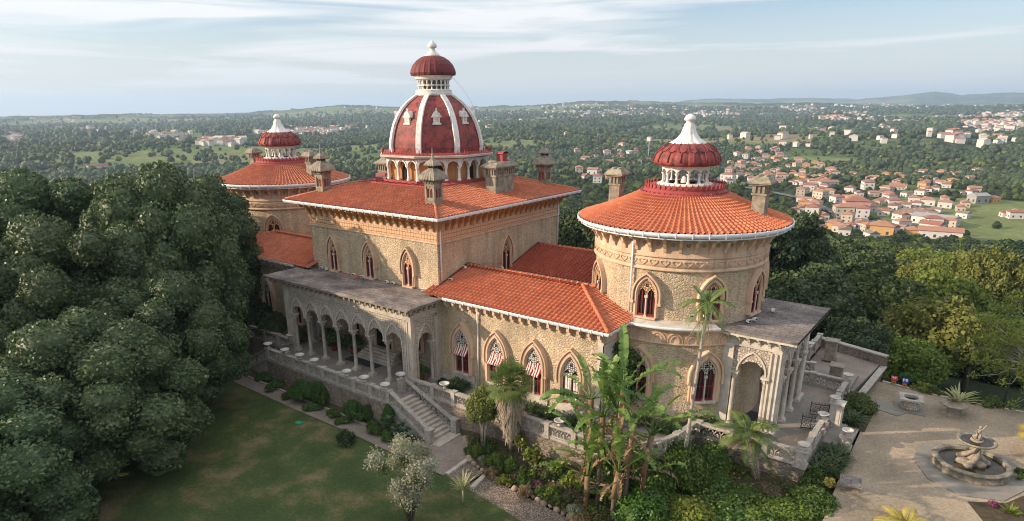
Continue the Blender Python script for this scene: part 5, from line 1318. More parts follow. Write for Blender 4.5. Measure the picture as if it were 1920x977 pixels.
mb = MB(); mb.tube([(52.2, 23.2, -1), (52.2, 23.2, 1.6)], .05, 8); mb.cbox(52.2, 23.2, 1.6, 1.75, .14, .14); o = mb.build('post', [MAT['iron']], None, (52.2, 23.2, -1)); tag(o, 'dark green metal post at the edge of the wood behind the agave', 'post')

# ---- lower garden: path, kerbs, rocks
pathU = [(-30, -5.9), (0.6, -5.75), (9, -5.75), (15.4, -5.7), (19.4, -5.75), (20.6, -5.1), (21.9, -4.6), (21.9, -2.4), (23.4, -3.4), (24.5, -5.0), (26.2, -5.5), (29, -5.7), (34, -6.1), (40, -7.4), (60, -12)]
pathL = [(60, -16), (40, -10.6), (34, -9.0), (31, -8.3), (28, -7.7), (24.5, -7.4), (20, -7.35), (15, -7.15), (9, -7.15), (.6, -7.0), (-30, -7.2)]
def pz(x): return LZ + .06 + (0 if x < 24.8 else -.12 if x < 26.6 else -.12 - .12 - .05 * (x - 26.6) if x < 45 else -1.2)
def poly_sheet(name, poly, zf, mat, dz=0.0, kind='structure'):
    bm_ = bmesh.new(); vs = [bm_.verts.new((x, y, zf(x) + dz)) for x, y in poly]; bm_.faces.new(vs)
    bmesh.ops.triangulate(bm_, faces=bm_.faces[:]); me = bpy.data.meshes.new(name); bm_.to_mesh(me); bm_.free()
    for p in me.polygons:
        if p.normal.z < 0: me.flip_normals(); break
    me.materials.append(MAT[mat]); o = bpy.data.objects.new(name, me); COL.objects.link(o); o['kind'] = kind; return o
A1 = [p for p in pathU if p[0] <= 24.5] + [(24.5, -7.4)] + [p for p in pathL if p[0] <= 20]
poly_sheet('path', A1, lambda x: LZ + .06, 'path')
A2 = [(24.5, -5.0), (26.2, -5.5), (26.2, -7.55), (24.5, -7.4)]
poly_sheet('path', A2, lambda x: LZ - .06, 'pebble')
A3 = [(26.2, -5.5), (29, -5.7), (34, -6.1), (40, -7.4), (60, -12), (60, -16), (40, -10.6), (34, -9.0), (31, -8.3), (28, -7.7), (26.2, -7.55)]
poly_sheet('path', A3, lambda x: LZ - .16 - .03 * (x - 26), 'pebble')
for (xa, ya, xb, yb, lb) in ((24.45, -5.0, 24.55, -7.1, 'upper timber step across the garden path'), (26.4, -5.4, 26.7, -7.2, 'lower timber step across the garden path')):
    mb = MB(); d = np.array([xb - xa, yb - ya]); L = np.linalg.norm(d); mb.fn = flat(xa, ya, math.atan2(d[1], d[0]) - math.pi / 2)
    zz = LZ + .07 if xa < 25 else LZ - .05
    mb.box(0, zz - .3, -.14, L, zz + .03, .14); o = mb.build('timber_step', [MAT['stone']]); tag(o, lb, 'step')
def rocks(pts, label, step=.42, r=.20):
    P = [np.array(p, float) for p in pts]; mb = MB(); s = 0; rg = random.Random(5)
    for a, b in zip(P[:-1], P[1:]):
        L = np.linalg.norm(b - a); n = max(1, int(L / step))
        for i in range(n):
            p = a + (b - a) * (i + .5) / n; q = r * rg.uniform(.7, 1.25); lump(mb, (p[0] + rg.uniform(-.06, .06), p[1] + rg.uniform(-.06, .06), p[2] + .05), (q, q * rg.uniform(.7, 1.1), q * .85), rg.random(), .12, 8, 5)
    o = mb.build('rock_edging', [MAT['rock']]); tag(o, label, 'rock edging'); return o
o = rocks([(22.2, -2.7, LZ), (23.3, -3.5, LZ), (24.5, -4.9, LZ), (26.2, -5.4, LZ - .1), (29, -5.6, LZ - .2), (34, -6.0, LZ - .4), (41, -7.6, LZ - .6)], 'row of tan rocks edging the flower bed along the path')
mb = MB(); 
for a, b in zip([(-6, -5.72), (0.6, -5.66), (9, -5.66), (15.4, -5.62)], [(0.6, -5.66), (9, -5.66), (15.4, -5.62), (19.2, -5.66)]):
    d = np.array(b) - np.array(a); mb.fn = flat(a[0], a[1], math.atan2(d[1], d[0]) - math.pi / 2); mb.box(0, LZ - .1, -.08, np.linalg.norm(d), LZ + .16, .08)
o = mb.build('kerb', [MAT['balu']]); tag(o, 'thin stone kerb between the path and the ivy bed', 'kerb')
mb = MB(); mb.cbox(10.99, -8.35, LZ + .02, LZ + .07, .55, .42, .2); o = mb.build('valve_cover', [simple('green_plastic', (.01, .30, .14), (.01, .26, .12), 3, .5, 0)]); tag(o, 'small bright green cover lying in the lawn', 'cover')
# ------------------------------------------------------------------ terrain
def _h(ix, iy, s):
    n = (ix * 374761393 + iy * 668265263 + s * 982451653) & 0xffffffff
    n = ((n ^ (n >> 13)) * 1274126177) & 0xffffffff
    return ((n ^ (n >> 16)) & 0xffff) / 65535.0
def vnoise(x, y, s=0):
    x = np.asarray(x, float); y = np.asarray(y, float); ix = np.floor(x).astype(np.int64); iy = np.floor(y).astype(np.int64)
    fx = x - ix; fy = y - iy; fx = fx * fx * (3 - 2 * fx); fy = fy * fy * (3 - 2 * fy)
    a, b, c, d = _h(ix, iy, s), _h(ix + 1, iy, s), _h(ix, iy + 1, s), _h(ix + 1, iy + 1, s)
    return (a * (1 - fx) + b * fx) * (1 - fy) + (c * (1 - fx) + d * fx) * fy
def fbm(x, y, s=0, o=4):
    t = 0; a = .5; 
    for i in range(o): t = t + a * vnoise(x * 2 ** i, y * 2 ** i, s + i * 7); a *= .5
    return t / (1 - .5 ** o)
def px_of(phi):
    dx, dy = np.cos(phi), np.sin(phi); f = dx * _fw[0] + dy * _fw[1]; r = dx * _r2[0] + dy * _r2[1]
    return np.where(f > .15, PPX + FPX * r / np.maximum(f, .15), np.where(r > 0, 4000, -2000))
def sig(t, a, b): q = np.clip((t - a) / (b - a), 0, 1); return q * q * (3 - 2 * q)
HOR = lambda u: 207.5 - .00955 * u       # row of the true horizon at column u
def height(x, y):
    x = np.asarray(x, float); y = np.asarray(y, float)
    dx = x - CAM_LOC[0]; dy = y - CAM_LOC[1]; r = np.hypot(dx, dy) + 1e-6; px = px_of(np.arctan2(dy, dx))
    s = np.maximum(np.maximum(x - 62, -55 - x), np.maximum(y - 23.2, -120 - y))
    near = -3.0 - np.interp(s, [0, 8, 40, 100, 200, 350, 500], [0, 3.2, 9.5, 18, 30, 45, 50])
    near = near - .8 * sig(x, 40, 44) * (s < 4) * (y > -20)
    sky_ = np.interp(px, [-200, 0, 300, 450, 560, 640, 740, 900, 1000, 1100, 1200, 1320, 1450, 1600, 1900, 2200], [-28, -26, -16, -12, -2, 16, 10, 8, 20, 30, 34, 16, 8, -4, -2, 0])
    mt = np.interp(px, [1150, 1300, 1340, 1500, 1600, 1660, 1700, 1750, 1800, 1850, 1900, 2000], [-70, 60, 75, 70, 48, 72, 92, 122, 84, 94, 108, 95])
    R_ = [380, 600, 900, 1300, 1650, 2200, 3000, 4500, 5600, 7000, 9500, 12000, 15000, 60000]
    c13 = np.interp(px, [0, 600, 1000, 1300, 1450, 1750, 1950], [-34, -40, -34, -40, -30, -31, -44]); c16 = np.interp(px, [0, 700, 1300, 1500], [-46, -50, -46, -60]); c22 = np.interp(px, [0, 300, 560, 800, 1150, 1450, 1560, 1680, 1800, 2000], [-44, -50, -36, -52, -34, -52, -20, -42, -30, -28]); c30 = np.interp(px, [0, 400, 700, 1100, 1500, 2000], [-52, -44, -26, -34, -46, -40])
    cols = [-47, -44, -47, c13, c16, c22, c30, sky_, sky_ - 22, -52, mt, -75, -88, -88]
    lr = np.log(r); reg = np.zeros_like(r)
    reg = reg + np.where(r <= R_[0], cols[0], 0)
    for i in range(len(R_) - 1):
        a, b = math.log(R_[i]), math.log(R_[i + 1]); t = sig(lr, a, b); m = (r > R_[i]) & (r <= R_[i + 1])
        reg = np.where(m, cols[i] * (1 - t) + cols[i + 1] * t, reg)
    amp = np.interp(r, [300, 600, 1500, 4500, 9000, 14000, 16000], [3, 9, 26, 26, 18, 10, 0])
    sc = np.interp(r, [300, 5000, 12000], [170, 480, 1400]); sc = np.exp2(np.round(np.log2(sc)))
    n = (fbm(x / 420.0, y / 420.0, 3, 4) - .5) * amp * 1.2
    n = n + (fbm(x / 1300.0, y / 1300.0, 9, 4) - .5) * np.interp(r, [1500, 5000, 9000, 15000, 16000], [0, 20, 45, 30, 0])
    t = sig(r, 330, 560)
    return near * (1 - t) + (reg + n) * t
def ground(u, w, r0=60, r1=14000):
    """where the sight line through a point of the photograph meets the land"""
    d = ray(u, w); t = r0 * (r1 / r0) ** np.linspace(0, 1, 420)
    g = CAM_LOC[2] + d[2] * t - height(CAM_LOC[0] + d[0] * t, CAM_LOC[1] + d[1] * t); k = int(np.argmax(g < 0)) if (g < 0).any() else 419
    a, b = t[max(k - 1, 0)], t[k]; t = np.linspace(a, b, 12)
    g = CAM_LOC[2] + d[2] * t - height(CAM_LOC[0] + d[0] * t, CAM_LOC[1] + d[1] * t); k = int(np.argmax(g < 0)) if (g < 0).any() else 11
    t = float(t[k]); return float(CAM_LOC[0] + d[0] * t), float(CAM_LOC[1] + d[1] * t)

FIELDS = [(g[0], g[1], a, b, r_) for g, a, b, r_ in [(ground(u, w), a, b, r_) for u, w, a, b, r_ in
    [(520, 288, 330, 90, 0), (440, 300, 200, 60, 0), (690, 300, 150, 60, 0), (900, 268, 130, 50, 0), (650, 292, 150, 50, 0), (1330, 250, 150, 90, 0), (1440, 256, 120, 70, 0), (1180, 262, 120, 60, 0), (1530, 300, 45, 26, 0), (1850, 405, 60, 38, 0), (1900, 425, 50, 30, 0), (1790, 440, 22, 14, 0),
     (1860, 450, 40, 12, 0), (700, 215, 500, 160, 0), (620, 210, 400, 160, 0), (560, 222, 300, 120, 0), (330, 225, 500, 200, 0), (180, 230, 400, 150, 0), (950, 205, 700, 200, 0), (1420, 262, 90, 50, 0), (1640, 395, 24, 14, 0), (1900, 345, 60, 18, 0), (1400, 345, 20, 10, 0), (80, 245, 300, 120, 0), (820, 240, 200, 100, 0)]]]
def fieldmask(x, y):
    x = np.asarray(x, float); y = np.asarray(y, float)
    r = np.hypot(x - CAM_LOC[0], y - CAM_LOC[1]); m = np.zeros_like(r)
    wob = (vnoise(x / 60, y / 60, 77) - .5)
    for fx, fy, a, b, _ in FIELDS:
        an = math.atan2(fy - CAM_LOC[1], fx - CAM_LOC[0]); c, s = math.cos(an), math.sin(an)
        du = (x - fx) * -s + (y - fy) * c; dv = (x - fx) * c + (y - fy) * s
        m = np.maximum(m, 1.0 * (((du / a) ** 2 + (dv / (b * 1.6)) ** 2 + wob * .7) < 1))
    n = vnoise(x / 330, y / 260, 31)
    m = np.maximum(m, np.where((n > .66) & (r > 800) & (r < 9000), 1.0, 0))
    return m
# sheet: polar about the camera's foot, fine in front
an = np.concatenate([np.linspace(R(78), R(178), 760, endpoint=False), np.linspace(R(178), R(438), 150, endpoint=False)])
rad = np.concatenate([np.linspace(1, 120, 60, endpoint=False), 120 * (15500 / 120) ** (np.linspace(0, 1, 300))])
rad = np.concatenate([rad, [16400]])
AA, RR = np.meshgrid(an, rad); X_ = CAM_LOC[0] + RR * np.cos(AA); Y_ = CAM_LOC[1] + RR * np.sin(AA); Z_ = height(X_, Y_)
fm = fieldmask(X_, Y_)
fm = np.maximum(fm, np.where((vnoise(X_ / 90, Y_ / 70, 19) < .42) & (RR > 380), .55, 0))
wood = (fm < .4) * (RR > 1500)
Z_ = Z_ + wood * (vnoise(X_ / 17, Y_ / 17, 5) * 5 + vnoise(X_ / 45, Y_ / 45, 6) * 7) * sig(RR, 1500, 2400) * (RR < 14500)
na, nr = len(an), len(rad); idx = np.arange(na * nr).reshape(nr, na)
q = np.stack([idx[:-1, :], np.roll(idx, -1, 1)[:-1, :], np.roll(idx, -1, 1)[1:, :], idx[1:, :]], -1).reshape(-1, 4)
V = np.stack([X_, Y_, Z_], -1).reshape(-1, 3)
me = raw_mesh('hills', V, q, [])
at_ = me.attributes.new('cover', 'FLOAT', 'POINT'); at_.data.foreach_set('value', fm.ravel().astype(np.float32))
me.polygons.foreach_set('use_smooth', np.ones(len(q), bool))
t = NT('hill_land', .95, .1)
atn = t.n.new("ShaderNodeAttribute"); atn.attribute_name = 'cover'
wv = t.ramp(t.noise(.035, 8, .72), [(.34, (.028, .046, .020)), (.5, (.048, .070, .028)), (.68, (.085, .105, .040))])
w2 = t.mix(.85, wv, t.ramp(t.voro(.085, 'F1', None, 'Distance'), [(.1, 1.35), (.7, .35)]), 'MULTIPLY')
fcell = t.sep(t.voro(.0075, 'F1', None, 'Color'), 0)
fl = t.ramp(fcell, [(0, (.10, .155, .045)), (.35, (.15, .19, .065)), (.6, (.20, .20, .09)), (.85, (.12, .17, .05)), (1, (.24, .19, .10))])
fl = t.mix(.6, fl, t.ramp(t.noise(.06, 7, .7), [(.35, .62), (.65, 1.2)]), 'MULTIPLY')
t.color(t.mix(atn.outputs['Fac'], w2, fl)); t.bump(t.noise(.12, 6, .7), .5, 3.0)
me.materials.append(t.m)
o = bpy.data.objects.new('hills', me); COL.objects.link(o); o['kind'] = 'structure'
t = NT('sea', .25, .5); t.color((.34, .40, .46))
mb = MB(); c_ = CAM_LOC; mb.prism([(c_[0] + 16700 * math.cos(a), c_[1] + 16700 * math.sin(a)) for a in [k * math.pi / 60 for k in range(120)]], -95, -80.5, cap=True)
o = mb.build('sea', [t.m]); o['kind'] = 'structure'

# lawn
t = NT('lawn_grass', .95, .1)
g = t.ramp(t.noise(.42, 6, .6), [(.34, (.052, .080, .028)), (.50, (.072, .098, .034)), (.58, (.125, .120, .05)), (.68, (.19, .155, .085))])
t.color(t.mix(.7, g, t.ramp(t.noise(5.5, 8, .8), [(.33, .50), (.67, 1.45)]), 'MULTIPLY')); t.bump(t.noise(30, 4, .7), .8, .05); MAT['lawn'] = t.m
mb = MB()
N = 60; gx = np.linspace(-45, 62, 90); gy = np.concatenate([np.linspace(-80, -30, 20, endpoint=False), np.linspace(-30, -6.8, 42)])
GX, GY = np.meshgrid(gx, gy)
def lawn_z(x, y):
    low = np.where(x > 25, -(.05 + .03 * (x - 25)), 0); return LZ + low + (fbm(x / 3.0, y / 3.0, 11, 3) - .5) * .12 * np.clip((-7.4 - y) / 2, 0, 1)
cut = np.interp(GX, [-45, 24, 31, 40, 62], [-6.85, -7.1, -8.0, -10.2, -16])
GY2 = np.minimum(GY, cut - (GY.max() - GY) * 0) ; GZ = lawn_z(GX, GY2)
idx = np.arange(GX.size).reshape(GX.shape); q = np.stack([idx[:-1, :-1], idx[:-1, 1:], idx[1:, 1:], idx[1:, :-1]], -1).reshape(-1, 4)
me = raw_mesh('lawn', np.stack([GX, GY2, GZ], -1).reshape(-1, 3), q, [MAT['lawn']]); me.polygons.foreach_set('use_smooth', np.ones(len(q), bool))
o = bpy.data.objects.new('lawn', me); COL.objects.link(o); o['kind'] = 'structure'
# planting beds
def bed(name, poly, ny=8, zf=None):
    pass
def gridbed(name, x0, x1, ylo, yhi, zlo, zhi, nx=60, ny=10, mat='soil'):
    gx = np.linspace(x0, x1, nx); t = np.linspace(0, 1, ny); G, T = np.meshgrid(gx, t); yl = np.interp(G, *ylo); yh = np.interp(G, *yhi); Yg = yl + (yh - yl) * T
    zl = np.interp(G, *zlo); zh = np.interp(G, *zhi); Zg = zl + (zh - zl) * T + (fbm(G * 1.3, Yg * 1.3, 4, 3) - .5) * .25 * np.sin(np.pi * T)
    idx = np.arange(G.size).reshape(G.shape); q = np.stack([idx[:-1, :-1], idx[:-1, 1:], idx[1:, 1:], idx[1:, :-1]], -1).reshape(-1, 4)
    me = raw_mesh(name, np.stack([G, Yg, Zg], -1).reshape(-1, 3), q, [MAT[mat]]); me.polygons.foreach_set('use_smooth', np.ones(len(q), bool))
    o = bpy.data.objects.new(name, me); COL.objects.link(o); o['kind'] = 'structure'; return o
gridbed('flower_bed', -20, 20.6, ([-20, 20.6], [-5.66, -5.66]), ([-20, 20.6], [-4.95, -4.95]), ([-20, 20.6], [LZ + .05, LZ + .05]), ([-20, 20.6], [LZ + .4, LZ + .25]))
gridbed('flower_bed', 21.3, 45.4, ([21.3, 22.2, 23.4, 24.6, 26.2, 29, 34, 41, 45.4], [-2.5, -2.7, -3.5, -4.95, -5.4, -5.6, -6.0, -7.6, -8.8]), ([21.3, 32.9, 34.6, 35.9, 36.5, 42.9, 43.0, 44.9, 45.4], [-2.3, -2.3, -1.6, .6, 3.5, 3.5, 8.0, 8.0, 8.0]), ([21, 25, 46], [LZ + .05, LZ, LZ - .7]), ([21, 30, 36, 46], [LZ + .6, LZ + .7, -1.0, -.95]), 90, 16)
gridbed('flower_bed', 42.9, 44.9, ([42.9, 44.9], [12.2, 12.2]), ([42.9, 44.9], [17.5, 16.6]), ([42, 46], [-.75, -.75]), ([42, 46], [-.75, -.75]), 8, 8)
mb = MB(); mb.prism([(50.9, 6.6), (52.6, 7.7), (53.7, 9.8), (54.2, 12.0), (62, 13), (62, 0), (54, 0)], CZ - .2, CZ + .03); smesh('flower_bed', mb, ['soil'])
gridbed('flower_bed', 44.4, 75, ([44.4, 48.3, 52.6, 75], [22.4, 21.9, 22.1, 23.7]), ([44.4, 75], [25, 27]), ([44, 75], [-.95, -.95]), ([44, 75], [-2.5, -3]), 40, 8)
# ------------------------------------------------------------------ foliage
def ico():
    t = (1 + 5 ** .5) / 2; v = np.array([(-1, t, 0), (1, t, 0), (-1, -t, 0), (1, -t, 0), (0, -1, t), (0, 1, t), (0, -1, -t), (0, 1, -t), (t, 0, -1), (t, 0, 1), (-t, 0, -1), (-t, 0, 1)], float); v /= np.linalg.norm(v[0])
    f = [(0, 11, 5), (0, 5, 1), (0, 1, 7), (0, 7, 10), (0, 10, 11), (1, 5, 9), (5, 11, 4), (11, 10, 2), (10, 7, 6), (7, 1, 8), (3, 9, 4), (3, 4, 2), (3, 2, 6), (3, 6, 8), (3, 8, 9), (4, 9, 5), (2, 4, 11), (6, 2, 10), (8, 6, 7), (9, 8, 1)]
    return v, f
def subdiv(v, f):
    v = [tuple(p) for p in v]; c = {}; nf = []
    def mid(a, b):
        k = (min(a, b), max(a, b))
        if k not in c: p = (np.array(v[a]) + np.array(v[b])); p /= np.linalg.norm(p); v.append(tuple(p)); c[k] = len(v) - 1
        return c[k]
    for a, b, d in f:
        x, y, z = mid(a, b), mid(b, d), mid(d, a); nf += [(a, x, z), (b, y, x), (d, z, y), (x, y, z)]
    return np.array(v), nf
I0 = ico(); I1 = subdiv(*I0); I2 = subdiv(*I1)

def leaves(rng, P, N, size, tilt=.7, aspect=1.7):
    """one bent diamond leaf (4 vertices, 2 tris as a quad) per point"""
    n = len(P); nn = N + rng.normal(size=(n, 3)) * tilt; nn /= np.linalg.norm(nn, axis=1)[:, None] + 1e-9
    a = np.cross(nn, rng.normal(size=(n, 3))); a /= np.linalg.norm(a, axis=1)[:, None] + 1e-9; b = np.cross(nn, a)
    s = size * rng.uniform(.6, 1.25, n)[:, None]
    V = np.stack([P - a * s * .5 * aspect / 1.3, P - b * s * .42 + nn * s * .08, P + a * s * .5 * aspect / 1.3, P + b * s * .42 + nn * s * .08], 1).reshape(-1, 3)
    F = np.arange(4 * n).reshape(n, 4); return V, F

def crown_mesh(name, seed, lobes, nleaf, size, mat, core=.80, up=.25, tilt=.7, lump_amp=.12, fringe=.10, coremat=None, squash=1.0):
    rng = np.random.default_rng(seed); L = np.array(lobes, float)
    w = L[:, 3] ** 2; w /= w.sum(); k = rng.choice(len(L), nleaf * 2, p=w)
    d = rng.normal(size=(nleaf * 2, 3)); d /= np.linalg.norm(d, axis=1)[:, None]; d[:, 2] = d[:, 2] * (1 - up) + up * np.abs(d[:, 2]); d /= np.linalg.norm(d, axis=1)[:, None]
    lump_ = 1 + lump_amp * (np.sin(d[:, 0] * 5 + k) * np.sin(d[:, 1] * 5 + 2 * k) + np.sin(d[:, 2] * 7 + k * 3)) 
    r = L[k, 3] * lump_ * (1 + rng.normal(size=nleaf * 2) * fringe)
    P = L[k, :3] + d * r[:, None] * np.array([1, 1, squash])
    inside = np.zeros(len(P), bool)
    for i in range(len(L)):
        q = (P - L[i, :3]) / np.array([1, 1, squash]); inside |= (np.einsum('ij,ij->i', q, q) < (L[i, 3] * .80) ** 2) & (k != i)
    P = P[~inside][:nleaf]; N = d[~inside][:nleaf]
    V, F = leaves(rng, P, N, size, tilt)
    Vs = [V]; Fs = [F.tolist()]; n0 = len(V); I = [0] * len(F)
    iv, if_ = I1
    for i in range(len(L)):
        if core <= 0: break
        nz = 1 + .10 * np.sin(iv[:, 0] * 6 + i) * np.sin(iv[:, 1] * 6 + 2 * i)
        Vs.append(L[i, :3] + iv * (L[i, 3] * core * nz)[:, None] * np.array([1, 1, squash])); Fs.append([[a + n0 for a in q] for q in if_]); n0 += len(iv); I += [0] * len(if_)
    F = [q for f in Fs for q in f]
    return raw_mesh(name, np.concatenate(Vs), F, [mat], I)

def ball_lobes(seed, n, R_, H, zc, rmin, rmax, flat=.8):
    rg = np.random.default_rng(seed); out = []
    for i in range(n):
        # fibonacci shell
        t = (i + .5) / n; z = 1 - t * 1.45; rr = math.sqrt(max(0, 1 - z * z)); a = i * 2.39996 + rg.uniform(-.3, .3)
        k = rg.uniform(.70, .98); r = rg.uniform(rmin, rmax)
        out.append((R_ * rr * k * math.cos(a), R_ * rr * k * math.sin(a), zc + H * z * k * flat, r))
    out.append((0, 0, zc, R_ * .55)); return out

def trunk_mesh(name, seed, h, r, mat='bark', limbs=5, spread=2.0, top=.9):
    rg = random.Random(seed); mb = MB()
    p = [(0, 0, -.4), (rg.uniform(-.1, .1), rg.uniform(-.1, .1), h * .35), (rg.uniform(-.25, .25), rg.uniform(-.25, .25), h * .7), (rg.uniform(-.4, .4), rg.uniform(-.4, .4), h)]
    mb.tube(p, [r * 1.3, r, r * .75, r * .35], 8)
    for i in range(limbs):
        a = i / limbs * 6.28 + rg.uniform(-.4, .4); z = h * rg.uniform(.35, .75); s = spread * rg.uniform(.7, 1.2)
        mb.tube([(0, 0, z), (s * .45 * math.cos(a), s * .45 * math.sin(a), z + h * .15), (s * math.cos(a), s * math.sin(a), z + h * rg.uniform(.25, .4))], [r * .55, r * .35, r * .12], 6)
    return mb.mesh(name, [MAT[mat]])

def tree(name, label, cat, loc, crown, trunk, scale=1.0, rz=None, group=None):
    t = thing(name, label, cat, loc, random.uniform(0, 6.28) if rz is None else rz, group, scale)
    obj('trunk', trunk, t); obj('crown', crown, t); return t

CR = {}; TK = {}
CR['round_a'] = crown_mesh('crown_round_a', 1, ball_lobes(1, 22, 3.4, 3.0, 6.0, 1.1, 1.9), 11000, .34, LM['mid'])
CR['round_b'] = crown_mesh('crown_round_b', 2, ball_lobes(2, 17, 3.2, 3.6, 6.4, 1.2, 2.0), 11000, .34, LM['dark'])
CR['round_c'] = crown_mesh('crown_round_c', 3, ball_lobes(5, 15, 3.6, 2.4, 5.6, 1.3, 2.0), 11000, .34, LM['mid'], up=.4)
CR['bright'] = crown_mesh('crown_bright', 4, ball_lobes(6, 20, 3.4, 2.6, 6.0, .8, 1.5), 9000, .36, LM['bright'], core=.6, fringe=.2)
CR['yellow'] = crown_mesh('crown_yellow', 5, ball_lobes(7, 22, 3.6, 2.4, 5.6, .8, 1.4), 9000, .32, LM['yellow'], core=.6, fringe=.2)
def cedar_lobes(seed, n=9, H=11, R_=3.8):
    rg = random.Random(seed); L = []
    for i in range(n):
        z = 3 + (H - 3) * i / (n - 1); rr = R_ * (1 - .55 * (i / (n - 1)) ** 1.6)
        for k in range(4):
            a = rg.uniform(0, 6.28); q = rr * rg.uniform(.4, 1); L.append((q * math.cos(a), q * math.sin(a), z + rg.uniform(-.4, .4), rg.uniform(.8, 1.5) * (rr / R_) ** .3))
    return L
CR['cedar'] = crown_mesh('crown_cedar', 8, cedar_lobes(3), 16000, .30, LM['dark'], core=.55, fringe=.22, squash=.55)
CR['cypress'] = crown_mesh('crown_cypress', 9, [(0, 0, 2 + i * 1.0, 1.5 - .11 * i) for i in range(9)], 9000, .28, LM['dark'], core=.8)
CR['umbrella'] = crown_mesh('crown_umbrella', 10, [(2.6 * math.cos(a) * q, 2.6 * math.sin(a) * q, 7.2 + .6 * (1 - q), 1.25) for q, n in ((1, 8), (.5, 5), (0, 1)) for a in [6.28 * i / n for i in range(n)]], 9000, .30, LM['dark'], core=.7, squash=.55, up=.5)
TK['a'] = trunk_mesh('trunk_a', 1, 6.0, .28, spread=2.4); TK['b'] = trunk_mesh('trunk_b', 2, 6.6, .24, spread=2.2); TK['pale'] = trunk_mesh('trunk_pale', 3, 6.4, .22, 'bark_pale', 7, 3.0)
TK['tall'] = trunk_mesh('trunk_tall', 4, 10.5, .30, limbs=8, spread=2.2)

# ---- giant trees left of the lawn: cauliflower domes
def giant_lobes(seed, R_, H, n, rmin, rmax):
    rg = np.random.default_rng(seed); L = []
    for i in range(n):
        t = (i + .5) / n; z = 1 - t * 1.85; rr = math.sqrt(max(0, 1 - z * z)); a = i * 2.39996 + rg.uniform(-.35, .35); k = rg.uniform(.80, 1.04); r = rg.uniform(rmin, rmax)
        L.append((R_ * rr * k * math.cos(a), R_ * rr * k * math.sin(a), H * z * k, r))
    L.append((0, 0, 0, R_ * .72)); return L
G1 = crown_mesh('crown_giant_a', 21, giant_lobes(21, 5.6, 5.8, 38, 1.15, 1.95), 60000, .21, LM['giant'], core=.88, up=.12, tilt=.8, lump_amp=.07, fringe=.04)
G2 = crown_mesh('crown_giant_b', 22, giant_lobes(22, 5.0, 6.6, 34, 1.15, 2.0), 56000, .21, LM['giant'], core=.88, up=.12, tilt=.8, lump_amp=.07, fringe=.04)
GT = trunk_mesh('trunk_giant', 5, 1.0, .10, limbs=6, spread=.35)
GI = [  # x, y, centre z, scale xyz, variant, label
    (-4.5, -9.0, 7.4, (1.02, 1.02, 1.22), 0, 'huge dark evergreen tree closest to the portico, its crown touching the roof'),
    (-2.2, -16.0, 5.4, (1.0, 1.0, 1.02), 1, 'huge cauliflower crowned evergreen in the middle of the left group'),
    (6.6, -19.6, 2.9, (.98, .98, .80), 0, 'low spreading evergreen at the edge of the lawn in front of the left group'),
    (3.0, -12.8, 3.6, (.80, .80, .78), 1, 'rounded evergreen lobe hanging over the near end of the lawn path'),
    (9.0, -27.0, 1.8, (.95, .95, .70), 1, 'dark evergreen in the lower left corner'),
    (-9.5, -24.0, 6.0, (1.15, 1.15, 1.02), 0, 'broad evergreen at the left edge of the view'),
    (-12.0, -13.5, 7.6, (1.1, 1.1, 1.08), 1, 'tall evergreen behind the left group with sunlit top'),
    (-17.5, -4.5, 7.2, (1.05, 1.05, 1.0), 0, 'tall evergreen behind the left group beside the far tower'),
    (-24, -13, 6.4, (1.2, 1.2, 1.1), 1, 'brownish evergreen at the back left'),
    (-9.5, -2.8, 7.2, (.85, .85, .95), 1, 'evergreen rising between the big trees and the far tower'),
    (-30, -26, 5.8, (1.3, 1.3, 1.1), 0, 'evergreen at the far left edge behind the others'),
    (-22, -24, 6.2, (1.2, 1.2, 1.1), 1, 'evergreen behind the broad tree at the left edge')]
for i, (x, y, z, s, v, lb) in enumerate(GI):
    t = thing('evergreen_tree', lb, 'tree', (x, y, LZ), 0, None)
    c = obj('crown', (G1, G2)[v], t, (0, 0, z - LZ), i * 1.3, s)
    obj('trunk', GT, t, (0, 0, 0), i, (7, 7, z - LZ))

# ---- background wood: individual trees
LIST = []
def at(u, w, r0=55): return ground(u, w, r0)
SP = [ # px, base row, crown, trunk, scale, name, label
    (1500, 575, 'cedar', 'tall', 1.18, 'cedar_tree', 'tall dark layered cedar right of the near tower roof'),
    (1585, 505, 'umbrella', 'pale', 1.25, 'pine_tree', 'pine with bare forked trunk right of the tall cedar'),
    (1440, 560, 'cedar', 'tall', .95, 'cedar_tree', 'dark conifer directly behind the near tower'),
    (1540, 600, 'round_b', 'b', 1.15, 'evergreen_tree', 'dark drooping evergreen below the tall cedar'),
    (1890, 470, 'umbrella', 'a', 1.5, 'cedar_tree', 'flat topped dark cedar behind the yellow trees'),
    (1800, 545, 'yellow', 'pale', 1.2, 'yellow_tree', 'yellow green tree with pale bare branches, left one of the pair'),
    (1880, 545, 'yellow', 'pale', 1.3, 'yellow_tree', 'yellow green tree with pale bare branches at the right edge'),
    (1750, 520, 'yellow', 'pale', .9, 'yellow_tree', 'small yellowish tree left of the bigger yellow ones'),
    (1100, 478, 'round_b', 'b', 1.1, 'evergreen_tree', 'dark evergreen between central block and near tower'),
    (1065, 470, 'round_a', 'a', 1.05, 'evergreen_tree', 'olive green tree just right of the central block wall'),
    (1128, 470, 'round_b', 'a', 1.0, 'evergreen_tree', 'dark evergreen beside the near tower roof edge')]
placed = []
def zrow(x, y, row):
    lo, hi = -60.0, 60.0
    for _ in range(45):
        m = (lo + hi) / 2; d = np.array([x, y, m]) - CAM_LOC
        if PPY - FPX * (d @ _u2) / (d @ _fw) > row: lo = m
        else: hi = m
    return lo
TOPS = {'cedar': 12.2, 'umbrella': 8.6, 'round_a': 9.6, 'round_b': 10.4, 'yellow': 8.4}
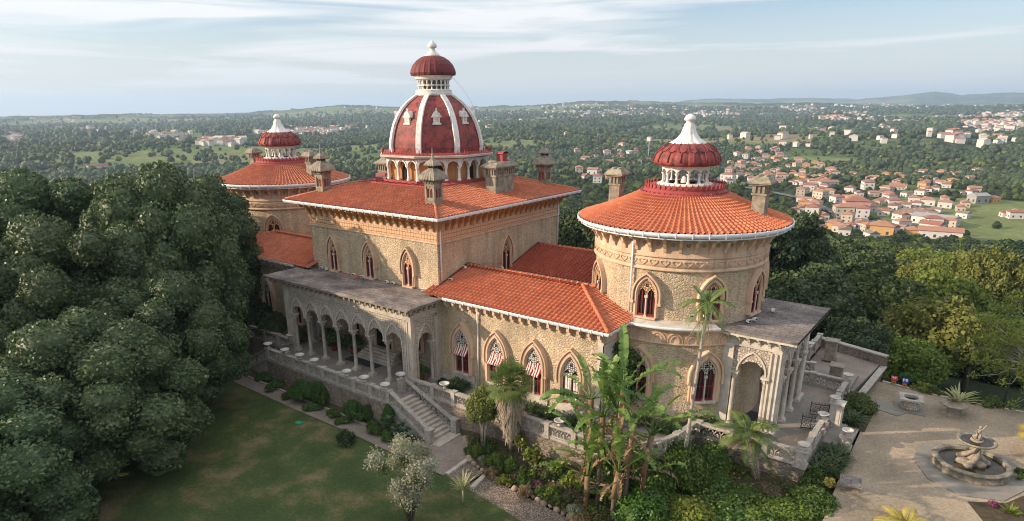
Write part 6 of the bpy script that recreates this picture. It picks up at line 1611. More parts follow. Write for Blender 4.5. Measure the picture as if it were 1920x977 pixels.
for i, (u, w, c, k, s, nm, lb) in enumerate(SP):
    top = [384, 452, 402, 500, 452, 482, 474, 492, 400, 412, 398][i]; w = min(w, 560) if c != 'yellow' else w
    rr_ = [86, 104, 80, 76, 165, 128, 122, 135, 78, 80, 82][i]; d_ = ray(u, 450); d_ = d_[:2] / np.linalg.norm(d_[:2]); x, y = CAM_LOC[0] + d_[0] * rr_, CAM_LOC[1] + d_[1] * rr_; z = float(height(x, y)); s = (zrow(x, y, top) - z) / TOPS[c]; s = max(.7, min(s, 1.9))
    tree(nm, lb, 'tree', (x, y, z), CR[c], TK[k], ((min(s, 1.15) if c[:2] != 'um' else min(s, 1.6),) * 2 + (s,))); placed.append((x, y, 3.4 * min(s, 1.15)))
rg = random.Random(11); cnt = 0; WOOD = {'n': 0}
kinds = [('round_a', 'a'), ('round_b', 'b'), ('round_c', 'a'), ('round_a', 'b'), ('round_b', 'a'), ('cedar', 'tall'), ('bright', 'a')]
LBL = {'yellow': 'yellow green tree in the wood at the right behind the palace', 'round_a': 'mid green round crowned tree in the wood behind the palace', 'round_b': 'dark green tree in the wood behind the palace', 'round_c': 'broad mid green tree in the wood behind the palace', 'cedar': 'dark layered conifer in the wood behind the palace', 'bright': 'fresh light green tree in the wood behind the palace'}
for tries in range(9000):
    if cnt >= 150: break
    r = 62 + 150 * rg.random() ** 1.3; a = R(rg.uniform(88, 172)); x = CAM_LOC[0] + r * math.cos(a); y = CAM_LOC[1] + r * math.sin(a)
    if y < 27.5 and x > -26: continue
    if y < 6 and x > -50: continue
    if any((x - p[0]) ** 2 + (y - p[1]) ** 2 < (2.3 + .55 * p[2]) ** 2 for p in placed): continue
    u = float(px_of(a)); c, k = rg.choice(kinds if rg.random() < .85 else kinds[-1:])
    if c == 'bright' and u < 1500: c, k = 'round_c', 'a'
    if u > 1620 and rg.random() < .35: c, k = rg.choice([('bright', 'a'), ('bright', 'a'), ('yellow', 'pale')])
    s = rg.uniform(.85, 1.35)
    z = float(height(x, y)); 
    if y < 40: s = rg.uniform(.62, .80)
    if math.hypot(x - T0, y - CY) < 12 or (abs(x + 20) < 9 and y < 24): s = .6
    tree('woodland_tree', LBL[c], 'tree', (x, y, z), CR[c], TK[k], s, None, 'woodland trees behind the palace: ' + c); placed.append((x, y, 3.2 * s)); cnt += 1

# ---- far wood as one object: points with instanced crowns
def low_crown(name, seed, mat, tall=1.0, n=5):
    rg = np.random.default_rng(seed); Vs = []; Fs = []; k0 = 0
    for i in range(n):
        v, f = I1; c = rg.uniform(-.45, .45, 3) * np.array([1, 1, .5]); c[2] += 1.0 * tall; r = rg.uniform(.45, .75)
        w = v * (r * (1 + .28 * np.sin(v[:, 0] * 9 + i) * np.sin(v[:, 1] * 8 + 2 * i) * np.sin(v[:, 2] * 9)))[:, None] * np.array([1, 1, tall]) + c
        w += rg.normal(size=w.shape) * .05
        Vs.append(w); Fs += [[a + k0 for a in q] for q in f]; k0 += len(v)
    P = np.concatenate(Vs); rng2 = np.random.default_rng(seed + 50)
    me = raw_mesh(name, P, Fs, [mat]); return bpy.data.objects.new(name, me)
LIB = bpy.data.collections.new('tree_library')
mids = []
for i, (m, tl) in enumerate(((LM['dark'], 1.0), (LM['mid'], .9), (LM['dark'], 1.3), (LM['mid'], 1.1), (LM['bright'], 1.0), (LM['dark'], 1.5))):
    if i in (0, 1):
        me = crown_mesh('wood_crown_%d' % i, 60 + i, [(0, 0, .95, .72), (.35, .2, .8, .5), (-.3, .3, .85, .5), (-.1, -.4, .75, .5), (.1, 0, 1.4, .42)], 900, .20, m, core=.86, fringe=.08); ob = bpy.data.objects.new('wood_crown_%d' % i, me)
    else: ob = low_crown('wood_crown_%d' % i, 60 + i, m, tl)
    LIB.objects.link(ob)
LIBN = bpy.data.collections.new('leafy_tree_library')
for i, m in enumerate((LM['dark'], LM['mid'], LM['dark'], LM['mid'], LM['bright'])):
    Lb = [(0, 0, .95, .72), (.35, .2, .8, .5), (-.3, .3, .85, .5), (-.1, -.4, .75, .5), (.1, 0, 1.4, .42)] if i % 2 == 0 else [(.1, 0, .8, .6), (.5, .1, .75, .42), (-.45, .2, .9, .45), (-.15, -.45, .85, .45), (.1, .4, 1.05, .45), (.2, -.2, 1.2, .35)]
    LIBN.objects.link(bpy.data.objects.new('leafy_crown_%d' % i, crown_mesh('leafy_crown_%d' % i, 170 + i, Lb, 2600, .13, m, core=.8, fringe=.10)))
def scatter(name, pts, rads, kinds_coll, label=None):
    me = bpy.data.meshes.new(name); me.vertices.add(len(pts)); me.vertices.foreach_set('co', np.asarray(pts, np.float32).ravel())
    a = me.attributes.new('rad', 'FLOAT', 'POINT'); a.data.foreach_set('value', np.asarray(rads, np.float32))
    o = bpy.data.objects.new(name, me); COL.objects.link(o); o['kind'] = 'stuff'
    if label: o['label'] = label
    g = bpy.data.node_groups.new(name, 'GeometryNodeTree'); g.interface.new_socket('Geometry', in_out='INPUT', socket_type='NodeSocketGeometry'); g.interface.new_socket('Geometry', in_out='OUTPUT', socket_type='NodeSocketGeometry')
    gi = g.nodes.new('NodeGroupInput'); go = g.nodes.new('NodeGroupOutput'); iop = g.nodes.new('GeometryNodeInstanceOnPoints'); ci = g.nodes.new('GeometryNodeCollectionInfo')
    ci.inputs['Collection'].default_value = kinds_coll; ci.inputs['Separate Children'].default_value = True; ci.inputs['Reset Children'].default_value = True
    rv = g.nodes.new('FunctionNodeRandomValue'); rv.data_type = 'FLOAT_VECTOR'; rv.inputs[0].default_value = (-.08, -.08, 0); rv.inputs[1].default_value = (.08, .08, 6.28)
    na_ = g.nodes.new('GeometryNodeInputNamedAttribute'); na_.data_type = 'FLOAT'; na_.inputs['Name'].default_value = 'rad'
    L = g.links; L.new(gi.outputs[0], iop.inputs['Points']); L.new(ci.outputs[0], iop.inputs['Instance']); iop.inputs['Pick Instance'].default_value = True
    L.new(rv.outputs[0], iop.inputs['Rotation']); L.new(na_.outputs[0], iop.inputs['Scale']); L.new(iop.outputs[0], go.inputs[0])
    md = o.modifiers.new('scatter', 'NODES'); md.node_group = g
    return o
# ------------------------------------------------------------------ village houses
def wallm(n, c): return simple(n, c, tuple(x * .86 for x in c), .5, .8, 0)
HW = {'white': wallm('white_house_wall', (.62, .60, .56)), 'cream': wallm('cream_house_wall', (.52, .46, .37)), 'ochre': wallm('ochre_house_wall', (.58, .36, .15)), 'pink': wallm('pink_house_wall', (.60, .34, .28)), 'grey': wallm('grey_house_wall', (.34, .32, .30))}
HR = {'orange': wallm('orange_house_roof', (.36, .185, .125)), 'red': wallm('red_house_roof', (.29, .13, .095)), 'brown': wallm('brown_house_roof', (.23, .165, .125)), 'grey': wallm('grey_house_roof', (.32, .31, .30))}
HG = wallm('house_window_dark', (.05, .06, .07))
def house_mesh(kind, wall, roof):
    w, d, h = {'gable': (10, 7.5, 4.6), 'hip': (11, 9, 5.2), 'long': (19, 8, 4.2), 'block': (14, 10, 8.0), 'ell': (10, 7, 4.8), 'shed': (24, 12, 4.6)}[kind]
    W = MB(); Rf = MB(); G = []; e = .5
    def body(x0, y0, x1, y1, h, hip):
        W.box(x0, y0, -3, x1, y1, h); rh = min(x1 - x0, y1 - y0) * (.22 if kind != 'shed' else .14)
        ym = (y0 + y1) / 2; i = (y1 - y0) / 2 if hip else 0
        a = [(x0 - e, y0 - e, h), (x1 + e, y0 - e, h), (x1 + e, y1 + e, h), (x0 - e, y1 + e, h), (x0 - e + i, ym, h + rh), (x1 + e - i, ym, h + rh)]
        a2 = [(x, y, z + .22) for x, y, z in a]
        Rf.add(a2, [(0, 1, 5, 4), (2, 3, 4, 5), (1, 2, 5), (3, 0, 4)]); Rf.add(a[:4] + a2[:4], [(0, 3, 2, 1), (0, 1, 5, 4), (1, 2, 6, 5), (2, 3, 7, 6), (3, 0, 4, 7)])
        if not hip: W.add([(x0, y0, h), (x0, y1, h), (x0, ym, h + rh)], [(0, 2, 1)]); W.add([(x1, y0, h), (x1, y1, h), (x1, ym, h + rh)], [(0, 1, 2)])
        st = 1 if h < 6 else 2
        for s in range(st):
            z = 1.0 + s * 3.4
            n = int((x1 - x0) / 4)
            for k in range(n):
                x = x0 + (k + .5) * (x1 - x0) / n
                for yy in (y0, y1): G.append((x, yy, z, 0))
            n = max(1, int((y1 - y0) / 3.4))
            for k in range(n):
                y = y0 + (k + .5) * (y1 - y0) / n
                for xx in (x0, x1): G.append((xx, y, z, math.pi / 2))
    body(-w / 2, -d / 2, w / 2, d / 2, h, kind in ('hip', 'block'))
    if kind == 'ell': body(-w / 2 + 5.5, -d / 2 - 5, w / 2 + 2.2, -d / 2 + 1.0, h - 1.4, False)
    W.box(w * .2, -.5, h, w * .2 + .8, .4, h + 2.0)
    nm = kind + wall + roof
    return (W.mesh('walls_' + nm, [HW[wall]]), Rf.mesh('roof_' + nm, [HR[roof]]), G)
wm_ = MB(); wm_.box(-.6, -.07, 0, .6, .07, 1.5); WINM = wm_.mesh('window', [HG])
COMBO = [('gable', 'white', 'orange'), ('hip', 'white', 'orange'), ('ell', 'white', 'red'), ('gable', 'cream', 'orange'), ('hip', 'white', 'red'), ('long', 'white', 'orange'), ('block', 'cream', 'orange'), ('ell', 'white', 'orange'), ('gable', 'white', 'brown'), ('block', 'white', 'red'), ('gable', 'white', 'red')]
class _HM(dict):
    def __missing__(s, k): s[k] = house_mesh(*k); return s[k]
HM = _HM()
ADJ = {'gable': 'gabled', 'hip': 'hip roofed', 'ell': 'L shaped', 'long': 'long low', 'block': 'two storey', 'shed': 'long shed like'}
HP = []          # placed houses for spacing
NH = 0
USED = {}
def put_house(u, w, combo, label, group=None, s=1.0, rz=None, parts=True):
    global NH
    x, y = ground(u, w); z = float(height(x, y)); a = math.atan2(y - CAM_LOC[1], x - CAM_LOC[0])
    for p in HP:
        if (p[0] - x) ** 2 + (p[1] - y) ** 2 < ((p[2] + 6.5 * s) * 1.0) ** 2: return False
    HP.append((x, y, 6.5 * s)); NH += 1
    if rz is None: rz = a + math.pi / 2 + random.choice([0, 1.57]) + random.gauss(0, .35)
    wm, rm, gm = HM[combo]
    t = thing('village_house' if combo[0] != 'shed' else 'warehouse', label, 'house' if combo[0] != 'shed' else 'warehouse', (x, y, z), rz, group, s)
    obj('wall', wm, t); obj('roof', rm, t)
    if parts:
        for gx_, gy_, gz_, ga in gm: obj('window', WINM, t, (gx_, gy_, gz_), ga)
    return True
# single buildings one can point at
for args in [(1602, 400, ('block', 'pink', 'red'), 'large pink two storey house in the middle of the village'), (1725, 412, ('shed', 'cream', 'brown'), 'long brown roofed shed at the right of the village'), (1752, 420, ('shed', 'white', 'grey'), 'long grey roofed shed beside the brown one'),
             (1652, 440, ('hip', 'ochre', 'orange'), 'left ochre house with orange roof at the front of the village'), (1685, 442, ('gable', 'ochre', 'red'), 'right ochre house with orange roof at the front of the village'), (1760, 447, ('long', 'white', 'orange'), 'long white house with orange roof at the foot of the village'),
             (1745, 436, ('ell', 'white', 'red'), 'white L shaped house just behind the long white one'), (1832, 380, ('gable', 'white', 'grey') if False else ('gable', 'grey', 'grey'), 'small grey building in the green meadow at the right'),
             (1150, 247, ('shed', 'white', 'grey'), 'small pale shed in the left valley behind the palace') if False else (1183, 290, ('shed', 'white', 'grey'), 'long white flat hall behind the near tower'), (1138, 290, ('hip', 'white', 'orange'), 'white house with orange roof left of the long flat hall'),
             (1082, 286, ('long', 'white', 'orange'), 'long pale house left of the white hall'), (1098, 303, ('ell', 'white', 'orange'), 'white L shaped house above the wood behind the central block'), (183, 318, ('long', 'white', 'red'), 'long white villa with arched front above the left trees'),
             (1455, 283, ('ell', 'white', 'orange'), 'white house on the ridge right of the near tower finial'), (1468, 272, ('hip', 'cream', 'orange') if False else ('hip', 'white', 'orange'), 'white ridge house with orange roof right of the near tower'), (1455, 302, ('hip', 'ochre', 'orange'), 'ochre house right of the near tower roof'),
             (1112, 333 - 6, ('gable', 'white', 'orange'), 'small house with bright roof just right of the far pagoda chimney'), (1062, 250 + 3, ('gable', 'cream', 'orange'), 'lone farmhouse on the slope behind the far pagoda chimney')]:
    put_house(args[0], args[1], args[2], args[3], None, 1.0 if args[2][0] != 'shed' else .9)
CL = [ # px, py, half width, half height, number, tag for label
    (1630, 388, 220, 62, 104, 'in the main village'), (1465, 335, 105, 42, 66, 'beside the near tower roof'), (1180, 292, 75, 20, 20, 'in the valley hamlet'), (1400, 300, 80, 22, 16, 'on the upper slope'),
    (1780, 330, 90, 18, 10, 'above the village wood'), (1885, 390, 30, 25, 3, 'in the meadows'), (1110, 330, 40, 14, 5, 'behind the central block')]
PLC = ['left', 'left of centre', 'centre', 'right of centre', 'right']; PLR = ['back', 'middle', 'front']
for (cx_, cy_, hw, hh, n, where) in CL:
    k = 0
    for tr in range(n * 14):
        if k >= n: break
        u = random.uniform(-1, 1); v = random.uniform(-1, 1)
        if u * u + v * v > 1: continue
        U, Vv = cx_ + u * hw, cy_ + v * hh
        if 1100 < U < 1500 and Vv > 345: continue
        c = random.choice(COMBO + [('hip', 'ochre', 'orange')])
        lb = '%s %s house, %s roof, %s %s %s' % (ADJ[c[0]], c[1], c[2], PLR[min(2, int((v + 1) * 1.5))], PLC[min(4, int((u + 1) * 2.5))], where)
        USED[lb] = USED.get(lb, 0) + 1
        if put_house(U, Vv, c, lb, 'houses ' + where, random.uniform(.52, .78)): k += 1
FAR = [(1560, 218, 75, 12, 62, 'white hill town at the upper right'), (1660, 228, 110, 8, 40, 'scattered string of houses right of the hill town'), (1865, 232, 70, 18, 70, 'white town at the right edge'), (560, 250, 95, 11, 60, 'white village beyond the far tower'), (420, 268, 50, 7, 22, 'white houses left of the far tower cap'), (310, 256, 34, 5, 16, 'small white hamlet at the left')]
STUFF = []
def far_house(U, Vv, s):
    x, y = ground(U, Vv); z = float(height(x, y))
    return x, y, z, s
for (cx_, cy_, hw, hh, n, where) in FAR:
    k = 0
    for tr in range(n * 40):
        u = random.gauss(0, .45); v = random.gauss(0, .45)
        if abs(u) > 1 or abs(v) > 1: continue
        if NH < 297 and k < n * .42:
            c = random.choice(COMBO[:5])
            if put_house(cx_ + u * hw, cy_ + v * hh, c, 'small %s house in the %s' % (c[1], where), 'houses: ' + where, random.uniform(.65, 1.0), None, False): k += 1
        else:
            STUFF.append(far_house(cx_ + u * hw, cy_ + v * hh, random.uniform(.9, 1.6))); k += 1
        if k >= n * 2.6: break
for (cx_, cy_, hw, hh, n) in [(1140, 214, 110, 9, 130), (1330, 216, 90, 8, 110), (1250, 206, 120, 6, 40), (1130, 197, 40, 3, 14), (1700, 200, 200, 4, 90), (25, 262, 25, 10, 30), (120, 225, 120, 8, 30), (640, 243, 60, 5, 50), (900, 232, 60, 20, 30), (1000, 220, 60, 15, 30), (240, 245, 200, 25, 30), (1050, 200, 60, 6, 30), (1560, 250, 300, 30, 40), (1850, 260, 70, 12, 40), (1900, 215, 40, 6, 60), (700, 205, 60, 5, 12), (1500, 205, 60, 5, 40)]:
    for i in range(n): STUFF.append(far_house(cx_ + random.gauss(0, .5) * hw, cy_ + random.gauss(0, .45) * hh, random.uniform(.8, 1.7)))
W = MB()
for (x, y, z, s) in STUFF:
    if math.hypot(x - CAM_LOC[0], y - CAM_LOC[1]) > 13500: continue
    w, d, h = random.uniform(6, 11) * s, random.uniform(5, 8) * s, random.choice([3, 4, 5.5]) * s; a = random.uniform(0, 3.14); z += 2
    W.cbox(x, y, z - 6, z + h, w, d, a, 0); ca, sa = math.cos(a), math.sin(a)
    def T(p): return (x + p[0] * ca - p[1] * sa, y + p[0] * sa + p[1] * ca, z + p[2])
    q = [T(p) for p in ((-w / 2 - .4, -d / 2 - .4, h), (w / 2 + .4, -d / 2 - .4, h), (w / 2 + .4, d / 2 + .4, h), (-w / 2 - .4, d / 2 + .4, h), (-w / 2, 0, h + d * .22), (w / 2, 0, h + d * .22))]
    W.add(q, [(0, 1, 5, 4), (2, 3, 4, 5), (1, 2, 5), (3, 0, 4)], random.choice([1, 1, 2, 3]))
o = W.build('distant_towns', [HW['white'], HR['orange'], HR['red'], HW['cream']]); o['kind'] = 'stuff'; o['label'] = 'countless tiny white houses with orange roofs scattered over the distant hills'
# village street
RD = simple('village_asphalt', (.16, .155, .15), (.12, .12, .12), .3, .9, 0)
def road(pix, wd, name='road'):
    P = [np.array(ground(u, w)) for u, w in pix]; Q = []
    for a, b in zip(P[:-1], P[1:]):
        for i in range(10): Q.append(a + (b - a) * i / 10)
    Q.append(P[-1]); L = []; Rr = []
    for i, p in enumerate(Q):
        d = Q[min(i + 1, len(Q) - 1)] - Q[max(i - 1, 0)]; d = d / (np.linalg.norm(d) + 1e-9); n = np.array([-d[1], d[0]])
        for S, sg in ((L, 1), (Rr, -1)):
            c = p + n * sg * wd / 2; S.append((c[0], c[1], float(max(height(*c), height(*p))) + .6))
    mb = MB(); mb.strip([L, Rr]); o = mb.build(name, [RD]); o['kind'] = 'structure'
    return Q
RQ = road([(1345, 345), (1362, 320), (1420, 305), (1475, 292)], 7) + road([(1345, 345), (1500, 372), (1600, 415), (1700, 420), (1790, 450)], 6) + road([(1145, 283), (1180, 268)], 8)
# masts
for (u, w, h, lb) in ((1215, 300, 26, 'white lattice mast behind the near tower'), (637, 200, 60, 'left thin radio mast on the skyline'), (659, 200, 52, 'right thin radio mast on the skyline')):
    x, y = ground(u, w, 60, 5200); z = float(height(x, y)); mb = MB(); k = .5 if w > 250 else 1.2
    for a in range(3): mb.tube([(x + k * math.cos(a * 2.1), y + k * math.sin(a * 2.1), z), (x + k * .4 * math.cos(a * 2.1), y + k * .4 * math.sin(a * 2.1), z + h)], .09 if w > 250 else .4, 4)
    for i in range(14): mb.cbox(x, y, z + h * i / 14, z + h * i / 14 + .12, k * 1.3, k * 1.3)
    o = mb.build('radio_mast', [MAT['gutter']], None, (x, y, z)); tag(o, lb, 'mast')

# ---- far woodland points
rng = np.random.default_rng(5)
def wood_points(n, r0, r1, size, pw=1.0):
    a = R(1) * rng.uniform(84, 172, n); r = r0 * (r1 / r0) ** (rng.uniform(0, 1, n) ** pw); x = CAM_LOC[0] + r * np.cos(a); y = CAM_LOC[1] + r * np.sin(a)
    m = fieldmask(x, y); keep = (m < .5) | (rng.uniform(0, 1, n) < .06)
    dens = vnoise(x / 90, y / 70, 19); keep &= (dens > .42) | (rng.uniform(0, 1, n) < .12)
    keep &= ~((y < 30) & (x > -60))
    x, y, r = x[keep], y[keep], r[keep]
    H = np.array([(p[0], p[1], p[2]) for p in HP]); ok = np.ones(len(x), bool)
    for hx, hy, hr in H: ok &= (x - hx) ** 2 + (y - hy) ** 2 > (hr * 1.35) ** 2
    # keep the sight side of each house a little clear
    for hx, hy, hr in H:
        d = np.hypot(hx - CAM_LOC[0], hy - CAM_LOC[1]); ex, ey = (CAM_LOC[0] - hx) / d, (CAM_LOC[1] - hy) / d
        t_ = (x - hx) * ex + (y - hy) * ey; q = np.abs((x - hx) * -ey + (y - hy) * ex); ok &= ~((t_ > 0) & (t_ < hr * 4.0) & (q < hr * 1.0))
    occ = set()
    for hx, hy, hz, hs in STUFF:
        d = np.hypot(hx - CAM_LOC[0], hy - CAM_LOC[1]); ex, ey = (CAM_LOC[0] - hx) / d, (CAM_LOC[1] - hy) / d
        for k in (0, 14, 28, 45, 65): occ.add((int((hx + ex * k) // 18), int((hy + ey * k) // 18)))
    ok &= np.array([(int(a // 18), int(b // 18)) not in occ for a, b in zip(x, y)])
    for p in RQ: ok &= (x - p[0]) ** 2 + (y - p[1]) ** 2 > 7 ** 2
    for p in placed: ok &= (x - p[0]) ** 2 + (y - p[1]) ** 2 > 3.0 ** 2
    x, y, r = x[ok], y[ok], r[ok]; s = size * (.65 + .7 * rng.uniform(0, 1, len(x))) * (.8 + .5 * vnoise(x / 40, y / 40, 23))
    dm = np.full(len(x), 1e9)
    for hx, hy, hr in H: dm = np.minimum(dm, (x - hx) ** 2 + (y - hy) ** 2)
    s = np.where((dm < 45 ** 2), s * .60, s)
    return np.stack([x, y, height(x, y) - .2 * s], 1), s
p1, s1 = wood_points(15000, 90, 700, 2.9, .8)
p2, s2 = wood_points(66000, 640, 1500, 3.0, .85)
p3, s3 = wood_points(80000, 1400, 3900, 5.5, .9)
scatter('woodland', p1, s1, LIBN, 'leafy green woodland on the slope below the palace')
scatter('woodland', np.concatenate([p2, p3]), np.concatenate([s2, s3]), LIB, 'continuous dark green woodland covering the far valley')
# ------------------------------------------------------------------ garden plants
def zrow(x, y, row):
    lo, hi = -30.0, 60.0
    for _ in range(45):
        m = (lo + hi) / 2; d = np.array([x, y, m]) - CAM_LOC
        if PPY - FPX * (d @ _u2) / (d @ _fw) > row: lo = m
        else: hi = m
    return lo
def strap_mesh(name, seed, n, L, wd, mat, rise=.8, droop=.9, stiff=.5):
    rg = random.Random(seed); mb = MB()
    for i in range(n):
        a = rg.uniform(0, 6.28); l = L * rg.uniform(.6, 1.1); e = rise * rg.uniform(.5, 1.2); b = rg.uniform(0, .12) * L; P = []
        for k in range(6):
            t = k / 5; r = b + l * t * math.cos(e * (1 - t * stiff)) * .9; z = l * math.sin(e) * t * 1.2 - droop * l * t * t * .75
            P.append((r * math.cos(a), r * math.sin(a), max(z, -.05 * l)))
        s, c = math.sin(a), math.cos(a); w = [wd * q for q in (.6, 1, 1, .8, .5, .05)]
        mb.strip([[(p[0] + s * q / 2, p[1] - c * q / 2, p[2] + q * .25) for p, q in zip(P, w)], P, [(p[0] - s * q / 2, p[1] + c * q / 2, p[2] + q * .25) for p, q in zip(P, w)]])
    return mb.mesh(name, [mat])
def frond(mb, base, a, L, e, droop, nl=26, ll=.45, lw=.05, mi=0, vee=.5):
    """feather palm leaf"""
    P = []
    for k in range(9):
        t = k / 8; r = L * (t * math.cos(e * (1 - t * .4))); z = L * (math.sin(e) * t - droop * t * t); P.append(np.array([base[0] + r * math.cos(a), base[1] + r * math.sin(a), base[2] + z]))
    mb.tube(P, [.035, .03, .028, .025, .02, .018, .014, .01, .006], 4, mi=mi)
    side = np.array([-math.sin(a), math.cos(a), 0])
    for i in range(nl):
        t = .12 + .86 * i / nl; k = t * 8; j = min(7, int(k)); p = P[j] + (P[j + 1] - P[j]) * (k - j); d = (P[j + 1] - P[j]); d /= np.linalg.norm(d)
        l = ll * math.sin(math.pi * min(.97, t * .85 + .12)) ** .6
        for sg in (-1, 1):
            q = side * sg * .8 + d * .55 + np.array([0, 0, vee * .3 - .25]); q /= np.linalg.norm(q); tip = p + q * l + np.array([0, 0, -l * .22]); mid = p + q * l * .5 + np.array([0, 0, .01]); w = d * lw
            mb.add([p, mid + w / 2, tip, mid - w / 2], [(0, 1, 2, 3)], mi, False)
def fan_leaf(mb, base, a, e, stem, R_, n=18, mi=0, droop=.25):
    d = np.array([math.cos(a) * math.cos(e), math.sin(a) * math.cos(e), math.sin(e)]); c = np.array(base) + d * stem; side = np.array([-math.sin(a), math.cos(a), 0]); up_ = np.cross(d, side)
    mb.tube([base, c], [.03, .018], 4, mi=mi)
    for i in range(n):
        t = (i / (n - 1) - .5) * 3.9; q = d * math.cos(t) + side * math.sin(t); p1 = c + q * R_ * .55 + up_ * -.03; p2 = c + q * R_ + np.array([0, 0, -R_ * droop]); w = (side * math.cos(t) - d * math.sin(t)) * R_ * .062
        mb.add([c, p1 + w * .8, p2, p1 - w * .8], [(0, 1, 2, 3)], mi, False)
def bush_mesh(name, seed, n, R_, H, nleaf, size, mat, tilt=.8, fringe=.12, core=.75):
    rg = np.random.default_rng(seed); L = []
    for i in range(n):
        a = i * 2.4; k = math.sqrt((i + .3) / n) * R_ * .75; r = R_ * rg.uniform(.28, .45); L.append((k * math.cos(a), k * math.sin(a), max(r * .5, H * (1 - (k / R_) ** 2) - r * .6), r))
    return crown_mesh(name, seed, L, nleaf, size, mat, core=core, tilt=tilt, fringe=fringe, up=.4)
def plant(name, label, cat, loc, mesh, rz=0, scale=1, group=None):
    o = obj(name, mesh, None, loc, rz, scale); return tag(o, label, cat, group)
def bedz(x, y):   # soil height in the right garden
    return LZ + .25 + .10 * max(0, y + 5) * (1 if x < 34 else 1.0)

# fan palm with its straw skirt
fx, fy = onz(958, 858, -1.9); zc = zrow(fx, fy, 716); z_sk = zrow(fx, fy, 806)
FP = thing('fan_palm', 'shaggy fan palm with a straw skirt in front of the wing', 'palm', (fx, fy, -2.0))
mb = MB(); mb.tube([(0, 0, -.3), (.05, 0, 1.2), (0, 0, zc + 2.0)], [.20, .17, .15], 8); obj('trunk', mb.mesh('trunk', [MAT['bark']]), FP)
mb = MB(); rg = random.Random(3)
for i in range(700):
    t = rg.random(); a = rg.uniform(0, 6.28); z = (z_sk + 2.0) + (zc - z_sk - .25) * t; r = .38 + .50 * t; l = rg.uniform(.5, 1.1)
    p = np.array([r * .75 * math.cos(a), r * .75 * math.sin(a), z]); q = p + np.array([r * .5 * math.cos(a), r * .5 * math.sin(a), -l]); s = np.array([-math.sin(a), math.cos(a), 0]) * .045
    mb.add([p - s, p + s, q + s * .4, q - s * .4], [(0, 1, 2, 3)], 0, False)
mb.lathe([(.28, z_sk + 2.05), (.36, (z_sk + zc) / 2 + 2), (.46, zc + 1.6)], 12, 0, 0)
obj('straw_skirt', mb.mesh('straw_skirt', [LM['straw']]), FP)
mb = MB()
for i in range(60):
    a = i * 2.399; e = 1.35 - 2.0 * (i / 60) ** .9; fan_leaf(mb, (0, 0, zc + 2.0 - .15 * (i / 54)), a, e, rg.uniform(.75, 1.15), rg.uniform(.62, .85), 15, 0, .22)
obj('crown', mb.mesh('crown', [LM['palm']]), FP)
mb = MB()
for i in range(9): fan_leaf(mb, (0, 0, zc + 1.8), rg.uniform(0, 6.28), -.9, .55, .55, 12, 0, .3)
obj('dry_leaves', mb.mesh('dry_leaves', [LM['dry']]), FP)
# tall slender palm by the tower
kx, ky = 36.93, .5; top = np.array([kx + .5, ky]); kz = zrow(top[0], top[1], 592)
KP = thing('king_palm', 'tall slender palm with a thin pale trunk against the near tower', 'palm', (kx, ky, -1.9))
P = [(0, 0, -.2), (.05, 0, 1.5), (.22, 0, (kz + 1.9) * .5), (.38, 0, (kz + 1.9) * .8), (.50, 0, kz + 1.9)]
mb = MB(); mb.tube(P, [.16, .12, .10, .09, .085], 10)
for i in range(26): t = i / 26 * (kz + 1.9); mb.lathe([(.115, t), (.115, t + .03)], 8, np.interp(t, [0, 1.5, (kz + 1.9) * .5, (kz + 1.9) * .8, kz + 1.9], [0, .05, .22, .38, .50]), np.interp(t, [0, 1.5, (kz + 1.9) * .5, (kz + 1.9) * .8, kz + 1.9], [0, 0, 0, 0, 0]))
obj('trunk', mb.mesh('trunk', [MAT['bark_pale']]), KP)
cb = (.50, 0, kz + 1.9)
mb = MB(); mb.tube([cb, (cb[0] + .02, cb[1] + .02, cb[2] + .7)], [.10, .06], 8); obj('crownshaft', mb.mesh('crownshaft', [LM['palm_y']]), KP)
mb = MB(); b2 = (cb[0], cb[1], cb[2] + .62)
for i, (a, L, e, dr) in enumerate([(.2, 2.0, .9, .75), (1.0, 2.1, .7, .8), (1.9, 1.9, 1.1, .6), (2.8, 2.2, .6, .9), (3.6, 2.1, .8, .8), (4.4, 2.0, .5, 1.0), (5.1, 2.1, .9, .8), (5.8, 1.9, .4, 1.1), (.7, 1.6, 1.35, .25), (3.2, 1.5, 1.4, .2), (4.9, 1.8, .1, 1.2)]): frond(mb, b2, a, L * .85, e, dr, 30, .46, .06)
obj('crown', mb.mesh('crown', [LM['palm']]), KP)
mb = MB(); frond(mb, cb, 5.3, 1.6, -.3, 1.0, 22, .4, .04); frond(mb, cb, 3.9, 1.3, -.6, .9, 22, .3, .04); obj('dry_leaves', mb.mesh('dry_leaves', [LM['dry']]), KP)
# arching palm below the porch
px_, py_ = onz(1392, 880, -1.6); zp_ = zrow(px_, py_, 815)
AP = thing('feather_palm', 'arching feather palm below the entrance porch terrace', 'palm', (px_, py_, -2.0))
mb = MB(); mb.tube([(0, 0, -.3), (0, 0, zp_ + 2.0)], [.16, .12], 8); obj('trunk', mb.mesh('trunk', [MAT['bark']]), AP)
mb = MB()
for i in range(15): frond(mb, (0, 0, zp_ + 2.0), i * 2.399, 2.7 - .04 * i, 1.35 - .085 * i, .62 + .03 * i, 64, .72, .035)
obj('crown', mb.mesh('crown', [LM['palm']]), AP)
mb = MB(); frond(mb, (0, 0, zp_ + 1.9), -.9, 2.2, -.1, .7, 34, .5, .05); frond(mb, (0, 0, zp_ + 1.9), -2.2, 1.9, -.2, .7, 34, .5, .05); obj('dry_leaves', mb.mesh('dry_leaves', [LM['straw']]), AP)
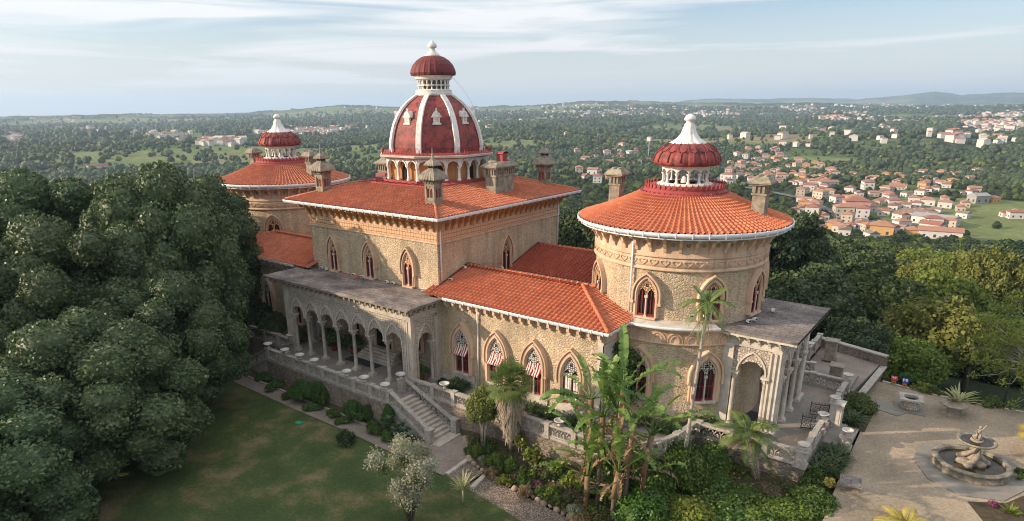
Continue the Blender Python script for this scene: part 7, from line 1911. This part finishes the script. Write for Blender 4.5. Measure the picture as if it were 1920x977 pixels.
# banana-like bird of paradise clump
def paddle(mb, base, a, e, stem, L, W_, seed, mi=0, fold=.3, droop=.35):
    rg = random.Random(seed); d0 = np.array([math.cos(a), math.sin(a), 0.0]); P = []; n = 16
    b = np.array(base, float); c = b + (d0 * math.cos(e) + np.array([0, 0, math.sin(e)])) * stem
    mb.tube([b, (b + c) / 2 + np.array([0, 0, .05 * stem]), c], [.055, .04, .03], 5, mi=mi)
    side = np.array([-math.sin(a), math.cos(a), 0.0])
    for k in range(n + 1):
        t = k / n; ee = e - droop * t * t * 1.6 - .1; P.append((P[-1] if P else c) + (d0 * math.cos(ee) + np.array([0, 0, math.sin(ee)])) * (L / n if k else 0))
    for k in range(n):
        t0, t1 = k / n, (k + 1) / n; w0 = W_ * math.sin(math.pi * min(1, t0 * .93 + .05)) ** .55; w1 = W_ * math.sin(math.pi * min(1, t1 * .93 + .05)) ** .55
        for sg in (-1, 1):
            g = rg.uniform(.0, .10); tear = rg.random() < .65; dz = rg.uniform(-.14, .04) if tear else 0
            q0 = P[k] + side * sg * w0 / 2 + np.array([0, 0, w0 * fold * .5 + dz]); q1 = P[k + 1] + side * sg * w1 / 2 + np.array([0, 0, w1 * fold * .5 + dz]); q1 = q1 + (q0 - q1) * (g if not tear else .32)
            mb.add([P[k], P[k + 1], q1, q0], [(0, 1, 2, 3)], mi, False)
bx, by = onz(1128, 968, -2.4)
stems = [(-1.1, .25, 655, 3), (-.3, 0, 690, 4), (.5, .45, 638, 5), (1.3, .1, 700, 3), (.15, 1.2, 690, 3), (-1.6, 1.0, 750, 3), (1.9, .9, 720, 3), (.9, -.5, 790, 3), (-.8, -.4, 800, 3)]
BN = thing('banana_clump', 'tall clump of ragged banana like plants in the middle foreground', 'banana plants', (bx, by, -2.5))
rg = random.Random(12); sd = 0
for i, (dx, dy, row, nl) in enumerate(stems):
    zt = zrow(bx + dx, by + dy, row + 95) + 2.5
    mb = MB(); mb.tube([(dx, dy, -.2), (dx * 1.05, dy, zt * .5), (dx * 1.15 + .1, dy, zt)], [.15, .13, .09], 8, mi=0 if i % 2 else 1); mb.tube([(dx * 1.02, dy, zt * .55), (dx * 1.15 + .1, dy, zt + .1)], [.19, .16], 8, mi=2)
    obj('stem', mb.mesh('stem', [MAT['bark'], MAT['bark_red'], LM['dry']]), BN)
    lm = MB()
    for k in range(nl + 4):
        sd += 1; a = k * 2.2 + i + rg.uniform(-.3, .3); up_ = rg.random() < .5; e = rg.uniform(1.0, 1.5) if up_ else rg.uniform(.45, 1.0); paddle(lm, (dx * 1.15 + .1, dy, zt), a, e, rg.uniform(.5, 1.3), rg.uniform(2.0, 3.2), rg.uniform(.40, .62), sd, 0, .6, rg.uniform(.05, .35) if up_ else rg.uniform(.45, .95))
    for k in range(2): sd += 1; paddle(lm, (dx * 1.15 + .1, dy, zt * rg.uniform(.5, .85)), rg.uniform(0, 6.28), rg.uniform(.1, .7), .5, rg.uniform(1.2, 1.8), .45, sd, 0, .3, .6)
    obj('leaves', lm.mesh('leaves', [LM['bank']]), BN)
    dm = MB()
    for k in range(6): sd += 1; paddle(dm, (dx * 1.1 + .1, dy, zt * rg.uniform(.6, 1.0)), rg.uniform(0, 6.28), rg.uniform(-.5, .4), .5, rg.uniform(1.1, 1.9), .28, sd, 0, .8, .9)
    obj('dry_leaves', dm.mesh('dry_leaves', [LM['dry']]), BN)
# small tree by the stairs
tx, ty = onz(905, 846, -1.9); ztp = zrow(tx, ty, 762) + 2
ST = thing('garden_tree', 'small light green tree on pale trunks right of the garden stairs', 'tree', (tx, ty, -2.0))
mb = MB()
for k, (a, b) in enumerate(((-.3, .1), (.1, -.1), (.3, .25))): mb.tube([(a * .2, b * .2, -.2), (a * .5, b * .5, ztp * .5), (a * 1.6, b * 1.6, ztp)], [.07, .055, .03], 7)
obj('trunk', mb.mesh('trunk', [MAT['bark_pale']]), ST)
lb_ = [(.0, .1, ztp + .1, .62), (.5, .2, ztp + .35, .5), (-.5, -.1, ztp - .1, .55), (.1, -.5, ztp - .25, .5), (-.15, .3, ztp + .75, .5), (.55, -.2, ztp - .45, .4), (-.6, .3, ztp + .35, .4), (.2, .1, ztp + 1.15, .3), (-.35, -.4, ztp - .75, .38), (.3, .5, ztp - .6, .4)]
obj('crown', crown_mesh('crown_small', 31, lb_, 6500, .13, leafmat('light_green_leaves', (.10, .13, .03), (.17, .20, .05), (.26, .27, .08), .55, .35, 0, 2.0), core=.45, fringe=.25), ST)
# silvery shrub in front
ox, oy = onz(770, 985, -2.0)
OT = thing('silver_shrub', 'wispy silver grey leaved shrub standing on the lawn in front of the stairs', 'shrub', (ox, oy, -2.0))
zt = zrow(ox, oy, 860) + 2; mb = MB(); rg = random.Random(4); tips = []
for i in range(16):
    a = rg.uniform(0, 6.28); s = rg.uniform(.3, 1.9); h = zt * rg.uniform(.45, 1.15); p = [(0, 0, -.2), (s * .35 * math.cos(a), s * .35 * math.sin(a), h * .45), (s * math.cos(a), s * math.sin(a), h)]; mb.tube(p, [.05, .035, .012], 5); tips.append((p[2][0], p[2][1], p[2][2], rg.uniform(.28, .48))); tips.append((p[1][0], p[1][1], p[1][2] + .3, rg.uniform(.25, .4)))
obj('trunk', mb.mesh('trunk', [MAT['bark']]), OT)
obj('crown', crown_mesh('crown_silver', 32, tips[::1], 8500, .11, LM['olive'], core=0, fringe=.3, tilt=1.2), OT)
obj('green_growth', crown_mesh('crown_silver_green', 33, [(t[0] * .8, t[1] * .8, t[2] * .85, t[3] * .8) for t in tips[::3]], 1800, .10, LM['mid'], core=.3, fringe=.25), OT)
# sword leaved plant
x, y = onz(868, 940, -2.0); me = strap_mesh('sword_leaves', 5, 46, 1.15, .06, LM['varieg'], 1.25, .35, .2)
CD = thing('cordyline', 'pale spiky sword leaved plant on the lawn right of the silver shrub', 'spiky plant', (x, y, -2.05)); mb = MB(); mb.tube([(0, 0, -.1), (.02, 0, .9)], [.06, .05], 6); obj('stem', mb.mesh('stem', [MAT['bark_pale']]), CD); obj('leaves', me, CD, (0, 0, .85))
# agapanthus strap clumps
AG = [strap_mesh('strap_leaves_%d' % i, 40 + i, 70, .75, .055, LM['agap'], 1.15, .75, .4) for i in range(2)]
AGM = [strap_mesh('strap_leaves_big', 47, 130, 1.0, .07, LM['agap'], 1.15, .75, .4)]
def clumps(pts, label, z, sc=1.0, name='strap_plants'):
    t = thing(name, label, 'plants', (pts[0][0], pts[0][1], z))
    for i, (x, y) in enumerate(pts): obj('leaf_clump', AG[i % 2], t, (x - pts[0][0], y - pts[0][1], 0), i * 1.7, sc * random.uniform(.85, 1.2))
    return t
clumps([(18.7, -.2), (19.3, -.1), (19.9, -.1), (19.0, .5), (19.7, .5), (19.4, -.5)], 'dark strap leaved clump under the first awning window', 0, 1.25)
clumps([(x, y) for x in np.arange(24.6, 28.0, .62) for y in (.0, .55)], 'dark strap leaved hedge along the wing wall right of the fan palm', 0, 1.15)
clumps([(x, y) for x in np.arange(28.9, 31.2, .6) for y in (.1, .6)], 'dark strap leaved clump under the last wing window', 0, 1.0)
clumps([(T1 + 7.1 * math.cos(R(a)), CY + 7.1 * math.sin(R(a))) for a in range(-84, -38, 6)] + [(T1 + 7.8 * math.cos(R(a)), CY + 7.8 * math.sin(R(a))) for a in range(-70, -38, 6)], 'dark strap leaved hedge round the foot of the near tower', 0, 1.3)
clumps([(43.5, y) for y in np.arange(4.6, 8.1, .55)] + [(44.2, y) for y in np.arange(5.0, 8.1, .6)], 'dark strap leaved hedge outside the terrace corner left of the gate steps', -.9, 1.5)
clumps([(43.4, 12.6), (43.9, 12.9), (43.5, 13.5), (44.1, 13.6), (43.6, 14.2)], 'dark strap leaved clump right of the tall gate pedestal', -.8, 1.4)
o = plant('round_shrub', 'rounded grey green shrub behind the gate pedestal', 'shrub', (43.8, 15.4, -.8), bush_mesh('round_shrub', 51, 9, 1.15, 1.2, 4200, .11, LM['mid']), 0, (1.1, 1.3, 1.0))
plant('small_shrub', 'small dark round shrub beside the strap leaved clump by the portico', 'shrub', (18.0, -.1, 0), bush_mesh('small_shrub', 52, 6, .42, .5, 1500, .07, LM['dark']))
# ferns in pots inside the portico
def pot(x, y, s, label):
    t = thing('potted_fern', label, 'potted plant', (x, y, .005)); mb = MB(); mb.lathe([(0, 0), (.18, 0), (.27, .38), (.30, .40), (.30, .45), (.24, .45), (.22, .40), (0, .40)], 16); obj('pot', mb.mesh('pot', [MAT['tile_dark']]), t)
    obj('foliage', bush_mesh('fern', 55 + int(x * 3), 7, .62, .8, 1700, .13, LM['citrus'], 1.1, .25, .4), t, (0, 0, .55), x, s)
pot(16.2, -.9 + .3, 1.0, 'potted fern under the end arch of the portico'); pot(13.6, .7, 1.15, 'potted plant beside the white bench right of the steps'); pot(7.3, .3, 1.3, 'large potted plant left of the portico steps'); pot(5.4, -.2, 1.2, 'potted plant behind the third portico column'); pot(4.0, .4, 1.2, 'potted plant behind the second portico column')
# ivy and hedge along the retaining wall
HB = bush_mesh('wall_bush', 61, 10, .9, 1.5, 3600, .12, LM['hedge']); HB2 = bush_mesh('wall_bush_b', 62, 9, .8, .9, 3000, .12, LM['hedge'])
def hb(u, w, s, label, me=HB, z=-1.8, nm='ivy_bush'):
    x, y = onz(u, w, z); y = min(y, -5.15) if x < 20 else y; plant(nm, label, 'bush', (x, y, z - .1), me, u, s)
hb(572, 752, (1.5, .75, 1.15), 'largest dark green rounded bush against the retaining wall'); hb(600, 758, (.9, .6, 1.25), 'brighter ivy column right of the largest wall bush'); hb(663, 785, (1.05, .7, 1.0), 'second rounded ivy bush against the retaining wall'); hb(735, 800, (.6, .5, 1.25), 'ivy column climbing the wall beside the stairs')
hb(520, 725, (1.3, .6, .7), 'low dark bush at the shaded left end of the retaining wall', HB2); hb(625, 778, (.9, .5, .55), 'low ivy between the two wall bushes', HB2); hb(700, 805, (1.4, .6, .6), 'low ivy right of the second wall bush', HB2); hb(545, 742, (.9, .5, .6), 'low ivy left of the largest wall bush', HB2)
hb(585, 765, (1.0, .5, .5), 'low ivy at the foot of the largest wall bush', HB2); hb(645, 790, (.8, .45, .45), 'low ivy at the foot of the second wall bush', HB2); hb(725, 820, (1.1, .5, .5), 'low ivy left of the aloe cluster', HB2); hb(500, 712, (1.2, .5, .8), 'dark ivy at the far left end of the wall bed', HB2); hb(690, 790, (.5, .4, .9), 'ivy patch climbing the wall between the second bush and the stairs', HB)
hb(856, 790, (.9, .7, .9), 'ivy hanging under the balustrade right of the garden stairs', HB2, -1.5); 
x, y = onz(648, 832, -2); plant('lawn_shrub', 'small dark twiggy shrub at the edge of the lawn', 'shrub', (x, y, -2.0), bush_mesh('lawn_shrub', 63, 7, .75, .8, 2200, .11, LM['dark'], 1.1, .3, .4))
# aloes
AL = strap_mesh('aloe_rosette', 64, 34, .48, .07, leafmat('aloe_leaf', (.10, .15, .08), (.15, .19, .11), (.2, .22, .13), .6, .1, 0, 3), .9, .35, .3)
t = thing('aloe_clump', 'cluster of spiky aloe rosettes at the foot of the garden stairs', 'aloes', (18.6, -5.25, -1.9))
rg = random.Random(8)
for i in range(17): obj('rosette', AL, t, (rg.uniform(-1.1, 1.3), rg.uniform(-.45, .15), .15 + rg.uniform(0, .95)), i, rg.uniform(.8, 1.2))
obj('stems', bush_mesh('aloe_stems', 65, 6, .9, .8, 600, .12, LM['agap'], core=.8), t, (0, -.1, -.1))
bed_small = [bush_mesh('bed_small_%d' % i, 160 + i, 6, .55, .6, 900, .10, m) for i, m in enumerate((LM['mid'], LM['bright'], LM['hedge'], LM['dark']))]
# dense glossy shrubs, lower middle
CB = [bush_mesh('citrus_%d' % i, 70 + i, 14, 1.7, 2.0, 9500, .15, LM['citrus'], .8, .14, .72) for i in range(2)]
for i, (u, w, z, s, lb) in enumerate([(1262, 905, -2.2, (1.05, 1.05, 1.25), 'large glossy green shrub right of the banana plants'), (1310, 835, -1.6, (1.0, .9, 1.05), 'glossy green shrub in front of the near tower hedge'), (1215, 985, -2.4, (.9, .9, .9), 'glossy shrub at the foot of the banana plants'), (1245, 800, -1.5, (.8, .8, .95), 'glossy green shrub between the banana plants and the tower'), (1375, 985, -2.3, (1.05, 1.0, .75), 'low spreading bright shrub at the bottom of the picture'), (1480, 990, -2.0, (1.15, 1.0, .72), 'bright green flowering shrub left of the stone bench'), (1420, 1010, -2.3, (1.2, 1.0, .8), 'low bright shrub at the bottom edge'), (1330, 905, -2.2, (1.1, 1.0, 1.0), 'dense glossy shrub below the curved balustrade'), (1345, 960, -2.3, (1.1, 1.0, .8), 'dense shrub between the large glossy one and the bright low one'), (1365, 800, -1.2, (.8, .7, .7), 'glossy shrub beside the arching palm'), (1190, 850, -2.0, (.8, .8, .9), 'glossy shrub behind the banana stems'), (1290, 1000, -2.4, (1.1, 1.0, .9), 'glossy shrub at the bottom edge below the large one'), (1520, 960, -1.6, (.9, .9, .7), 'bright flowering shrub beside the courtyard edge')]):
    x, y = onz(u, w, z); plant('glossy_shrub', lb, 'shrub', (x, y, z - .1), CB[i % 2] if i < 4 else bush_mesh('bright_shrub%d' % i, 80 + i, 14, 1.7, 2.0, 9500, .14, LM['bright' if i % 2 else 'citrus'], .8, .14, .72), i * 2, s)
for i, (x, y, z, s, lb) in enumerate([(33.9, -3.3, -1.9, (1.0, .9, 1.25), 'tall glossy shrub behind the banana stems against the wall'), (35.8, -2.2, -1.8, (1.0, .9, 1.3), 'tall glossy shrub hiding the curved balustrade'), (37.3, .0, -1.6, (.95, .95, 1.2), 'glossy shrub at the foot of the tall slender palm'), (38.1, 2.2, -1.4, (.8, .8, .95), 'glossy shrub under the end of the porch terrace wall'), (36.6, -4.4, -2.2, (1.1, 1.0, 1.05), 'wide glossy shrub in the middle of the lower bed'), (39.2, -3.6, -2.3, (1.1, 1.1, .8), 'low glossy shrub right of the wide one'), (41.2, -2.6, -2.2, (1.1, 1.1, .75), 'low glossy shrub towards the courtyard edge'), (40.6, .3, -1.9, (1.0, .8, .7), 'low glossy shrub right of the feather palm trunk'), (42.6, .6, -1.9, (.9, .8, .6), 'low shrub under the terrace corner pedestal'), (39.0, .6, -1.9, (.8, .7, .75), 'glossy shrub at the foot of the feather palm')]): plant('glossy_shrub', lb, 'shrub', (x, y, z - .3), CB[i % 2], i * 1.3, s)
rgb = random.Random(31); nb = 0
for i in range(400):
    x = rgb.uniform(22.8, 33.5); y = rgb.uniform(-5.6, -2.8); lo = np.interp(x, [22.2, 23.4, 24.6, 26.2, 29, 34], [-2.7, -3.4, -4.9, -5.3, -5.5, -5.9]) + .3
    if y < lo or nb >= 46: continue
    nb += 1; plant('bed_plant', 'small leafy plant among others in the flower bed below the wing', 'plant', (x, y, LZ - .02 - (.03 * (x - 26) if x > 26 else 0) + .1 * max(0, y + 5)), bed_small[nb % 4], i, (rgb.uniform(.5, .95), rgb.uniform(.5, .95), rgb.uniform(.5, 1.5)), 'small plants filling the flower bed')
x, y = onz(1525, 905, -1.3); plant('castor_plant', 'broad leaved plant below the terrace corner', 'shrub', (x, y, -1.5), bush_mesh('castor', 90, 9, 1.1, 1.0, 700, .34, LM['hedge'], .6, .2, .0))
x, y = onz(1440, 885, -1.3); plant('dry_grass', 'dry twiggy grass mound below the porch terrace wall', 'grass', (x, y, -1.3), strap_mesh('dry_grass', 91, 190, .95, .02, LM['straw'], 1.2, .5, .2))
x, y = onz(1553, 915, -.9); plant('yellow_sprig', 'small bright yellow tufted plant left of the stone bench', 'plant', (x, y, -.9), bush_mesh('yellow_sprig', 92, 4, .35, .6, 300, .16, LM['palm_y'], 1.2, .3, 0))
# climbing plant in the angle between wing and tower
L = [(31.6 + .5 * math.sin(i * 2.1), 2.9 - .15 * i * .1, 1.5 + i * .45, .42) for i in range(9)]
me = crown_mesh('climber', 93, L, 3200, .16, LM['hedge'], core=.3, fringe=.3); o = obj('climber', me, None); tag(o, 'dark climbing plant in the corner between the wing and the near tower', 'climber')
# flower bed plants along the pebble path
def stick_plant(u, w, z, h, label, seed):
    x, y = onz(u, w, z); t = thing('plumeria', label, 'plant', (x, y, z - .1)); rg = random.Random(seed); mb = MB(); lf = []
    for i in range(7):
        a = rg.uniform(0, 6.28); s = rg.uniform(.15, .6); hh = h * rg.uniform(.6, 1); mb.tube([(0, 0, 0), (s * .5 * math.cos(a), s * .5 * math.sin(a), hh * .5), (s * math.cos(a), s * math.sin(a), hh)], [.035, .028, .02], 5); lf.append((s * math.cos(a), s * math.sin(a), hh, .20))
    obj('stems', mb.mesh('stems', [MAT['bark_pale']]), t); obj('leaves', crown_mesh('stick_leaves', seed, lf, 260, .20, LM['bright'], core=0, fringe=.3), t)
for a in [(975, 862, -2.0, 1.9, 'tall stemmed light green plant right of the fan palm trunk', 101), (1000, 885, -2.1, 1.8, 'stemmed light green plant in the bed before the retaining wall', 102), (1040, 900, -2.2, 1.6, 'stemmed plant with white flowers left of the banana plants', 103), (1068, 930, -2.3, 1.4, 'low stemmed plant at the left foot of the banana plants', 104)]: stick_plant(*a)
LB = [bush_mesh('bed_%d' % i, 110 + i, 6, .55, .55, 1100, .10, m) for i, m in enumerate((LM['mid'], LM['bright'], LM['hedge'], LM['olive'], LM['dry']))]
BED = [(885, 852, 2, 'dark green low plant at the corner of the bed by the landing'), (925, 872, 0, 'low green plant under the small tree'), (905, 868, 3, 'greyish succulent under the small tree'), (945, 905, 1, 'yellow green bushy plant on the rock edging'), (925, 892, 4, 'reddish brown low plant beside the rock edging'), (985, 925, 4, 'tan grassy tuft on the rock edging'), (1012, 925, 2, 'green plant right of the tan tuft'),
       (1045, 945, 0, 'low green plant by the magenta flowers'), (1075, 965, 3, 'grey green plant near the path right of the magenta flowers'), (1105, 955, 1, 'light green plant at the foot of the banana plants'), (930, 850, 0, 'green plant behind the small tree'), (1030, 880, 0, 'green plant against the bed wall'), (990, 842, 2, 'ivy at the foot of the balustrade wall by the fan palm'), (1060, 872, 2, 'ivy on the wall left of the banana plants'), (1180, 985, 0, 'green plant at the bottom edge by the banana stems'), (1090, 985, 4, 'brown tuft by the path at the bottom edge')]
for i, (u, w, k, lb) in enumerate(BED):
    x, y = onz(u, w, -2.1); plant('bed_plant', lb, 'plant', (x, y, -2.15), LB[k], i, random.uniform(.8, 1.35))
x, y = onz(1008, 915, -2.1); plant('magenta_flowers', 'patch of magenta flowers in the bed beside the path', 'flowers', (x, y, -2.1), bush_mesh('magenta', 120, 5, .45, .4, 520, .08, LM['pink'], 1, .2, 0))
rg = random.Random(77)
mb_pts = []
for i in range(1500):
    x = rg.uniform(22.5, 44.3); y = rg.uniform(-8, 7.5); lo = np.interp(x, [22.2, 23.4, 24.6, 26.2, 29, 34, 41, 45.4], [-2.7, -3.4, -4.9, -5.3, -5.5, -5.9, -7.5, -8.7]) + .15; hi_ = np.interp(x, [22, 32.9, 34.6, 35.9, 36.5, 42.9, 43.0], [-2.6, -2.6, -1.9, .3, 3.2, 3.2, 7.6])
    if lo < y < hi_ and rg.random() < (.45 if x < 33 else .9): mb_pts.append((x, y))
V_ = MB()
for i, (x, y) in enumerate(mb_pts):
    rr = np.random.default_rng(i); n = 46; P = rr.normal(size=(n, 3)) * .24; zz = LZ + (.0 if x < 26 else -.03 * (x - 26)) + .14 * max(0, y + 5) * (.8 if x < 34 else 1.0); P[:, 2] = abs(P[:, 2]) * (1 + (i % 5) * .25) + min(zz, -.85); P[:, 0] += x; P[:, 1] += y; V, F = leaves(rr, P, np.tile([0, 0, 1.0], (n, 1)), .13, .9); V_.arrays(V, F, [0, 0, 1, 2, 3, 0, 4][i % 7])
o = V_.build('ground_cover', [LM['mid'], LM['hedge'], LM['bright'], LM['dark'], LM['dry']]); o['kind'] = 'stuff'; o['label'] = 'low green ground cover in the flower bed'
# right hand side
AGV = thing('striped_agave', 'large cream striped agave beside the round stone table', 'agave', (49.5, 19.7, -.6)); obj('leaves', strap_mesh('agave_leaves', 130, 42, 1.55, .17, LM['varieg'], 1.05, .45, .5), AGV, (0, 0, .35))
mb = MB(); mb.lathe([(.3, -.3), (.25, .4), (.15, .5)], 10); obj('base', mb.mesh('base', [MAT['bark']]), AGV)
for i, (u, w, k, s, lb) in enumerate([(1728, 738, 1, 1.4, 'bright green clump right of the blue panel'), (1745, 745, 0, 1.2, 'green clump left of the agave'), (1700, 712, 2, 1.2, 'low green plants behind the sign posts'), (1760, 748, 1, .9, 'small green plant in front of the agave'), (1820, 765, 2, 1.5, 'green ground plants behind the kerb right of the agave'), (1855, 775, 0, 1.5, 'green ground plants near the right end of the kerb'), (1650, 705, 0, 1.2, 'low plants at the corner of the garden wall')]):
    x, y = onz(u, w, -.95); plant('border_plant', lb, 'plant', (x, max(y, 22.4 if x < 60 else y), -1.05), LB[k], i, s)
SP_ = strap_mesh('spiky_tuft', 131, 40, .7, .06, LM['bright'], 1.1, .5, .3)
for u, w, s, lb in ((1893, 962, 1.0, 'light green spiky plant in the bed below the fountain'), (1912, 900, .8, 'spiky green plant at the right edge beside the fountain'), (1905, 968, .6, 'smaller spiky plant at the lower right corner')):
    x, y = onz(u, w, CZ); plant('spiky_plant', lb, 'plant', (x, y, CZ + .02), SP_, u, s)
x, y = onz(1862, 950, CZ); plant('purple_flowers', 'small purple flowering plant below the fountain', 'flowers', (x, y, CZ + .02), bush_mesh('purple', 132, 4, .3, .3, 300, .06, LM['pink'], 1, .2, .4), 0, 1)
x, y = onz(1895, 885, CZ); plant('bed_plant', 'small green tuft right of the fountain basin', 'plant', (x + .4, y, CZ), LB[0], 0, .6)
# yellow fronds rising from below the frame
x, y = onz(1690, 1010, -1.5); zt = zrow(x, y, 985)
YP = thing('yellow_palm', 'yellow feathery palm top rising at the bottom edge in front of the courtyard', 'palm', (x, y, -3.0)); mb = MB(); mb.tube([(0, 0, -2), (0, 0, zt + 3)], [.14, .12], 8); obj('trunk', mb.mesh('trunk', [MAT['bark']]), YP)
mb = MB()
for i in range(10): frond(mb, (0, 0, zt + 3), i * .63 + .2, 1.5, 1.1 - .5 * (i % 2), .55, 30, .5, .05)
obj('crown', mb.mesh('crown', [LM['palm_y']]), YP)
x, y = onz(1935, 850, CZ); zt = zrow(x, y, 815)
YF = thing('fan_palm', 'yellow fan palm leaves at the right edge beside the fountain', 'palm', (x + .2, y, CZ)); mb = MB(); mb.tube([(0, 0, -.2), (0, 0, zt - CZ)], [.16, .13], 8); obj('trunk', mb.mesh('trunk', [MAT['bark']]), YF)
mb = MB()
for i in range(14): fan_leaf(mb, (0, 0, zt - CZ), i * 2.399, 1.2 - i * .11, .5, .95, 22, 0, .12)
obj('crown', mb.mesh('crown', [LM['palm_y']]), YF)
x, y = onz(960, 1010, -2); plant('sprouting_tuft', 'orange green leaf tips rising at the bottom edge of the lawn', 'plant', (x, y, -2.0), strap_mesh('sprout', 133, 40, 1.0, .06, LM['palm_y'], 1.3, .3, .2))
x, y = onz(880, 1000, -2); plant('sprouting_tuft', 'green leaf tips at the bottom edge right of the silver shrub', 'plant', (x, y, -2.2), strap_mesh('sprout_g', 134, 30, .9, .06, LM['agap'], 1.3, .3, .2))
# tree with bare pale branches at the right edge
bx_, by_ = 55.6, 24.0; bz = float(height(bx_, by_))
BT = thing('bare_branch_tree', 'sparse tree with long bare pale branches and fresh leaves at the right edge', 'tree', (bx_, by_, bz)); rg = random.Random(21)
mb = MB(); tips = []
c0 = np.array([-1.9, 1.2, 6.6]); mb.tube([(.6, 1.0, -.5), (-.2, 1.1, 3.0), tuple(c0)], [.30, .24, .18], 8)
for i in range(34):
    a = rg.uniform(2.2, 5.6); e = rg.uniform(-.35, .95); L_ = rg.uniform(2.2, 5.2); d = np.array([math.cos(a) * math.cos(e), math.sin(a) * math.cos(e), math.sin(e)]); b = c0 + np.array([0, 0, rg.uniform(-1.8, 1.6)])
    P = [b, b + d * L_ * .4 + np.array([0, 0, .3]), b + d * L_ * .75 + np.array([0, 0, .3]), b + d * L_ + np.array([0, 0, -.1])]; mb.tube(P, [.07, .05, .03, .012], 5)
    for q in range(3):
        p = P[1 + q % 3]; d2 = d + np.array([rg.uniform(-.7, .7), rg.uniform(-.7, .7), rg.uniform(-.3, .6)]); p2 = p + d2 * rg.uniform(.5, 1.2); mb.tube([p, p2], [.02, .008], 4); tips.append((p2[0], p2[1], p2[2], rg.uniform(.25, .5)))
obj('branches', mb.mesh('branches', [MAT['bark_pale']]), BT)
obj('crown', crown_mesh('bare_leaves', 140, tips, 5200, .17, LM['bright'], core=0, fringe=.35, tilt=1.1), BT)
# dark undergrowth between portico and the big trees
for i, (x, y, s, lb) in enumerate([(-2.0, -1.0, 1.5, 'dark shrub left of the portico under the trees'), (-5.0, -.5, 1.7, 'dark shrub against the left wing wall'), (.6, -.6, 1.0, 'yellowish shrub beside the left end of the portico')]):
    plant('undergrowth_shrub', lb, 'shrub', (x, y, 0), bush_mesh('under%d' % i, 150 + i, 9, 1.1, 1.3, 3000, .14, LM['dark' if i < 2 else 'yellow']), i, s)
HAZE = 1.2e-4
# ------------------------------------------------------------------ air
mb = MB(); mb.box(-17000, -17000, -97, 17000, 17000, 215)
hm = bpy.data.materials.new('haze'); hm.use_nodes = True; hn = hm.node_tree; hn.nodes.clear()
ho = hn.nodes.new('ShaderNodeOutputMaterial'); pv = hn.nodes.new('ShaderNodeVolumePrincipled'); pv.inputs['Color'].default_value = (.60, .79, 1.0, 1); pv.inputs['Density'].default_value = HAZE; pv.inputs['Anisotropy'].default_value = .2
hn.links.new(pv.outputs[0], ho.inputs['Volume'])
o = mb.build('haze', [hm]); o['kind'] = 'stuff'; o['label'] = 'pale bluish air haze over the distant hills'
